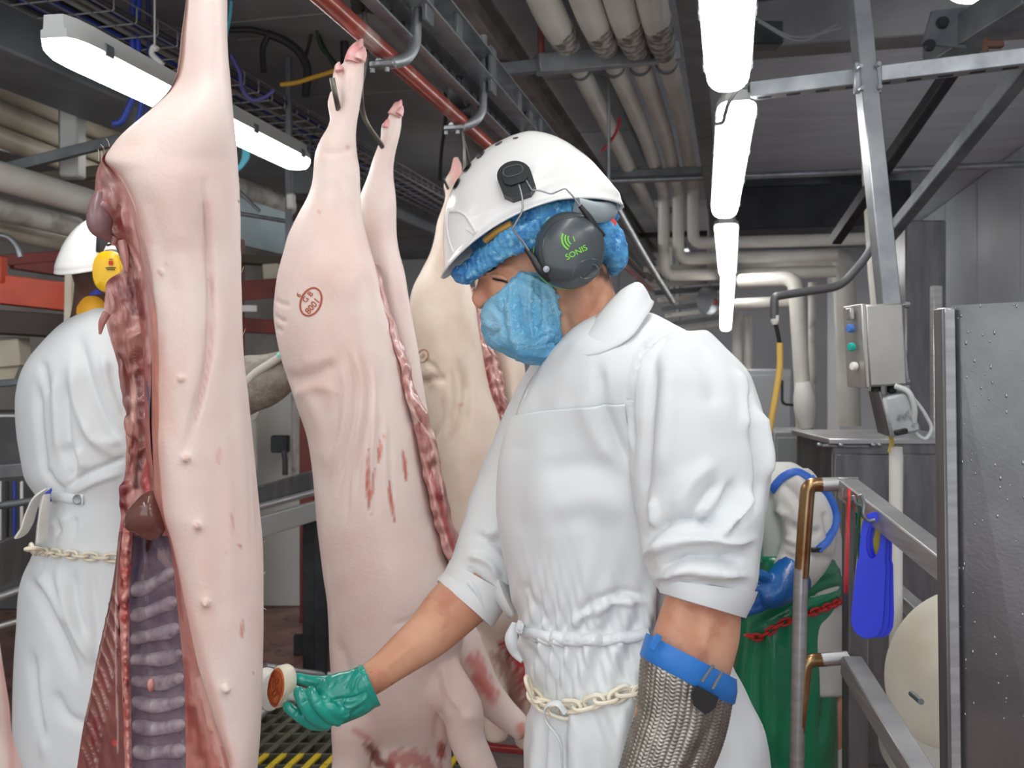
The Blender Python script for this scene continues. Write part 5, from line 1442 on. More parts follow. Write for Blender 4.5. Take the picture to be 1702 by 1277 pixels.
ew = bpy.data.objects.new('ear_defender', None); COL.objects.link(ew); ew.parent = w1; ORG[ew.name] = ow
mo('ear_cup', ycup([(.95, 0), (1.0, .006), (.97, .014), (.85, .022), (.5, .026), (.02, .027)], cc), yel, ew)
mo('cup_cushion', ycup([(.9, -.03), (1.06, -.022), (1.1, -.008), (1.0, .002)], cc), black_pl, ew)
mo('printed_square', box(P(184, 437, D2 - .155), (.010, .003, .010), np.array([RT, FW, UP])), mat('red print', (200, 40, 30), .5), ew)
for y, w in ((431, .008), (445, .026), (448, .020)):
    mo('printed_line', box(P(184, y, D2 - .1535), (w, .002, .0022), np.array([RT, FW, UP])), black_rub, ew)
mo('bracket', box(P(170, 405, D2 - .115), (.035, .012, .05), WA, .005), black_pl, ew)
mo('wire_arm', poly_tube([P(178, 408, D2 - .135), P(192, 404, D2 - .14), P(200, 425, D2 - .14)], .003, 8, .01), black_pl, ew)
# back straps and chain
mo('belt_strap', tube(press(cr(np.array([(82, 822), (100, 824), (120, 828), (140, 830)], float), 16), [wt], .004), .004, 10, flat=3.2), apron_m, w1)
mo('buckle', box(press([(85, 820)], [wt], .006)[0], (.018, .012, .036), np.array([RT, FW, UP]), .003), mat('blue buckle', (40, 70, 190), .4), w1)
mo('eyelet', lathe([(.006, .002), (.010, .003), (.013, 0), (.010, -.002)], press([(132, 829)], [wt], .007)[0], -FW, 18), galv, w1)
mo('strap_end', tube(np.array([P(80, 812, 2.27), P(66, 822, 2.27), P(52, 850, 2.28), P(44, 875, 2.29), P(36, 888, 2.30)]), np.array([.012, .018, .022, .024, .026]), 10, 24, flat=.3), white_pvc, w1)
mo('strap_end', tube(np.array([P(78, 822, 2.27), P(74, 850, 2.27), P(70, 900, 2.28)]), np.array([.012, .016, .018]), 10, 16, flat=.3), white_pvc, w1)
pth = press(cr(np.array([(48, 912), (75, 917), (110, 921), (150, 925), (200, 928), (235, 930)], float), 200), [wt], .008)
sl = np.concatenate([[0], np.cumsum(np.linalg.norm(np.diff(pth, axis=0), axis=1))])
cw = bpy.data.objects.new('waist_chain', None); COL.objects.link(cw); cw.parent = w1; ORG[cw.name] = ow
nl = int(sl[-1] / .026)
for i in range(nl):
    at = lambda s_: np.array([np.interp(s_, sl, pth[:, k]) for k in range(3)])
    s0 = (i + .5) * sl[-1] / nl
    mo('link', ring_link(at(s0), at(min(s0 + .01, sl[-1])) - at(max(s0 - .01, 0)), -FW if i % 2 else UP, .036, .019, .0036, 16, 6), chain_m, cw)
for fx_, fd in ((90, D2), (195, D2 + .05)):
    b = P(fx_, 600, fd); b[2] = 0
    mo('boot', combine(tube(np.array([b + UP * .36, b + UP * .2, b + UP * .08]), np.array([.07, .062, .06]), 14, 8), tube(np.array([b - RT * .05 + UP * .05, b + RT * .08 + UP * .05, b + RT * .2 + UP * .045]), np.array([.052, .055, .042]), 14, 10)), MATS['white rubber boot'], w1)

# ---- green apron
D3 = 2.6
w2 = thing('person', P(1310, 600, D3) * (1, 1, 0), 'stooping worker in green apron with red waist chain, behind the man and the handrail', 'person')
o3 = ORG[w2.name]
green = mat('wet green apron', (18, 138, 96), .22, 0, (10, 112, 78), 5, bump=.1, bscale=30, coat=.3)
me = voxel(combine(ell(P(1165, 800, D3), (.1, .08, .11)), limb([(1190, 820, D3, .06), (1250, 830, D3, .07), (1290, 860, D3, .1)]), rows_loft([(820, 1250, 1360, D3, .1), (900, 1240, 1385, D3, .14), (1010, 1245, 1385, D3, .14), (1200, 1240, 1385, D3, .14)], 20),
                   limb([(1325, 830, D3 - .12, .05), (1345, 900, D3 - .18, .045), (1310, 960, D3 - .22, .04), (1270, 985, D3 - .24, .03), (1250, 990, D3 - .24, .03)]), limb([(1270, 1150, D3, .08), (1265, 1300, D3, .06), (1265, 1440, D3, .05)]), limb([(1360, 1150, D3, .08), (1360, 1300, D3, .06), (1360, 1440, D3, .05)])), .010, 3)
put(me, arr(me) - o3); finish('body', me, human, w2)
me = voxel(combine(rows_loft([(768, 1278, 1318, D3, .06), (785, 1250, 1345, D3, .12), (815, 1236, 1375, D3, .16), (860, 1228, 1392, D3, .175), (920, 1228, 1402, D3, .17), (1000, 1236, 1402, D3, .165), (1100, 1236, 1404, D3, .17), (1165, 1240, 1404, D3, .165)], 36),
                   limb([(1310, 800, D3 - .13, .07), (1338, 850, D3 - .18, .075), (1345, 900, D3 - .2, .07), (1325, 945, D3 - .22, .06), (1310, 965, D3 - .23, .052)])), .007, 4)
put(me, arr(me) - o3)
folds(me, o3, [([(1300, 800), (1330, 840), (1340, 880)], 6, -.014), ([(1320, 790), (1350, 830)], 6, .010), ([(1310, 870), (1340, 890), (1365, 880)], 6, -.012), ([(1300, 920), (1330, 930), (1350, 920)], 5, -.012), ([(1370, 850), (1380, 900)], 5, -.010), ([(1350, 920), (1385, 930)], 5, -.010), ([(1290, 845), (1310, 860)], 6, .010), ([(1305, 895), (1340, 910)], 5, .010)])
finish('coat', me, mat('greyed white coat', (214, 214, 212), .8, 0, (196, 194, 190), 8), w2)
w2t = bvh(me, o3)
me = voxel(combine(rows_loft([(925, 1224, 1398, D3 - .005, .182), (960, 1222, 1402, D3 - .005, .182), (1040, 1224, 1398, D3, .178), (1100, 1218, 1398, D3, .182), (1300, 1210, 1396, D3, .19), (1400, 1212, 1394, D3, .19)], 40)), .008, 3)
put(me, arr(me) - o3)
folds(me, o3, [([(1395, 948), (1350, 960), (1290, 1000), (1250, 1040)], 6, .010), ([(1400, 975), (1340, 1000), (1270, 1035)], 5, -.012), ([(1265, 1060), (1258, 1130), (1262, 1240)], 7, -.012), ([(1285, 1060), (1290, 1150), (1285, 1260)], 9, .010), ([(1370, 1040), (1375, 1120), (1365, 1240)], 8, -.010), ([(1340, 930), (1375, 945)], 5, .008)])
finish('apron', me, green, w2)
apt = bvh(me, o3)
mo('apron_bib', tube(np.array([P(1258, 800, D3 - .15), P(1256, 860, D3 - .175), P(1258, 930, D3 - .18)]), np.array([.02, .05, .06]), 14, 14, flat=.3), green, w2)
blue = mat('blue strap cloth', (40, 96, 190), .5)
mo('shoulder_strap', tube(press(cr(np.array([(1284, 815), (1300, 796), (1325, 786), (1345, 796)], float), 20), [w2t], .004), .005, 8, flat=2.4), blue, w2)
mo('shoulder_strap', tube(press(cr(np.array([(1345, 796), (1375, 828), (1386, 865), (1376, 895), (1358, 914)], float), 24), [w2t], .005), .005, 8, flat=2.4), blue, w2)
mo('buckle', box(press([(1356, 913)], [w2t], .008)[0], (.03, .01, .012), np.array([RT, FW, UP]), .002), black_pl, w2)
gb = mat('wet blue glove', (30, 104, 180), .25, 0, (20, 80, 150), 16, bump=.3, bscale=90, coat=.3)
hnd = [limb([(1322, 952, D3 - .23, .056), (1305, 968, D3 - .245, .05), (1285, 985, D3 - .25, .042), (1262, 990, D3 - .25, .034)], 20, 16)] + [limb([(1268, 972 + 12 * i, D3 - .25, .016), (1250, 978 + 12 * i, D3 - .255, .014), (1236, 988 + 11 * i, D3 - .25, .012), (1228, 998 + 10 * i, D3 - .24, .009)], 12, 8) for i in range(4)] + [limb([(1280, 965, D3 - .26, .016), (1262, 955, D3 - .27, .014), (1248, 958, D3 - .27, .010)], 12, 8)]
me = voxel(combine(*hnd), .005, 2); put(me, arr(me) - o3); finish('glove', me, gb, w2)
red_ch = mat('red plastic chain', (196, 44, 44), .4)
pth = press(cr(np.array([(1246, 1056), (1262, 1058), (1276, 1052), (1290, 1040), (1320, 1026), (1360, 1012), (1398, 996)], float), 200), [apt], .009)
sl = np.concatenate([[0], np.cumsum(np.linalg.norm(np.diff(pth, axis=0), axis=1))])
cg = bpy.data.objects.new('waist_chain', None); COL.objects.link(cg); cg.parent = w2; ORG[cg.name] = o3
nl = int(sl[-1] / .022)
for i in range(nl):
    s0 = (i + .5) * sl[-1] / nl
    mo('link', ring_link(at(s0), at(min(s0 + .01, sl[-1])) - at(max(s0 - .01, 0)), -FW if i % 2 else UP, .031, .017, .0036, 14, 6), red_ch, cg)
mo('helmet', helmet_shell(P(1160, 770, D3), np.array([unit(-RT - UP * .6), -FW, unit(-RT * .6 + UP)]), KM), helm_m, w2, ang=60)
for fx_ in (1265, 1360):
    b = P(fx_, 600, D3); b[2] = 0
    mo('boot', combine(tube(np.array([b + UP * .4, b + UP * .2, b + UP * .08]), np.array([.07, .062, .06]), 14, 8), tube(np.array([b + RT * .05 + UP * .05, b - RT * .08 + UP * .05, b - RT * .2 + UP * .045]), np.array([.052, .055, .042]), 14, 10)), MATS['white rubber boot'], w2)
# ================================================================== overhead: rail, conveyor track, pipes, trays, struts
red_rail = mat('worn red paint', (158, 66, 50), .3, .1, (128, 48, 40), 9, c3=(170, 160, 152), scale3=5, coat=.2)
RX, RZ = -.797, 2.23


def RY(X, px):
    """y of the point on the plane x = X seen in column px"""
    d = dX(X, px)
    return (d + X * math.sin(PSI)) / math.cos(PSI)


mo('overhead_rail', tube(np.array([(RX, -.6, RZ), (RX, 9.5, RZ)]), .021, 18), red_rail, label='red tubular overhead rail the carcasses hang from', cat='rail', loc=(RX, 0, RZ))
for i, (pts, lab) in enumerate(((((692, -70, 2.22), (692, 40, 2.2), (688, 78, 2.195), (672, 98, 2.175), (650, 104, 2.15), (630, 105, 2.12)), 'thick grey rail bracket curling under the red rail above the first trotter'),
                                (((803, 60, 2.8), (803, 160, 2.78), (799, 188, 2.77), (786, 203, 2.755), (768, 210, 2.74), (750, 211, 2.71)), 'grey rail bracket curling under the red rail above the white helmet'),
                                (((868, 160, 3.4), (868, 240, 3.4), (864, 262, 3.39), (852, 276, 3.37), (832, 280, 3.33)), 'far rail bracket just behind the top of the white helmet'))):
    p = np.array([P(*q) for q in pts])
    t = thing('rail_bracket', p[-1], lab, 'bracket', 'brackets of the overhead rail')
    mo('arm', tube(p, np.array([.013, .013, .0145, .0155, .0155, .013][:len(p)]), 14, 40), galv, t)
    mo('foot_plate', box(p[-1] + np.array([.01, 0, -.004]), (.06, .028, .014), bev=.003), galv, t)
    for k in (-.016, .02):
        mo('bolt', lathe([(.001, -.012), (.006, -.012), (.006, -.002), (.008, 0)], p[-1] + np.array([k, 0, -.01]), UP, 8), galv, t)
    mo('clamp_plate', box(p[0] * .3 + p[1] * .7 + np.array([.03, 0, .02]), (.012, .06, .14), bev=.003), galv_dull, t)
# conveyor track above the rail
trk = thing('conveyor_track', (-.75, 0, 2.36), 'galvanised conveyor track with drive chain above the red rail', 'conveyor')
prof = [(-.03, -.04), (.03, -.04), (.03, -.034), (-.024, -.034), (-.024, .034), (.03, .034), (.03, .04), (-.03, .04)]
mo('channel', extrude([(-a, b) for a, b in prof], (-.735, -.6, 2.40), (-.735, 9.5, 2.40)), galv, trk, smooth=False)
mo('channel', extrude(prof, (-.86, -.6, 2.40), (-.86, 9.5, 2.40)), galv_dull, trk, smooth=False)
mo('guide_strip', box((-.765, 4.4, 2.285), (.034, 10.2, .006)), galv, trk, smooth=False)
for i in range(13):
    y = .9 + i * .36
    mo('stiffener', box((-.718, y, 2.40), (.012, .05, .07), bev=.002), galv_dull, trk)
for i in range(60):
    y = 1.0 + i * .075
    mo('chain_link', box((-.79, y, 2.325), (.018, .055, .03), bev=.006), dark_steel, trk)
for i, y in enumerate((1.55, 2.62, 3.6)):
    mo('trolley_wheel', lathe([(.004, -.022), (.045, -.02), (.05, 0), (.045, .02), (.004, .022)], (-.80, y, 2.315), (1, 0, 0), 20), dark_steel, trk)
mo('overhead_beam', extrude([(-.05, -.07), (.05, -.07), (.05, -.058), (.008, -.058), (.008, .058), (.05, .058), (.05, .07), (-.05, .07), (-.05, .058), (-.008, .058), (-.008, -.058), (-.05, -.058)], (-.92, -.6, 2.78), (-.92, 11, 2.78)), mat('brown grey beam paint', (130, 124, 120), .6, .2, (104, 98, 96), 6), smooth=False, label='brown-grey I-beam running beside the conveyor track', cat='beam')

# four lagged pipes
ZP = 2.79
lag_m = mat('white pipe jacket', (224, 223, 216), .42, 0, (206, 203, 194), 4, bump=.1, bscale=24)
grime = mat('grimy lagging end', (186, 182, 174), .55, 0, (104, 102, 98), 26, (1, 1, 1), lo=.4, hi=.6, bump=.4, bscale=40)
for i, (lx, yend, lab) in enumerate(((-.666, 10.8, 'white lagged pipe nearest the conveyor track'), (-.515, 7.0, 'second white lagged pipe from the conveyor track'), (-.397, 6.9, 'third white lagged pipe from the conveyor track'), (-.28, 6.8, 'white lagged pipe of the four nearest the strip lights'))):
    X = lx * math.cos(PSI)
    t = thing('lagged_pipe', (X, 0, ZP), lab, 'pipe', 'four parallel lagged pipes')
    k = .012 * (i - 1.5)
    mo('thick_lagging', tube(np.array([(X, .6, ZP), (X + .005, 1.8, ZP + .004), (X, 3.0, ZP), (X - .004, 3.5, ZP - .002), (X, 3.62 + .05 * i, ZP)]), np.array([.056, .056, .057, .054, .046]), 20, 40), lag_m, t)
    mo('lagging_end', tube(np.array([(X, 3.42, ZP), (X, 3.56, ZP - .003), (X, 3.66 + .05 * i, ZP)]), np.array([.0565, .058, .047]), 20, 12), grime, t)
    if i == 0:
        pts = [(X, 3.5, ZP), (X - .01, 6, ZP - .01), (X, yend, ZP)]
        mo('jacket', tube(np.array(pts), np.array([.043, .045, .043]), 18, 30), lag_m, t)
    else:
        mo('jacket', poly_tube([(X, 3.5, ZP), (X + .02, 5.2, ZP + .01), (X, yend, ZP), (X, yend + .02, 2.37), (1.1, yend + .04, 2.37)] if i == 3 else [(X, 3.5, ZP), (X + .02, 5.2, ZP + .01), (X, yend, ZP), (X, yend + .02, 2.05 + .11 * i), (.75, yend + .04, 2.05 + .11 * i)], .044, 16, .08), lag_m, t)
    for y in (3.95, 6.25):
        mo('clamp', tube(np.array([(X, y - .012, ZP), (X, y + .012, ZP)]), .049, 18), galv_dull, t)
a, b = P(806, 120, 3.62), P(1128, 84, 3.86)
t = thing('pipe_support', a, 'galvanised cross bar holding up the four lagged pipes', 'bracket', 'cross bars under the pipes')
mo('bar', bar(a, b, .05, .05), galv_dull, t)
mo('sleeve', bar(P(893, 108, 3.64), P(1126, 86, 3.84), .06, .078), galv, t)
for x in (1010, 1084):
    mo('bolt', lathe([(.001, .014), (.01, .013), (.012, 0)], P(x, 94, 3.72), -FW, 10), dark_steel, t)
mo('hanger', cyl(P(900, 104, 3.68), P(898, 10, 3.68), .014), mat('rusty rod', (150, 84, 74), .6), t)
mo('pipe_support', bar(PZ(1014, 291, 2.73), PZ(1168, 284, 2.73), .06, .045), galv_dull, label='second cross bar under the pipes, above the back of the helmet', cat='bracket', group='cross bars under the pipes')
mo('pipe_support', bar(PZ(1060, 392, 2.73), PZ(1180, 388, 2.73), .06, .05), dark_steel, label='far dark cross bar under the pipes beside the blue hair net', cat='bracket', group='cross bars under the pipes')
mo('cross_pipe', tube(np.array([PZ(985, 302, 2.70), PZ(1340, 289, 2.70), PZ(1730, 272, 2.70)]), .021, 14), galv, label='grey pipe running right across under the ceiling', cat='pipe')
mo('slanting_conduit', combine(tube(np.array([P(1010, 320, 4.2), P(1070, 425, 5.6), P(1118, 502, 7.6)]), np.array([.022, .022, .022]), 12, 20), cyl(P(1012, 324, 4.25), np.array([*P(1012, 324, 4.25)[:2], ZC]), .008, 6)), galv, label='grey conduit slanting down behind the blue hair net', cat='pipe')
mo('red_cord', tube(np.array([P(1030, 195, 4.6), P(1026, 215, 4.6), P(1014, 236, 4.6), P(1000, 252, 4.6)]), .008, 8, 14), mat('red cord', (170, 40, 48), .5), label='short red cord hanging from the lagged pipes', cat='cord')
# looped cable at the light
mo('lamp_cable', tube(np.array([P(1237, 138, 2.5), P(1240, 146, 2.48), P(1230, 146, 2.46), P(1215, 165, 2.5), P(1205, 190, 2.6), P(1198, 205, 2.65), P(1190, 206, 2.66)]), .0055, 10, 40), mat('grey cable', (120, 122, 122), .5), label='grey cable looping between two strip lights', cat='cable')
mo('cable_ladder', extrude([(-.04, -.02), (.04, -.02), (.04, .02), (.034, .02), (.034, -.014), (-.034, -.014), (-.034, .02), (-.04, .02)], (-.13, .5, 2.66), (-.13, 9, 2.66)), galv_dull, smooth=False, label='narrow grey cable channel beside the strip lights', cat='cable tray')
for i, (a0, a1, a2) in enumerate((((1255, 30), (1320, 62), (1400, 46)), ((1260, 36), (1330, 68), (1392, 40)))):
    mo('slack_cable', tube(np.array([P(*a0, 3.0), P(*a1, 3.0), P(*a2, 3.0)]), .005, 8, 24), MATS['grey cable'], label='%s of two slack grey cables sagging beside the strip lights' % ('upper', 'lower')[i], cat='cable', group='slack ceiling cables')
mo('junction_box', box(P(1268, 60, 3.1), (.12, .08, .08), np.array([RT, FW, UP]), .006), dark_steel, label='dark junction box beside the first strip light', cat='box')

# struts over the aisle
pole = thing('strut_pole', P(1426, -30, 2.5), 'galvanised box pole slanting down to the control box', 'pole')
mo('tube', bar(P(1422, -40, 2.5), P(1493, 660, 2.34), .048, .048, FW), galv, pole)
mo('cross_plate', box(P(1442, 130, 2.45), (.075, .012, .085), np.array([RT, FW, UP]), .004), galv, pole)
for x, y in ((1428, 112), (1458, 108), (1430, 148), (1460, 146)):
    mo('bolt', lathe([(.001, .014), (.006, .014), (.007, 0)], P(x, y, 2.43), -FW, 8), galv, pole)
strut_prof = [(-.02, -.02), (-.009, -.02), (-.009, -.014), (-.014, -.014), (-.014, .014), (-.009, .014), (-.009, .02), (-.02, .02)]


def slotted(name, a, b, m, label, group, w=.046, slots=True, up=(0, 0, 1)):
    t = thing(name, a, label, 'strut', group)
    mo('channel', bar(a, b, w, w, up), m, t)
    if slots:
        L = np.linalg.norm(b - a); A = axes_of(b - a, up)
        for i in range(int(L / .08)):
            c = a + A[0] * (i + .5) * .08
            mo('slot', box(c - A[2] * (w / 2), (.038, .014, .003), A), black_rub, t)
    return t


slotted('slotted_strut', P(1246, 152, 2.62), P(1720, 94, 2.42), galv, 'slotted galvanised strut crossing the slanting pole', 'struts under the ceiling')
slotted('slotted_strut', P(1690, -40, 3.1), P(1388, 400, 4.3), dark_steel, 'dark perforated strut slanting behind the pole', 'struts under the ceiling', .05)
slotted('slotted_strut', P(1716, 100, 2.5), P(1478, 392, 3.6), galv_dull, 'grey strut slanting down from the top corner to the steel column', 'struts under the ceiling', .046, False)
mo('ceiling_joist', box(np.array([1.0, 4.05, 2.93]), (2.1, .16, .2), bev=.006), mat('grey joist paint', (128, 128, 130), .6, .2, (108, 108, 110), 4), label='grey joist across the ceiling over the aisle', cat='joist')
bp_ = thing('bolted_plate', P(1570, 55, 2.9), 'bolted steel plate on the beam over the aisle', 'plate')
mo('plate', plate([(0, .06), (.14, .075), (.11, -.06), (-.03, -.045)], .012, P(1548, 50, 2.9), RT, UP), galv_dull, bp_)
for x, y in ((1566, 38), (1544, 76)):
    mo('bolt', lathe([(.001, .016), (.016, .015), (.02, 0)], P(x, y, 2.89), -FW, 12), dark_steel, bp_)
mo('corner_beam', bar(P(1730, -20, 2.6), P(1560, 88, 3.1), .12, .1), galv_dull, label='grey beam cutting the top corner over the aisle', cat='beam')
mo('rusty_clamp', combine(tube(np.array([P(1640, 66, 2.48), P(1638, 84, 2.46), P(1648, 110, 2.46)]), .008, 8, 12), box(P(1652, 74, 2.47), (.05, .02, .02), np.array([RT, FW, UP]), .004)), mat('rust', (96, 66, 52), .7), label='rusty clamp on the slotted strut', cat='clamp')
mo('dark_duct', box(P(1345, 356, 7.9), (1.5, .9, .36), bev=.01), mat('dark duct', (64, 66, 70), .5, .2, (48, 50, 54), 4), label='dark duct hanging above the white cross pipes', cat='duct')
mo('grey_bulkhead', box(P(1300, 318, 8.6), (2.4, .3, .16), bev=.01), m_ceil, label='pale bulkhead strip under the far ceiling', cat='bulkhead')

def rod(p, r=.008):
    """threaded hanger rod from p up to the ceiling"""
    p = np.asarray(p, float)
    return cyl(p, (p[0], p[1], ZC + .01), r, 6)


# ---- far pipework beyond the man's shoulder
def vpipe(name, pts, r, m, label, cat='pipe', group='far white pipework', bend=.08):
    return mo(name, poly_tube([P(*q) for q in pts], r, 14, bend), m, label=label, cat=cat, group=group)


vpipe('white_pipe', [(1232, 468, 5.6), (1322, 462, 5.3), (1331, 600, 5.3), (1340, 780, 5.3)], .045, lag_m, 'white pipe bending down beside the yellow hose')
vpipe('white_pipe', [(1225, 506, 6.6), (1330, 500, 6.2)], .04, lag_m, 'thin white pipe ending at the white downpipe')
vpipe('white_pipe', [(1240, 440, 7.4), (1400, 428, 6.9), (1408, 560, 6.9), (1412, 708, 6.9)], .085, lag_m, 'wide white pipe bending down the far wall')
vpipe('white_pipe', [(1350, 470, 6.9), (1352, 924, 6.9)], .03, white_pipe, 'slim pale pipe between the two white downpipes')
vpipe('white_pipe', [(1440, 150, 5.2), (1456, 420, 5.0), (1464, 520, 5.0)], .05, lag_m, 'short white pipe behind the slanting pole')
vpipe('white_pipe', [(1224, 520, 9.0), (1230, 848, 9.0)], .05, lag_m, 'first thin far downpipe beside the shoulder')
vpipe('white_pipe', [(1243, 525, 9.0), (1246, 848, 9.0)], .04, lag_m, 'second thin far downpipe beside the shoulder')
vl = thing('valve', P(1337, 690, 5.2), 'white jacketed valve under the white downpipe', 'valve')
mo('jacket', tube(np.array([P(1335, 636, 5.2), P(1336, 646, 5.2), P(1339, 700, 5.2), P(1340, 712, 5.2)]), np.array([.04, .052, .05, .04]), 14, 16), white_pvc, vl)
mo('body', tube(np.array([P(1341, 712, 5.2), P(1343, 750, 5.2)]), .035, 12), galv_dull, vl)
mo('lever', bar(P(1322, 722, 5.15), P(1350, 724, 5.15), .02, .012), galv_dull, vl)
vpipe('white_pipe', [(1344, 752, 5.2), (1350, 1030, 5.2)], .04, white_pvc, 'white pipe going down from the jacketed valve')
# sprinkler-like far clutter under the pipes
for i in range(9):
    fa, fb = P(1070 + 6 * i, 448 + 13 * i, 7.6 + .5 * i), P(1205, 442 + 12 * i, 7.4 + .5 * i)
    mo('far_cross_bar', combine(bar(fa, fb, .05, .05), rod(fa * .8 + fb * .2), rod(fa * .2 + fb * .8)), galv_dull if i % 2 else white_pipe, label='%s cross bar from the top in the far clutter above the shoulder' % ('first', 'second', 'third', 'fourth', 'fifth', 'sixth', 'seventh', 'eighth', 'ninth')[i], cat='bar', group='far cross bars')
dl = thing('round_dial', P(1178, 497, 8.0), 'pale round dial with a pink lamp among the far pipes', 'gauge')
mo('drum', lathe([(.02, -.04), (.12, -.035), (.12, .035), (.02, .04)], P(1176, 500, 8.0), unit(RT + FW * .4), 24), mat('pale blue grey', (186, 196, 202), .5), dl)
mo('lamp', ell(P(1188, 502, 7.9), (.03, .03, .03)), mat('pink lamp', (226, 140, 132), .4), dl)

# ---- yellow hose on its dark arm
dk = mat('dark grey pipe arm', (96, 96, 98), .4, .4)
mo('hose_pipe', poly_tube([P(1462, 385, 3.0), P(1440, 428, 3.0), P(1398, 476, 3.0), P(1300, 491, 3.0), P(1287, 494, 3.0), P(1287, 530, 3.0)], .014, 12, .04), dk, label='dark pipe arm carrying the yellow hose', cat='pipe')
hs = thing('air_hose', P(1285, 516, 3.0), 'yellow hose hanging from the dark pipe arm', 'hose')
mo('coupling', lathe([(.008, .0), (.014, .01), (.014, .03), (.01, .035), (.012, .05), (.008, .06)], P(1288, 540, 3.0), UP, 14), white_pvc, hs)
mo('whip', tube(np.array([P(1288, 535, 3.0), P(1292, 550, 3.0), P(1296, 572, 3.0)]), .007, 8, 12), black_rub, hs)
mo('hose', tube(np.array([P(1296, 570, 3.0), P(1296, 610, 3.0), P(1289, 660, 3.0), P(1280, 710, 3.0), P(1272, 760, 3.0)]), .0105, 12, 30), mat('yellow hose', (226, 186, 96), .45), hs)
# ================================================================== right-hand side: control box, column, cabinets, handrail, scrapers, steel screen
CF = np.array([RT, FW, UP])
cbx = thing('control_box', P(1450, 640, 2.3), 'stainless control box with coloured buttons, clamped to the slanting pole', 'control box')
tb = math.radians(6)
BX = np.array([RT * math.cos(tb) - UP * math.sin(tb) * -1 * 0 + 0 * FW, FW, UP]); BX = np.array([unit(RT * .995 + UP * .05), FW, unit(UP * .995 - RT * .055)])
cen = P(1457, 574, 2.3)
mo('housing', box(cen, (.095, .12, .205), BX, .005), mat('satin steel box', (188, 187, 182), .42, .6, (172, 171, 166), 8), cbx)
mo('lid', box(cen - BX[0] * .052, (.012, .125, .21), BX, .004), MATS['satin steel box'], cbx)
for (x, y), c in (((1414, 546), (70, 120, 200)), ((1416, 577), (30, 170, 160)), ((1420, 609), (235, 235, 232))):
    mo('button', lathe([(.011, 0), (.011, .008), (.009, .012), (.001, .013)], P(x + 2, y, 2.28), unit(-RT - FW * .35), 16), mat('button %d' % c[0], c, .35), cbx)
mo('switch_block', box(P(1413, 522, 2.28), (.012, .03, .03), BX, .003), inox, cbx)
mo('clamp_strip', box(cen + BX[0] * .058, (.016, .02, .21), BX, .002), galv, cbx)
for y in (508, 636):
    mo('clamp_rod', cyl(P(1480, y, 2.27), P(1512, y - 1, 2.27), .003, 8), galv, cbx)
    mo('nut', lathe([(.003, -.006), (.008, -.006), (.008, .006), (.003, .006)], P(1507, y - 1, 2.27), RT, 8), galv, cbx)
for x in (1456, 1482):
    mo('cable_gland', lathe([(.004, -.02), (.012, -.016), (.012, 0), (.009, .004)], P(x, 641, 2.28), UP, 12), black_rub, cbx)
sb = thing('limit_switch', P(1486, 700, 2.25), 'small grey switch box tilted under the control box, with a cable loop', 'switch box')
SX = np.array([unit(RT * .97 + UP * .22), FW, unit(UP * .97 - RT * .22)])
mo('housing', box(P(1490, 688, 2.26), (.075, .07, .10), SX, .006), mat('grey cast housing', (186, 190, 192), .45, 0, (160, 164, 166), 12, c3=(80, 80, 80), scale3=30), sb)
mo('bracket', box(P(1462, 686, 2.27), (.006, .07, .11), SX, .002), inox_dark, sb)
mo('cable', tube(np.array([P(1488, 642, 2.24), P(1508, 650, 2.22), P(1520, 680, 2.22), P(1519, 702, 2.23)]), .007, 10, 24), mat('pale grey cable', (196, 202, 200), .45), sb)
mo('cable', tube(np.array([P(1512, 655, 2.24), P(1538, 690, 2.24), P(1548, 715, 2.24), P(1538, 730, 2.24), P(1524, 722, 2.24), P(1518, 706, 2.24)]), .005, 10, 30), MATS['pale grey cable'], sb)
mo('terminal', box(P(1497, 718, 2.22), (.03, .02, .012), SX, .002), black_rub, sb)
mo('yellow_rope', tube(np.array([P(1480, 722, 2.3), P(1482, 738, 2.3), P(1479, 752, 2.3)]), .006, 8, 10), mat('yellow rope', (206, 186, 90), .7), label='short yellow rope under the small switch box', cat='rope')
# column and cabinets
mo('steel_column', box((P(1523, 600, 4.3) * (1, 1, 0) + np.array([0, 0, 1.08])), (.19, .2, 2.15), CF, .006), inox_dark, label='dark stainless column behind the control box', cat='column')
mo('steel_post', box((P(1556, 600, 3.6) * (1, 1, 0) + np.array([0, 0, .9])), (.035, .04, 1.8), CF, .004), inox, label='thin bright steel post beside the dark column', cat='post')
wx = P(1430, 560, 8.2)
mo('wall_pier', box((wx[0], wx[1], 1.2), (.5, .3, 2.4), CF, .01), m_wall, label='pale wall pier behind the control box', cat='pier')
kb = thing('steel_cabinet', P(1450, 900, 3.4) * (1, 1, 0), 'dull stainless cabinet below the control box', 'cabinet')
c0 = P(1455, 900, 3.4); c0[2] = 0
mo('body', box(c0 + UP * .62, (.47, .4, 1.18), CF, .006), inox_dark, kb)
mo('top', box(c0 + UP * 1.215, (.5, .43, .02), CF, .003), inox, kb)
for k in (-.12, .12):
    mo('door', box(c0 + UP * .62 + RT * k - FW * .205, (.22, .016, 1.1), CF, .004), inox_dark, kb)
mo('hinge_rod', cyl(P(1358, 741, 3.2), P(1450, 743, 3.2), .006, 8), galv, kb)
for x in (1362, 1398, 1452, 1462):
    mo('knob', ell(P(x, 740, 3.18), (.01, .01, .008)), galv, kb)
k2 = thing('grey_cabinet', P(1290, 700, 6.2) * (1, 1, 0), 'pale grey cabinet beyond the yellow hose', 'cabinet', 'far grey cabinets')
c0 = P(1262, 700, 6.4); c0[2] = 0
mo('body', box(c0 + UP * .72, (.34, .4, 1.44), CF, .008), mat('pale grey enamel', (176, 180, 182), .45), k2)
mo('door', box(c0 + UP * .72 - FW * .205, (.31, .014, 1.36), CF, .004), MATS['pale grey enamel'], k2)
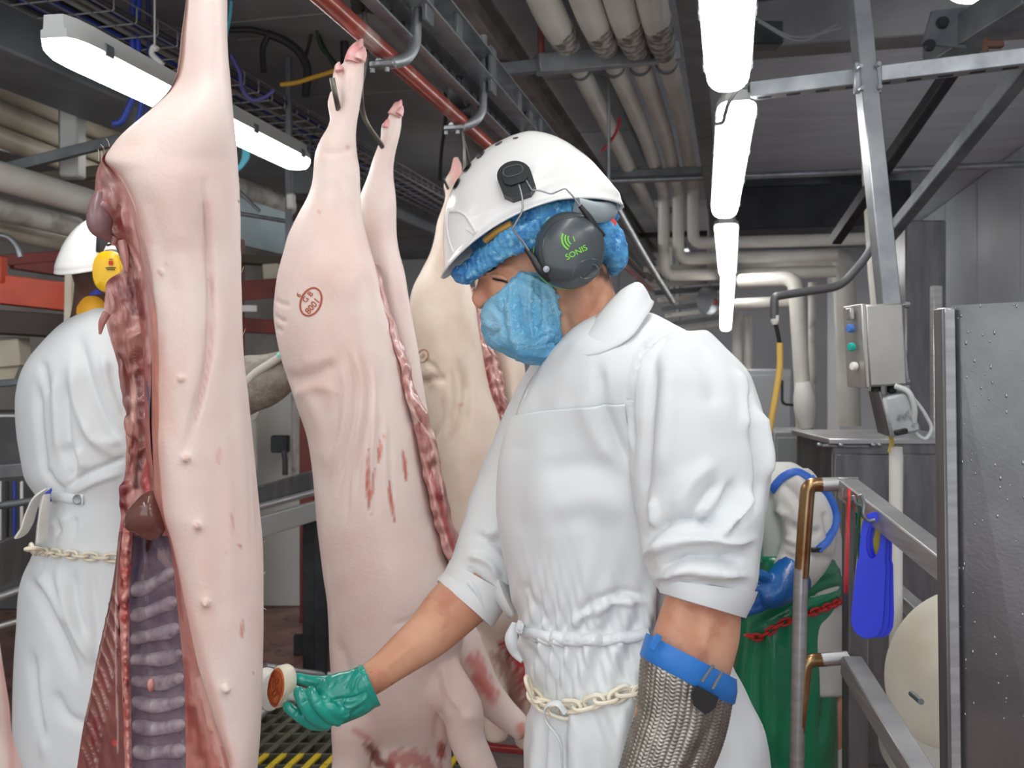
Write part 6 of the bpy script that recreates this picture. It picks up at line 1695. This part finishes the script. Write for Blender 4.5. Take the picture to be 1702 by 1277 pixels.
k3 = thing('grey_cabinet', P(1310, 760, 5.6) * (1, 1, 0), 'lower darker grey cabinet beside the white downpipe', 'cabinet', 'far grey cabinets')
c0 = P(1310, 700, 5.6); c0[2] = 0
mo('body', box(c0 + UP * .55, (.28, .36, 1.05), CF, .008), mat('mid grey enamel', (140, 144, 146), .45), k3)
mo('door', box(c0 + UP * .55 - FW * .185, (.25, .014, .98), CF, .004), MATS['mid grey enamel'], k3)
mo('grab_handle', poly_tube([P(1300, 632, 5.4), P(1300, 672, 5.4), P(1324, 674, 5.4), P(1324, 690, 5.4)], .008, 8, .03), dark_steel, k3)
mo('shelf_bracket', box(P(1527, 734, 4.18), (.12, .06, .012), CF), inox, label='short bright ledge beside the cable loop', cat='ledge')
pl = P(1489, 900, 2.3)
mo('guard_post', tube(np.array([(pl[0], pl[1], 1.28), (pl[0], pl[1], 0)]), .0165, 14), white_pvc, label='white plastic post behind the blue scrapers', cat='post')

# ---- handrail of stainless tube and box section
tint = mat('heat tinted steel', (176, 150, 112), .28, .9, (140, 104, 62), 14)
hr = thing('handrail', P(1420, 1277, 2.08) * (1, 1, 0), 'stainless handrail with bent tube end and sloping box rails', 'handrail')
mo('end_tube', poly_tube([P(1322, 1700, 2.1), P(1324, 1300, 2.1), P(1330, 1000, 2.1), P(1332, 945, 2.1)], .0165, 16), inox, hr)
mo('tinted_bend', poly_tube([P(1332, 960, 2.1), P(1338, 870, 2.1), P(1343, 806, 2.1), P(1372, 806, 2.1)], .0168, 16, .06), tint, hr)
mo('end_tube', tube(np.array([P(1366, 806, 2.1), P(1402, 805, 2.09)]), .0168, 16), inox, hr)
mo('tinted_bend', poly_tube([P(1327, 1215, 2.1), P(1334, 1150, 2.1), P(1340, 1098, 2.1), P(1372, 1097, 2.1)], .0155, 16, .05), tint, hr)
mo('end_tube', tube(np.array([P(1366, 1097, 2.1), P(1412, 1093, 2.09)]), .0155, 16), inox, hr)
mo('top_rail', bar(P(1409, 812, 2.08), P(1592, 957, 1.62), .046, .046), inox, hr)
mo('end_cap', box(P(1408, 811, 2.09), (.006, .05, .05), axes_of(P(1592, 957, 1.62) - P(1409, 812, 2.08)), .002), inox, hr)
mo('lower_rail', bar(P(1414, 1105, 2.06), P(1563, 1345, 1.62), .046, .046), inox, hr)
mo('middle_rail', bar(P(1470, 968, 2.5), P(1560, 1048, 2.2), .04, .04), inox, hr)
pp = P(1421, 900, 2.1)
mo('post', box((pp[0], pp[1], .6), (.046, .046, 1.2), CF, .003), inox_dark, hr)
# hooks and scrapers
hk = [((1401, 812), (1402, 826), (1412, 832), (1420, 828)), ((1418, 824), (1424, 838), (1436, 842), (1442, 832)), ((1430, 822), (1436, 836), (1436, 856), (1444, 866), (1454, 864)), ((1452, 842), (1462, 852), (1470, 850))]
cl_ = [('red', 1.99), ('green', 1.96), ('blue', 1.88), ('yellow', 1.93)]
for pts, (cn, d) in zip(hk, cl_):
    mo('wire_hook', tube(np.array([P(x, y, d) for x, y in pts]), .0035, 8, 20), galv, label='bent wire hook under the handrail carrying the %s scraper' % cn, cat='hook', group='wire hooks')


def scraper(top, bot, d0, d1, wid, c, label, face, name='scraper', n=44):
    """flat hand scraper: blade with a slotted handle; face = direction the flat side looks"""
    a, b = P(*top, d0), P(*bot, d1)
    L = np.linalg.norm(b - a); ay = unit(a - b); nn = unit(np.asarray(face) - ay * (np.asarray(face) @ ay)); ax = np.cross(ay, nn)
    prof = [(0, 0), (.012, .3), (.03, .5), (.06, .66), (.11, .78), (.3, .82), (.37, .80), (.40, .9), (.6, .95), (.8, 1.0), (.9, .96), (.96, .72), (.99, .35), (1, 0)]
    hw = lambda s_: np.interp(s_, [p[0] for p in prof], [p[1] for p in prof]) * wid / 2
    ss_ = (1 - np.cos(np.linspace(0, math.pi, n))) / 2
    outl = np.array([(hw(s_), -s_ * L) for s_ in ss_] + [(-hw(s_), -s_ * L) for s_ in ss_[::-1][1:-1]])
    c0_ = np.array([0, -.22 * L]); sx, sy = wid * .22, .15 * L
    inn_ = []
    for p in outl:
        v = p - c0_; th_ = math.atan2(v[1] / sy, v[0] / sx)
        inn_.append(c0_ + np.array([math.cos(th_) * sx, math.sin(th_) * sy]))
    inn_ = np.array(inn_)
    to3 = lambda q, h: a + q[:, :1] * ax + q[:, 1:] * ay + nn * h
    h = .0025
    R = np.array([to3(outl, -h), to3(outl, h), to3(inn_, h), to3(inn_, -h), to3(outl, -h)])
    return mo(name, grid(R, True), c, label=label, cat='scraper', group='coloured scrapers on the handrail', ang=25)


sc_blue = mat('bright blue plastic', (44, 66, 242), .4)


def edge_on(px, py):
    v = unit(P(px, py, 2.0) - EYE)
    return unit(np.cross(v, UP)) * -1


fcx = unit(-FW * .8 + RT * -.1)
scraper((1455, 851), (1438, 1061), 1.885, 1.885, .062, sc_blue, 'front blue scraper of the three on the handrail hook', fcx - RT * .25)
scraper((1459, 852), (1449, 1060), 1.905, 1.905, .062, sc_blue, 'middle blue scraper, its edge showing behind the front one', fcx - RT * .3)
scraper((1463, 853), (1460, 1060), 1.925, 1.925, .060, sc_blue, 'rear blue scraper of the three on the handrail hook', fcx - RT * .35)
scraper((1449, 838), (1438, 1010), 1.955, 1.955, .050, mat('yellow plastic', (236, 216, 60), .4), 'yellow scraper showing through the slot of the blue ones', fcx - RT * .3)
scraper((1426, 828), (1424, 960), 1.98, 1.98, .055, mat('dark green plastic', (20, 96, 66), .4), 'dark green scraper hanging edge-on between red and blue', edge_on(1425, 890) - FW * .16)
scraper((1411, 812), (1405, 988), 1.99, 1.99, .06, mat('red scraper plastic', (214, 40, 44), .4), 'red scraper hanging edge-on at the end of the handrail', edge_on(1408, 900) - FW * .08)
# ---- white plastic disc
dk_ = thing('plastic_disc', P(1585, 1230, 2.15), 'big white plastic disc with a metal pin beside the steel screen', 'disc')
dn = unit(-FW * .8 - RT * .5 + UP * .15); d1_ = unit(P(1640, 1010, 2.15) - P(1530, 1215, 2.15)); d1_ = unit(d1_ - dn * (d1_ @ dn)); d2_ = np.cross(dn, d1_)
tt_ = np.linspace(0, 2 * math.pi, 60, endpoint=False)
dc = P(1588, 1112, 2.15)
mo('disc', grid(np.array([dc + dn * h + (k * .195 * np.cos(tt_))[:, None] * d1_ + (k * .149 * np.sin(tt_))[:, None] * d2_ for k, h in ((.97, -.008), (1, -.005), (1, .005), (.97, .008))]), True, True), cream_pvc, dk_)
mo('pin', cyl(P(1515, 1153, 2.09), P(1531, 1167, 2.03), .007, 12), galv, dk_)
mo('drum', lathe([(.02, -.03), (.14, -.03), (.15, 0), (.14, .02), (.02, .02)], P(1565, 1240, 2.3), unit(UP * .8 - FW * .4 - RT * .2), 40), mat('pale steel drum', (200, 198, 190), .4, .3), label='pale steel drum under the white plastic disc', cat='drum')
# ---- steel screen at the edge
scn = thing('steel_screen', P(1640, 1277, 1.5) * (1, 1, 0), 'wet stainless steel screen standing at the edge of the picture', 'screen')
wet = mat('wet stainless sheet', (140, 140, 142), .3, .9, (104, 104, 107), 3, (1, 1, 1.2), rvar=.1, bump=.05, bscale=140)
TL, TR_, BL, BR = P(1580, 508, 1.48), P(1790, 497, 1.36), P(1598, 1700, 1.48), P(1800, 1700, 1.36)
fn = unit(np.cross(TR_ - TL, BL - TL)); fn = fn if fn @ FW < 0 else -fn
mo('sheet', grid(np.array([[TL, TR_, TR_ - fn * .02, TL - fn * .02], [BL, BR, BR - fn * .02, BL - fn * .02]]), True, True), wet, scn, smooth=False)
e0, e1 = P(1571, 512, 1.475), P(1588, 1700, 1.475)
mo('folded_edge', bar(e0, e1, .02, .03, FW, .003), inox, scn)
mo('edge_lip', bar(P(1561, 514, 1.47), P(1577, 1700, 1.47), .005, .03, FW, .001), inox_dark, scn)
dr = []
for i in range(110):
    u, v = random.random(), random.random()**1.3 * .62
    c = TL * (1 - u) * (1 - v) + TR_ * u * (1 - v) + BL * (1 - u) * v + BR * u * v
    r = random.uniform(.0008, .0022)
    dr.append(ell(c + fn * .0003, (r, r * .6, r * random.uniform(1, 2.2)), np.array([unit(TR_ - TL), fn, unit(TL - BL)]), 8, 5))
mo('water_drops', combine(*dr), mat('water drop', (150, 152, 155), .08, .85), scn, kind='stuff')
# ================================================================== left background: ducts, pipes, trays, machines, conveyor edge, grating
dkbeam = mat('blue grey duct', (132, 140, 144), .5, .2, (112, 118, 122), 3)
beige = mat('beige lagging', (206, 200, 182), .5, 0, (182, 174, 154), 4, bump=.05, bscale=20)
mo('ceiling_duct', box((-2.95, 5.2, 2.86), (.42, 9.0, .3), bev=.01), dkbeam, label='blue-grey duct along the ceiling behind the strip light', cat='duct')
mo('brown_panel', box((-3.6, 5.2, 3.02), (.8, 9.0, .06), bev=.01), mat('brown grey panel', (120, 112, 108), .6), label='brown-grey ceiling panel left of the duct', cat='panel')


def run(name, a, b, r, m, label, cat='pipe', group=None, n=20):
    return mo(name, tube(np.array([P(*a), P(*b)]), r, n), m, label=label, cat=cat, group=group)


G = 'pipes along the wall behind the first worker'
run('beige_pipe', (-40, 128, 4.4), (360, 300, 7.4), .06, beige, 'uppermost beige pipe behind the white duct', group=G)
run('beige_pipe', (-40, 172, 4.4), (360, 332, 7.4), .06, beige, 'second beige pipe from the ceiling behind the white duct', group=G)
run('beige_pipe', (-40, 214, 4.4), (360, 360, 7.4), .055, beige, 'lowest beige pipe behind the white duct', group=G)
mo('handrail_tube', tube(np.array([P(-20, 118, 4.2), P(150, 186, 5.2), P(330, 262, 6.6)]), .02, 10), dark_steel, label='dark thin tube above the beige pipes', cat='pipe')
mo('white_duct', box(P(121, 228, 4.6), (.095, .1, .42), CF, .01), mat('white grey duct paint', (206, 208, 206), .5), label='white upright duct beside the nearest carcass', cat='duct')
mo('duct_elbow', tube(np.array([P(122, 176, 4.6), P(128, 164, 4.62), P(150, 172, 4.7), P(240, 214, 5.4)]), .045, 14, 24), MATS['white grey duct paint'], label='pale elbow on top of the white upright duct', cat='duct')
run('white_wall_pipe', (-30, 284, 3.7), (200, 352, 4.4), .062, lag_m, 'big white pipe above the helmet with yellow ear defenders', group=G)
run('white_wall_pipe', (-30, 340, 3.9), (126, 378, 4.4), .052, white_pipe, 'white pipe under the big white one', group=G)
run('white_wall_pipe', (-30, 376, 4.1), (112, 404, 4.6), .048, beige, 'grimy cream pipe, lowest of those behind the helmet', group=G)
mo('angle_strut', bar(P(-20, 288, 4.3), P(200, 232, 4.5), .05, .05), galv_dull, label='grey strut sloping up across the white duct', cat='strut')
mo('angle_strut', combine(bar(P(60, 300, 4.8), P(180, 284, 4.8), .07, .06), rod(P(100, 294, 4.8))), mat('olive beam', (120, 116, 100), .6), label='short olive beam behind the white duct', cat='strut')
# orange machine frame
om = mat('orange red paint', (216, 84, 52), .4, 0, (190, 66, 42), 5); dm_ = mat('dark red paint', (128, 50, 42), .45, 0, (104, 40, 36), 5)
fr = thing('machine_frame', P(40, 520, 4.0), 'orange and dark red machine frame behind the first worker', 'frame')
mo('beam', bar(P(-30, 478, 3.9), P(125, 496, 4.1), .1, .125), om, fr)
mo('beam', bar(P(-30, 436, 4.0), P(120, 424, 4.3), .05, .05), dm_, fr)
mo('beam', bar(P(20, 436, 4.1), P(120, 452, 4.3), .05, .06), dm_, fr)
mo('post', bar(P(2, 428, 3.9), P(2, 470, 3.9), .03, .05, FW), om, fr)
mo('underside', bar(P(-30, 535, 4.0), P(130, 545, 4.2), .3, .1), mat('dark brown steel', (58, 40, 38), .5), fr)
mo('post', bar(P(117, 455, 3.9), P(115, 560, 3.9), .03, .045, FW), cream_pvc, fr)
mo('conduit_loop', tube(np.array([P(-5, 390, 3.6), P(15, 395, 3.6), P(28, 410, 3.6), P(34, 428, 3.6)]), .012, 10, 20), galv, label='grey conduit curving down above the orange beam', cat='conduit')
# clutter of machinery left of and below the first worker
cl = thing('packing_machine', P(40, 700, 4.2) * (1, 1, 0), 'grey machine with chute half hidden behind the first worker', 'machine')
b0 = P(10, 700, 4.4); b0[2] = 0
mo('body', box(b0 + UP * .8, (.7, .5, .9), CF, .01), mat('dark grey machine', (92, 92, 94), .5, .2, (72, 72, 74), 6), cl)
mo('chute', grid(np.array([[P(-30, 560, 4.1), P(50, 560, 4.1)], [P(-60, 640, 4.0), P(20, 640, 4.0)]])), beige, cl)
mo('hopper', bar(P(-10, 590, 4.05), P(42, 585, 4.05), .1, .12), beige, cl)
mo('ledge', bar(P(-20, 690, 4.0), P(40, 690, 4.0), .1, .015), inox, cl)
mo('ledge', bar(P(-20, 640, 4.05), P(40, 634, 4.05), .1, .03), galv_dull, cl)
for i in range(5):
    mo('bar', bar(P(-12 + 12 * i, 800, 4.05), P(-12 + 12 * i, 905, 4.05), .012, .012, FW), [inox, white_pvc, dark_steel, mat('blue bar', (40, 70, 170), .5), white_pvc][i], cl)
wr_ = thing('work_platform', P(20, 1277, 3.4) * (1, 1, 0), 'stainless rails and steps of the platform behind the first worker', 'platform')
mo('rail', bar(P(-30, 786, 3.3), P(80, 778, 3.5), .04, .05), galv, wr_)
mo('rail', tube(np.array([P(-30, 845, 3.3), P(60, 832, 3.4)]), .014, 10), galv_dull, wr_)
mo('plate', bar(P(-30, 950, 3.2), P(70, 905, 3.5), .02, .16), inox_dark, wr_)
mo('rail', tube(np.array([P(-30, 1004, 3.2), P(70, 968, 3.4)]), .016, 10), inox, wr_)
mo('rail', tube(np.array([P(-30, 1050, 3.2), P(40, 1030, 3.3)]), .012, 10), inox, wr_)
mo('post', bar(P(-20, 780, 3.3), P(-20, 1500, 3.3), .05, .05, FW), inox_dark, wr_)

# between the first two carcasses
mo('angled_duct', grid(np.array([[P(380, 322, 5.2), P(480, 355, 5.8)], [P(380, 402, 5.2), P(480, 425, 5.8)], [P(380, 402, 5.6), P(480, 425, 6.2)], [P(380, 322, 5.6), P(480, 355, 6.2)]]), False), mat('teal grey duct', (128, 146, 152), .4, .3, (112, 130, 136), 5), smooth=False, label='teal-grey duct between the first two carcasses', cat='duct')
G2_ = 'pipes between the first two carcasses'
run('grey_pipe', (385, 286, 6.0), (478, 318, 6.8), .07, white_pipe, 'upper grey pipe between the first two carcasses', group=G2_)
run('grey_pipe', (385, 312, 6.0), (478, 345, 6.8), .075, white_pipe, 'lower grey pipe between the first two carcasses', group=G2_)
run('grey_pipe', (380, 352, 5.0), (500, 372, 5.4), .012, galv, 'thin bright conduit above the teal-grey duct', group=G2_)
run('grey_pipe', (395, 315, 5.0), (432, 352, 5.0), .010, galv, 'thin slanting conduit above the teal-grey duct', group=G2_)
mo('thin_pole', bar(np.array([*P(480, 240, 4.6)[:2], ZC]), np.array([*P(480, 240, 4.6)[:2], 2.0]), .03, .03, FW), galv_dull, label='thin grey pole hanging from the ceiling beside the second carcass', cat='pole')
mo('enclosure', combine(box(P(515, 300, 5.2), (.2, .04, .16), CF, .005), rod(P(515, 300, 5.2))), mat('grey enclosure', (104, 110, 112), .5), label='grey enclosure under the end of the strip light', cat='box')
mo('white_unit', box(P(484, 335, 4.57), (.04, .04, .08), CF, .008), white_pvc, label='small white unit on the thin pole', cat='unit')
bm_ = thing('steelwork', P(440, 520, 5.0), 'dark red steelwork between the first two carcasses', 'frame')
mo('beam', bar(P(385, 485, 5.0), P(520, 474, 5.4), .1, .11), dm_, bm_)
mo('beam', bar(P(385, 540, 5.0), P(520, 548, 5.4), .1, .08), dm_, bm_)
mo('beam', bar(P(385, 430, 5.2), P(520, 440, 5.6), .12, .05), mat('olive dark', (84, 78, 66), .6), bm_)
mo('post', bar(P(452, 440, 5.3), P(454, 470, 5.3), .09, .09, FW), beige, bm_)
for x_ in (392, 512):
    q_ = P(x_, 480, 5.2)
    mo('post', bar((q_[0], q_[1], 0), (q_[0], q_[1], 2.2), .08, .08, FW), dm_, bm_)
mo('label_plate', box(P(414, 513, 4.9), (.085, .01, .035), CF, .003), white_pvc, bm_)
wp = thing('wash_station', P(460, 760, 5.2) * (1, 1, 0), 'pale wash cabinet with pipes behind the grey arm guard', 'cabinet')
b0 = P(460, 740, 5.6); b0[2] = 0
mo('body', box(b0 + UP * .725, (.42, .2, 1.45), CF, .01), mat('pale cabinet', (196, 196, 190), .5), wp)
mo('pipe', tube(np.array([P(490, 640, 5.3), P(491, 790, 5.3)]), .022, 12), white_pipe, wp)
mo('control', box(P(466, 738, 5.3), (.1, .06, .1), CF, .006), dark_steel, wp)
mo('spout', tube(np.array([P(472, 750, 5.2), P(474, 766, 5.2), P(474, 790, 5.2)]), .016, 10), mat('dark pipe', (70, 72, 76), .5), wp)
mo('hose', tube(np.array([P(418, 700, 5.2), P(420, 790, 5.2)]), .03, 12), white_pipe, wp)
cv = thing('conveyor_table', P(480, 1000, 4.0) * (1, 1, 0), 'stainless conveyor edge on dark legs between the first two carcasses', 'conveyor')
mo('side_plate', bar(P(360, 848, 3.8), P(600, 776, 4.5), .02, .10), inox_dark, cv)
mo('rim', tube(np.array([P(360, 862, 3.75), P(600, 798, 4.45)]), .016, 10), inox, cv)
mo('front_plate', bar(P(360, 898, 3.75), P(600, 826, 4.45), .03, .09), mat('pale steel plate', (196, 200, 200), .4, .5), cv)
for x, d, r in ((516, 4.3, .05), (535, 4.25, .05)):
    b1 = P(x, 850, d); b2 = b1.copy(); b2[2] = 0
    mo('leg', bar(b2, b1, .06, .06, FW), dark_steel, cv)
for x, d in ((505, 4.6),):
    b1 = P(x, 1055, d); b2 = b1.copy(); b2[2] = 0
    mo('foot', bar(b2, b1, .1, .03, FW), dark_steel, cv)
mo('floor_rail', tube(np.array([P(440, 1110, 4.0), P(525, 1122, 4.2), P(600, 1128, 4.4)]), .02, 10, 12), inox, label='low steel pipe near the floor behind the green glove', cat='pipe')
mo('floor_rail', tube(np.array([P(425, 1195, 3.4), P(470, 1150, 3.7)]), .02, 10, 12), inox, label='low steel pipe slanting behind the ink stamp', cat='pipe')

# floor grating
gt = thing('floor_grating', (P(500, 1240, 3.5) * (1, 1, 0)), 'olive plastic floor grating with a yellow edge, below the green glove', 'grating')
olive = mat('olive grating', (104, 104, 88), .5, 0, (80, 80, 68), 10); yl = mat('yellow grating edge', (226, 196, 40), .5)
gc = P(490, 1240, 3.45); gc[2] = .05
for i in range(9):                              # long bars
    mo('bearer', box(gc + FW * (-.36 + .09 * i), (1.4, .012, .05), CF), olive, gt, smooth=False)
for j in range(22):
    for i in range(8):
        mo('slat', box(gc + RT * (-.66 + .063 * j + .02 * i - .06) + FW * (-.315 + .09 * i) + UP * .022, (.022, .1, .012), np.array([unit(RT - FW * .25), unit(FW + RT * .25), UP]), .002), yl if i < 2 else olive, gt)
mo('drain_box', box(P(1080, 1230, 3.6) * (1, 1, 0) + UP * .1, (.5, .5, .2), CF, .01), dark_steel, label='dark drain box on the floor behind the man', cat='box')
tr = thing('blood_trough', P(850, 1180, 3.3) * (1, 1, 0), 'dark steel trough with red rims under the farthest carcass', 'trough')
b0 = P(850, 1175, 3.3)
mo('side', box(b0, (.5, .03, .12), CF, .004), dark_steel, tr)
mo('side', box(b0 + FW * .4, (.5, .03, .12), CF, .004), dark_steel, tr)
mo('bottom', box(b0 + FW * .2 - UP * .06, (.5, .4, .02), CF, .004), dark_steel, tr)
mo('rim', bar(P(790, 1240, 3.2), P(890, 1250, 3.2), .03, .02), mat('red rim', (130, 36, 36), .4), tr)
for s_ in (-.2, .2):
    q = b0 + RT * s_ + FW * .2; q2 = q.copy(); q2[2] = 0
    mo('leg', bar(q2, q, .05, .05, FW), dark_steel, tr)

# ---- cable trays and cables
tw = mat('wire tray steel', (150, 152, 152), .45, .6)
TX, TZ = -2.36, 2.78
tray = thing('cable_tray', (TX, 2, TZ), 'wire cable tray full of cables running behind the hind legs', 'cable tray', 'wire cable trays')
for dx, dz in ((-.16, 0), (-.08, 0), (0, 0), (.08, 0), (.16, 0), (-.17, .06), (.17, .06)):
    mo('wire', cyl((TX + dx, 1.0, TZ + dz), (TX + dx, 10, TZ + dz), .004, 6), tw, tray)
for i in range(60):
    y = 1.3 + i * .13
    mo('rung', poly_tube([(TX - .17, y, TZ + .06), (TX - .17, y, TZ), (TX + .17, y, TZ), (TX + .17, y, TZ + .06)], .0035, 5, .01), tw, tray)
cab = [mat('black cable', (40, 40, 44), .5), mat('blue cable', (48, 72, 168), .5), mat('grey tray cable', (112, 112, 110), .5), mat('charcoal cable', (66, 66, 70), .5), mat('pale tray cable', (150, 150, 146), .5)]
cnm = ['black', 'blue', 'grey', 'charcoal', 'pale grey']
for i in range(14):
    x = TX - .15 + .023 * i
    pts = [(x + .02 * math.sin(i * 1.7 + .9 * y), y, TZ + .014 + .012 * (i % 3) + .008 * math.sin(2 * y + i)) for y in np.arange(1.0, 10, .5)]
    mo('tray_cable', tube(np.array(pts), .009 + .003 * (i % 2), 7, 50), cab[i % 5], label='%s %s cable from the duct side in the wire cable tray' % (('first', 'second', 'third')[i // 5], cnm[i % 5]), cat='cable', group='%s cables in the wire tray' % cnm[i % 5])
t2 = thing('cable_tray', P(480, 50, 4.4), 'second wire tray crossing behind the red rail', 'cable tray', 'wire cable trays')
for k, (y0, y1) in enumerate(((36, 14), (44, 22), (58, 40), (66, 52))):
    mo('wire', cyl(P(396, y0, 4.3), P(580, y1, 4.5), .005, 6), tw, t2)
for i in range(7):
    mo('rung', cyl(P(414 + 26 * i, 34 - 3 * i, 4.32 + .02 * i), P(414 + 26 * i, 66 - 2.4 * i, 4.32 + .02 * i), .004, 5), tw, t2)


def cable(pts, r, m, label, group='hanging cables', up=True):
    q0 = P(*pts[0])
    top = [np.array([q0[0], q0[1], ZC + .01])] if up else []
    return mo('hanging_cable', tube(np.array(top + [P(*q) for q in pts]), r, 8, 60), m, label=label, cat='cable', group=group)


cable([(380, 50, 4.2), (430, 52, 4.2), (445, 58, 4.2), (438, 75, 4.2), (438, 120, 4.2)], .014, cab[0], 'black cable dropping left of the cable loop', up=False)
cable([(444, 56, 4.2), (470, 66, 4.2), (495, 84, 4.2), (508, 105, 4.2), (508, 160, 4.2)], .02, cab[0], 'thick black cable bundle bending down behind the yellow cable', up=False)
cable([(450, 50, 4.3), (465, 38, 4.3), (490, 31, 4.3), (515, 36, 4.3), (530, 60, 4.3), (545, 90, 4.3), (560, 108, 4.3)], .010, cab[0], 'black cable looping up to the crossing wire tray', up=False)
cable([(526, 14, 4.3), (520, 45, 4.3), (512, 80, 4.3), (506, 100, 4.3)], .009, cab[0], 'thin black cable hanging straight from the ceiling')
cable([(526, 50, 4.25), (532, 75, 4.25), (548, 98, 4.25), (556, 112, 4.25)], .008, mat('dark green cable', (36, 58, 46), .5), 'dark green cable curving to the trotter', up=False)
cable([(466, 141, 4.0), (490, 138, 4.0), (520, 129, 4.0), (560, 116, 4.0), (612, 82, 4.0)], .010, mat('yellow cable', (206, 160, 40), .5), 'yellow cable crossing behind the first trotter', up=False)
cable([(572, 36, 4.4), (573, 90, 4.4), (574, 140, 4.4)], .022, dark_steel, 'dark hanging rod behind the first trotter')
cable([(740, 205, 5.0), (734, 250, 5.0), (731, 300, 5.0)], .010, black_rub, 'thin black cable hanging left of the third carcass')
cable([(222, 118, 3.6), (224, 150, 3.6), (214, 178, 3.6), (196, 205, 3.6), (188, 206, 3.6)], .012, cab[1], 'blue cable end hanging beside the lit strip light')
cable([(232, 120, 3.6), (236, 160, 3.6), (232, 190, 3.6), (226, 210, 3.6)], .010, cab[1], 'blue cable hanging straight beside the nearest leg')
cable([(246, 150, 3.6), (244, 180, 3.6), (236, 204, 3.6), (220, 218, 3.6)], .009, mat('navy cable', (40, 46, 96), .5), 'navy cable hanging nearest to the pale leg')
cable([(384, 92, 3.8), (398, 120, 3.8), (404, 150, 3.8), (420, 166, 3.8), (440, 162, 3.8), (456, 150, 3.8)], .008, mat('violet cable', (88, 84, 150), .5), 'violet cable sagging under the wire tray', up=False)
cyan = mat('cyan cable', (100, 200, 224), .45)
for i, r in enumerate((9, 13, 17)):
    cable([(384, 232 - r * .3, 3.9), (394 + r * .8, 238, 3.9), (396 + r, 258, 3.9), (394 + r * .5, 276, 3.9), (386, 284 + r * .3, 3.9)], .007, cyan, '%s loop of the cyan cable coil right of the pale leg' % ('inner', 'middle', 'outer')[i], 'cyan cable coil')
mo('white_hook_bracket', combine(tube(np.array([P(262, 82, 3.5), P(256, 78, 3.5), P(252, 88, 3.5), P(262, 100, 3.5), P(270, 108, 3.5)]), .011, 8, 20), rod(P(257, 79, 3.5), .004)), white_pvc, label='curved white cable hook beside the lit strip light', cat='hook')
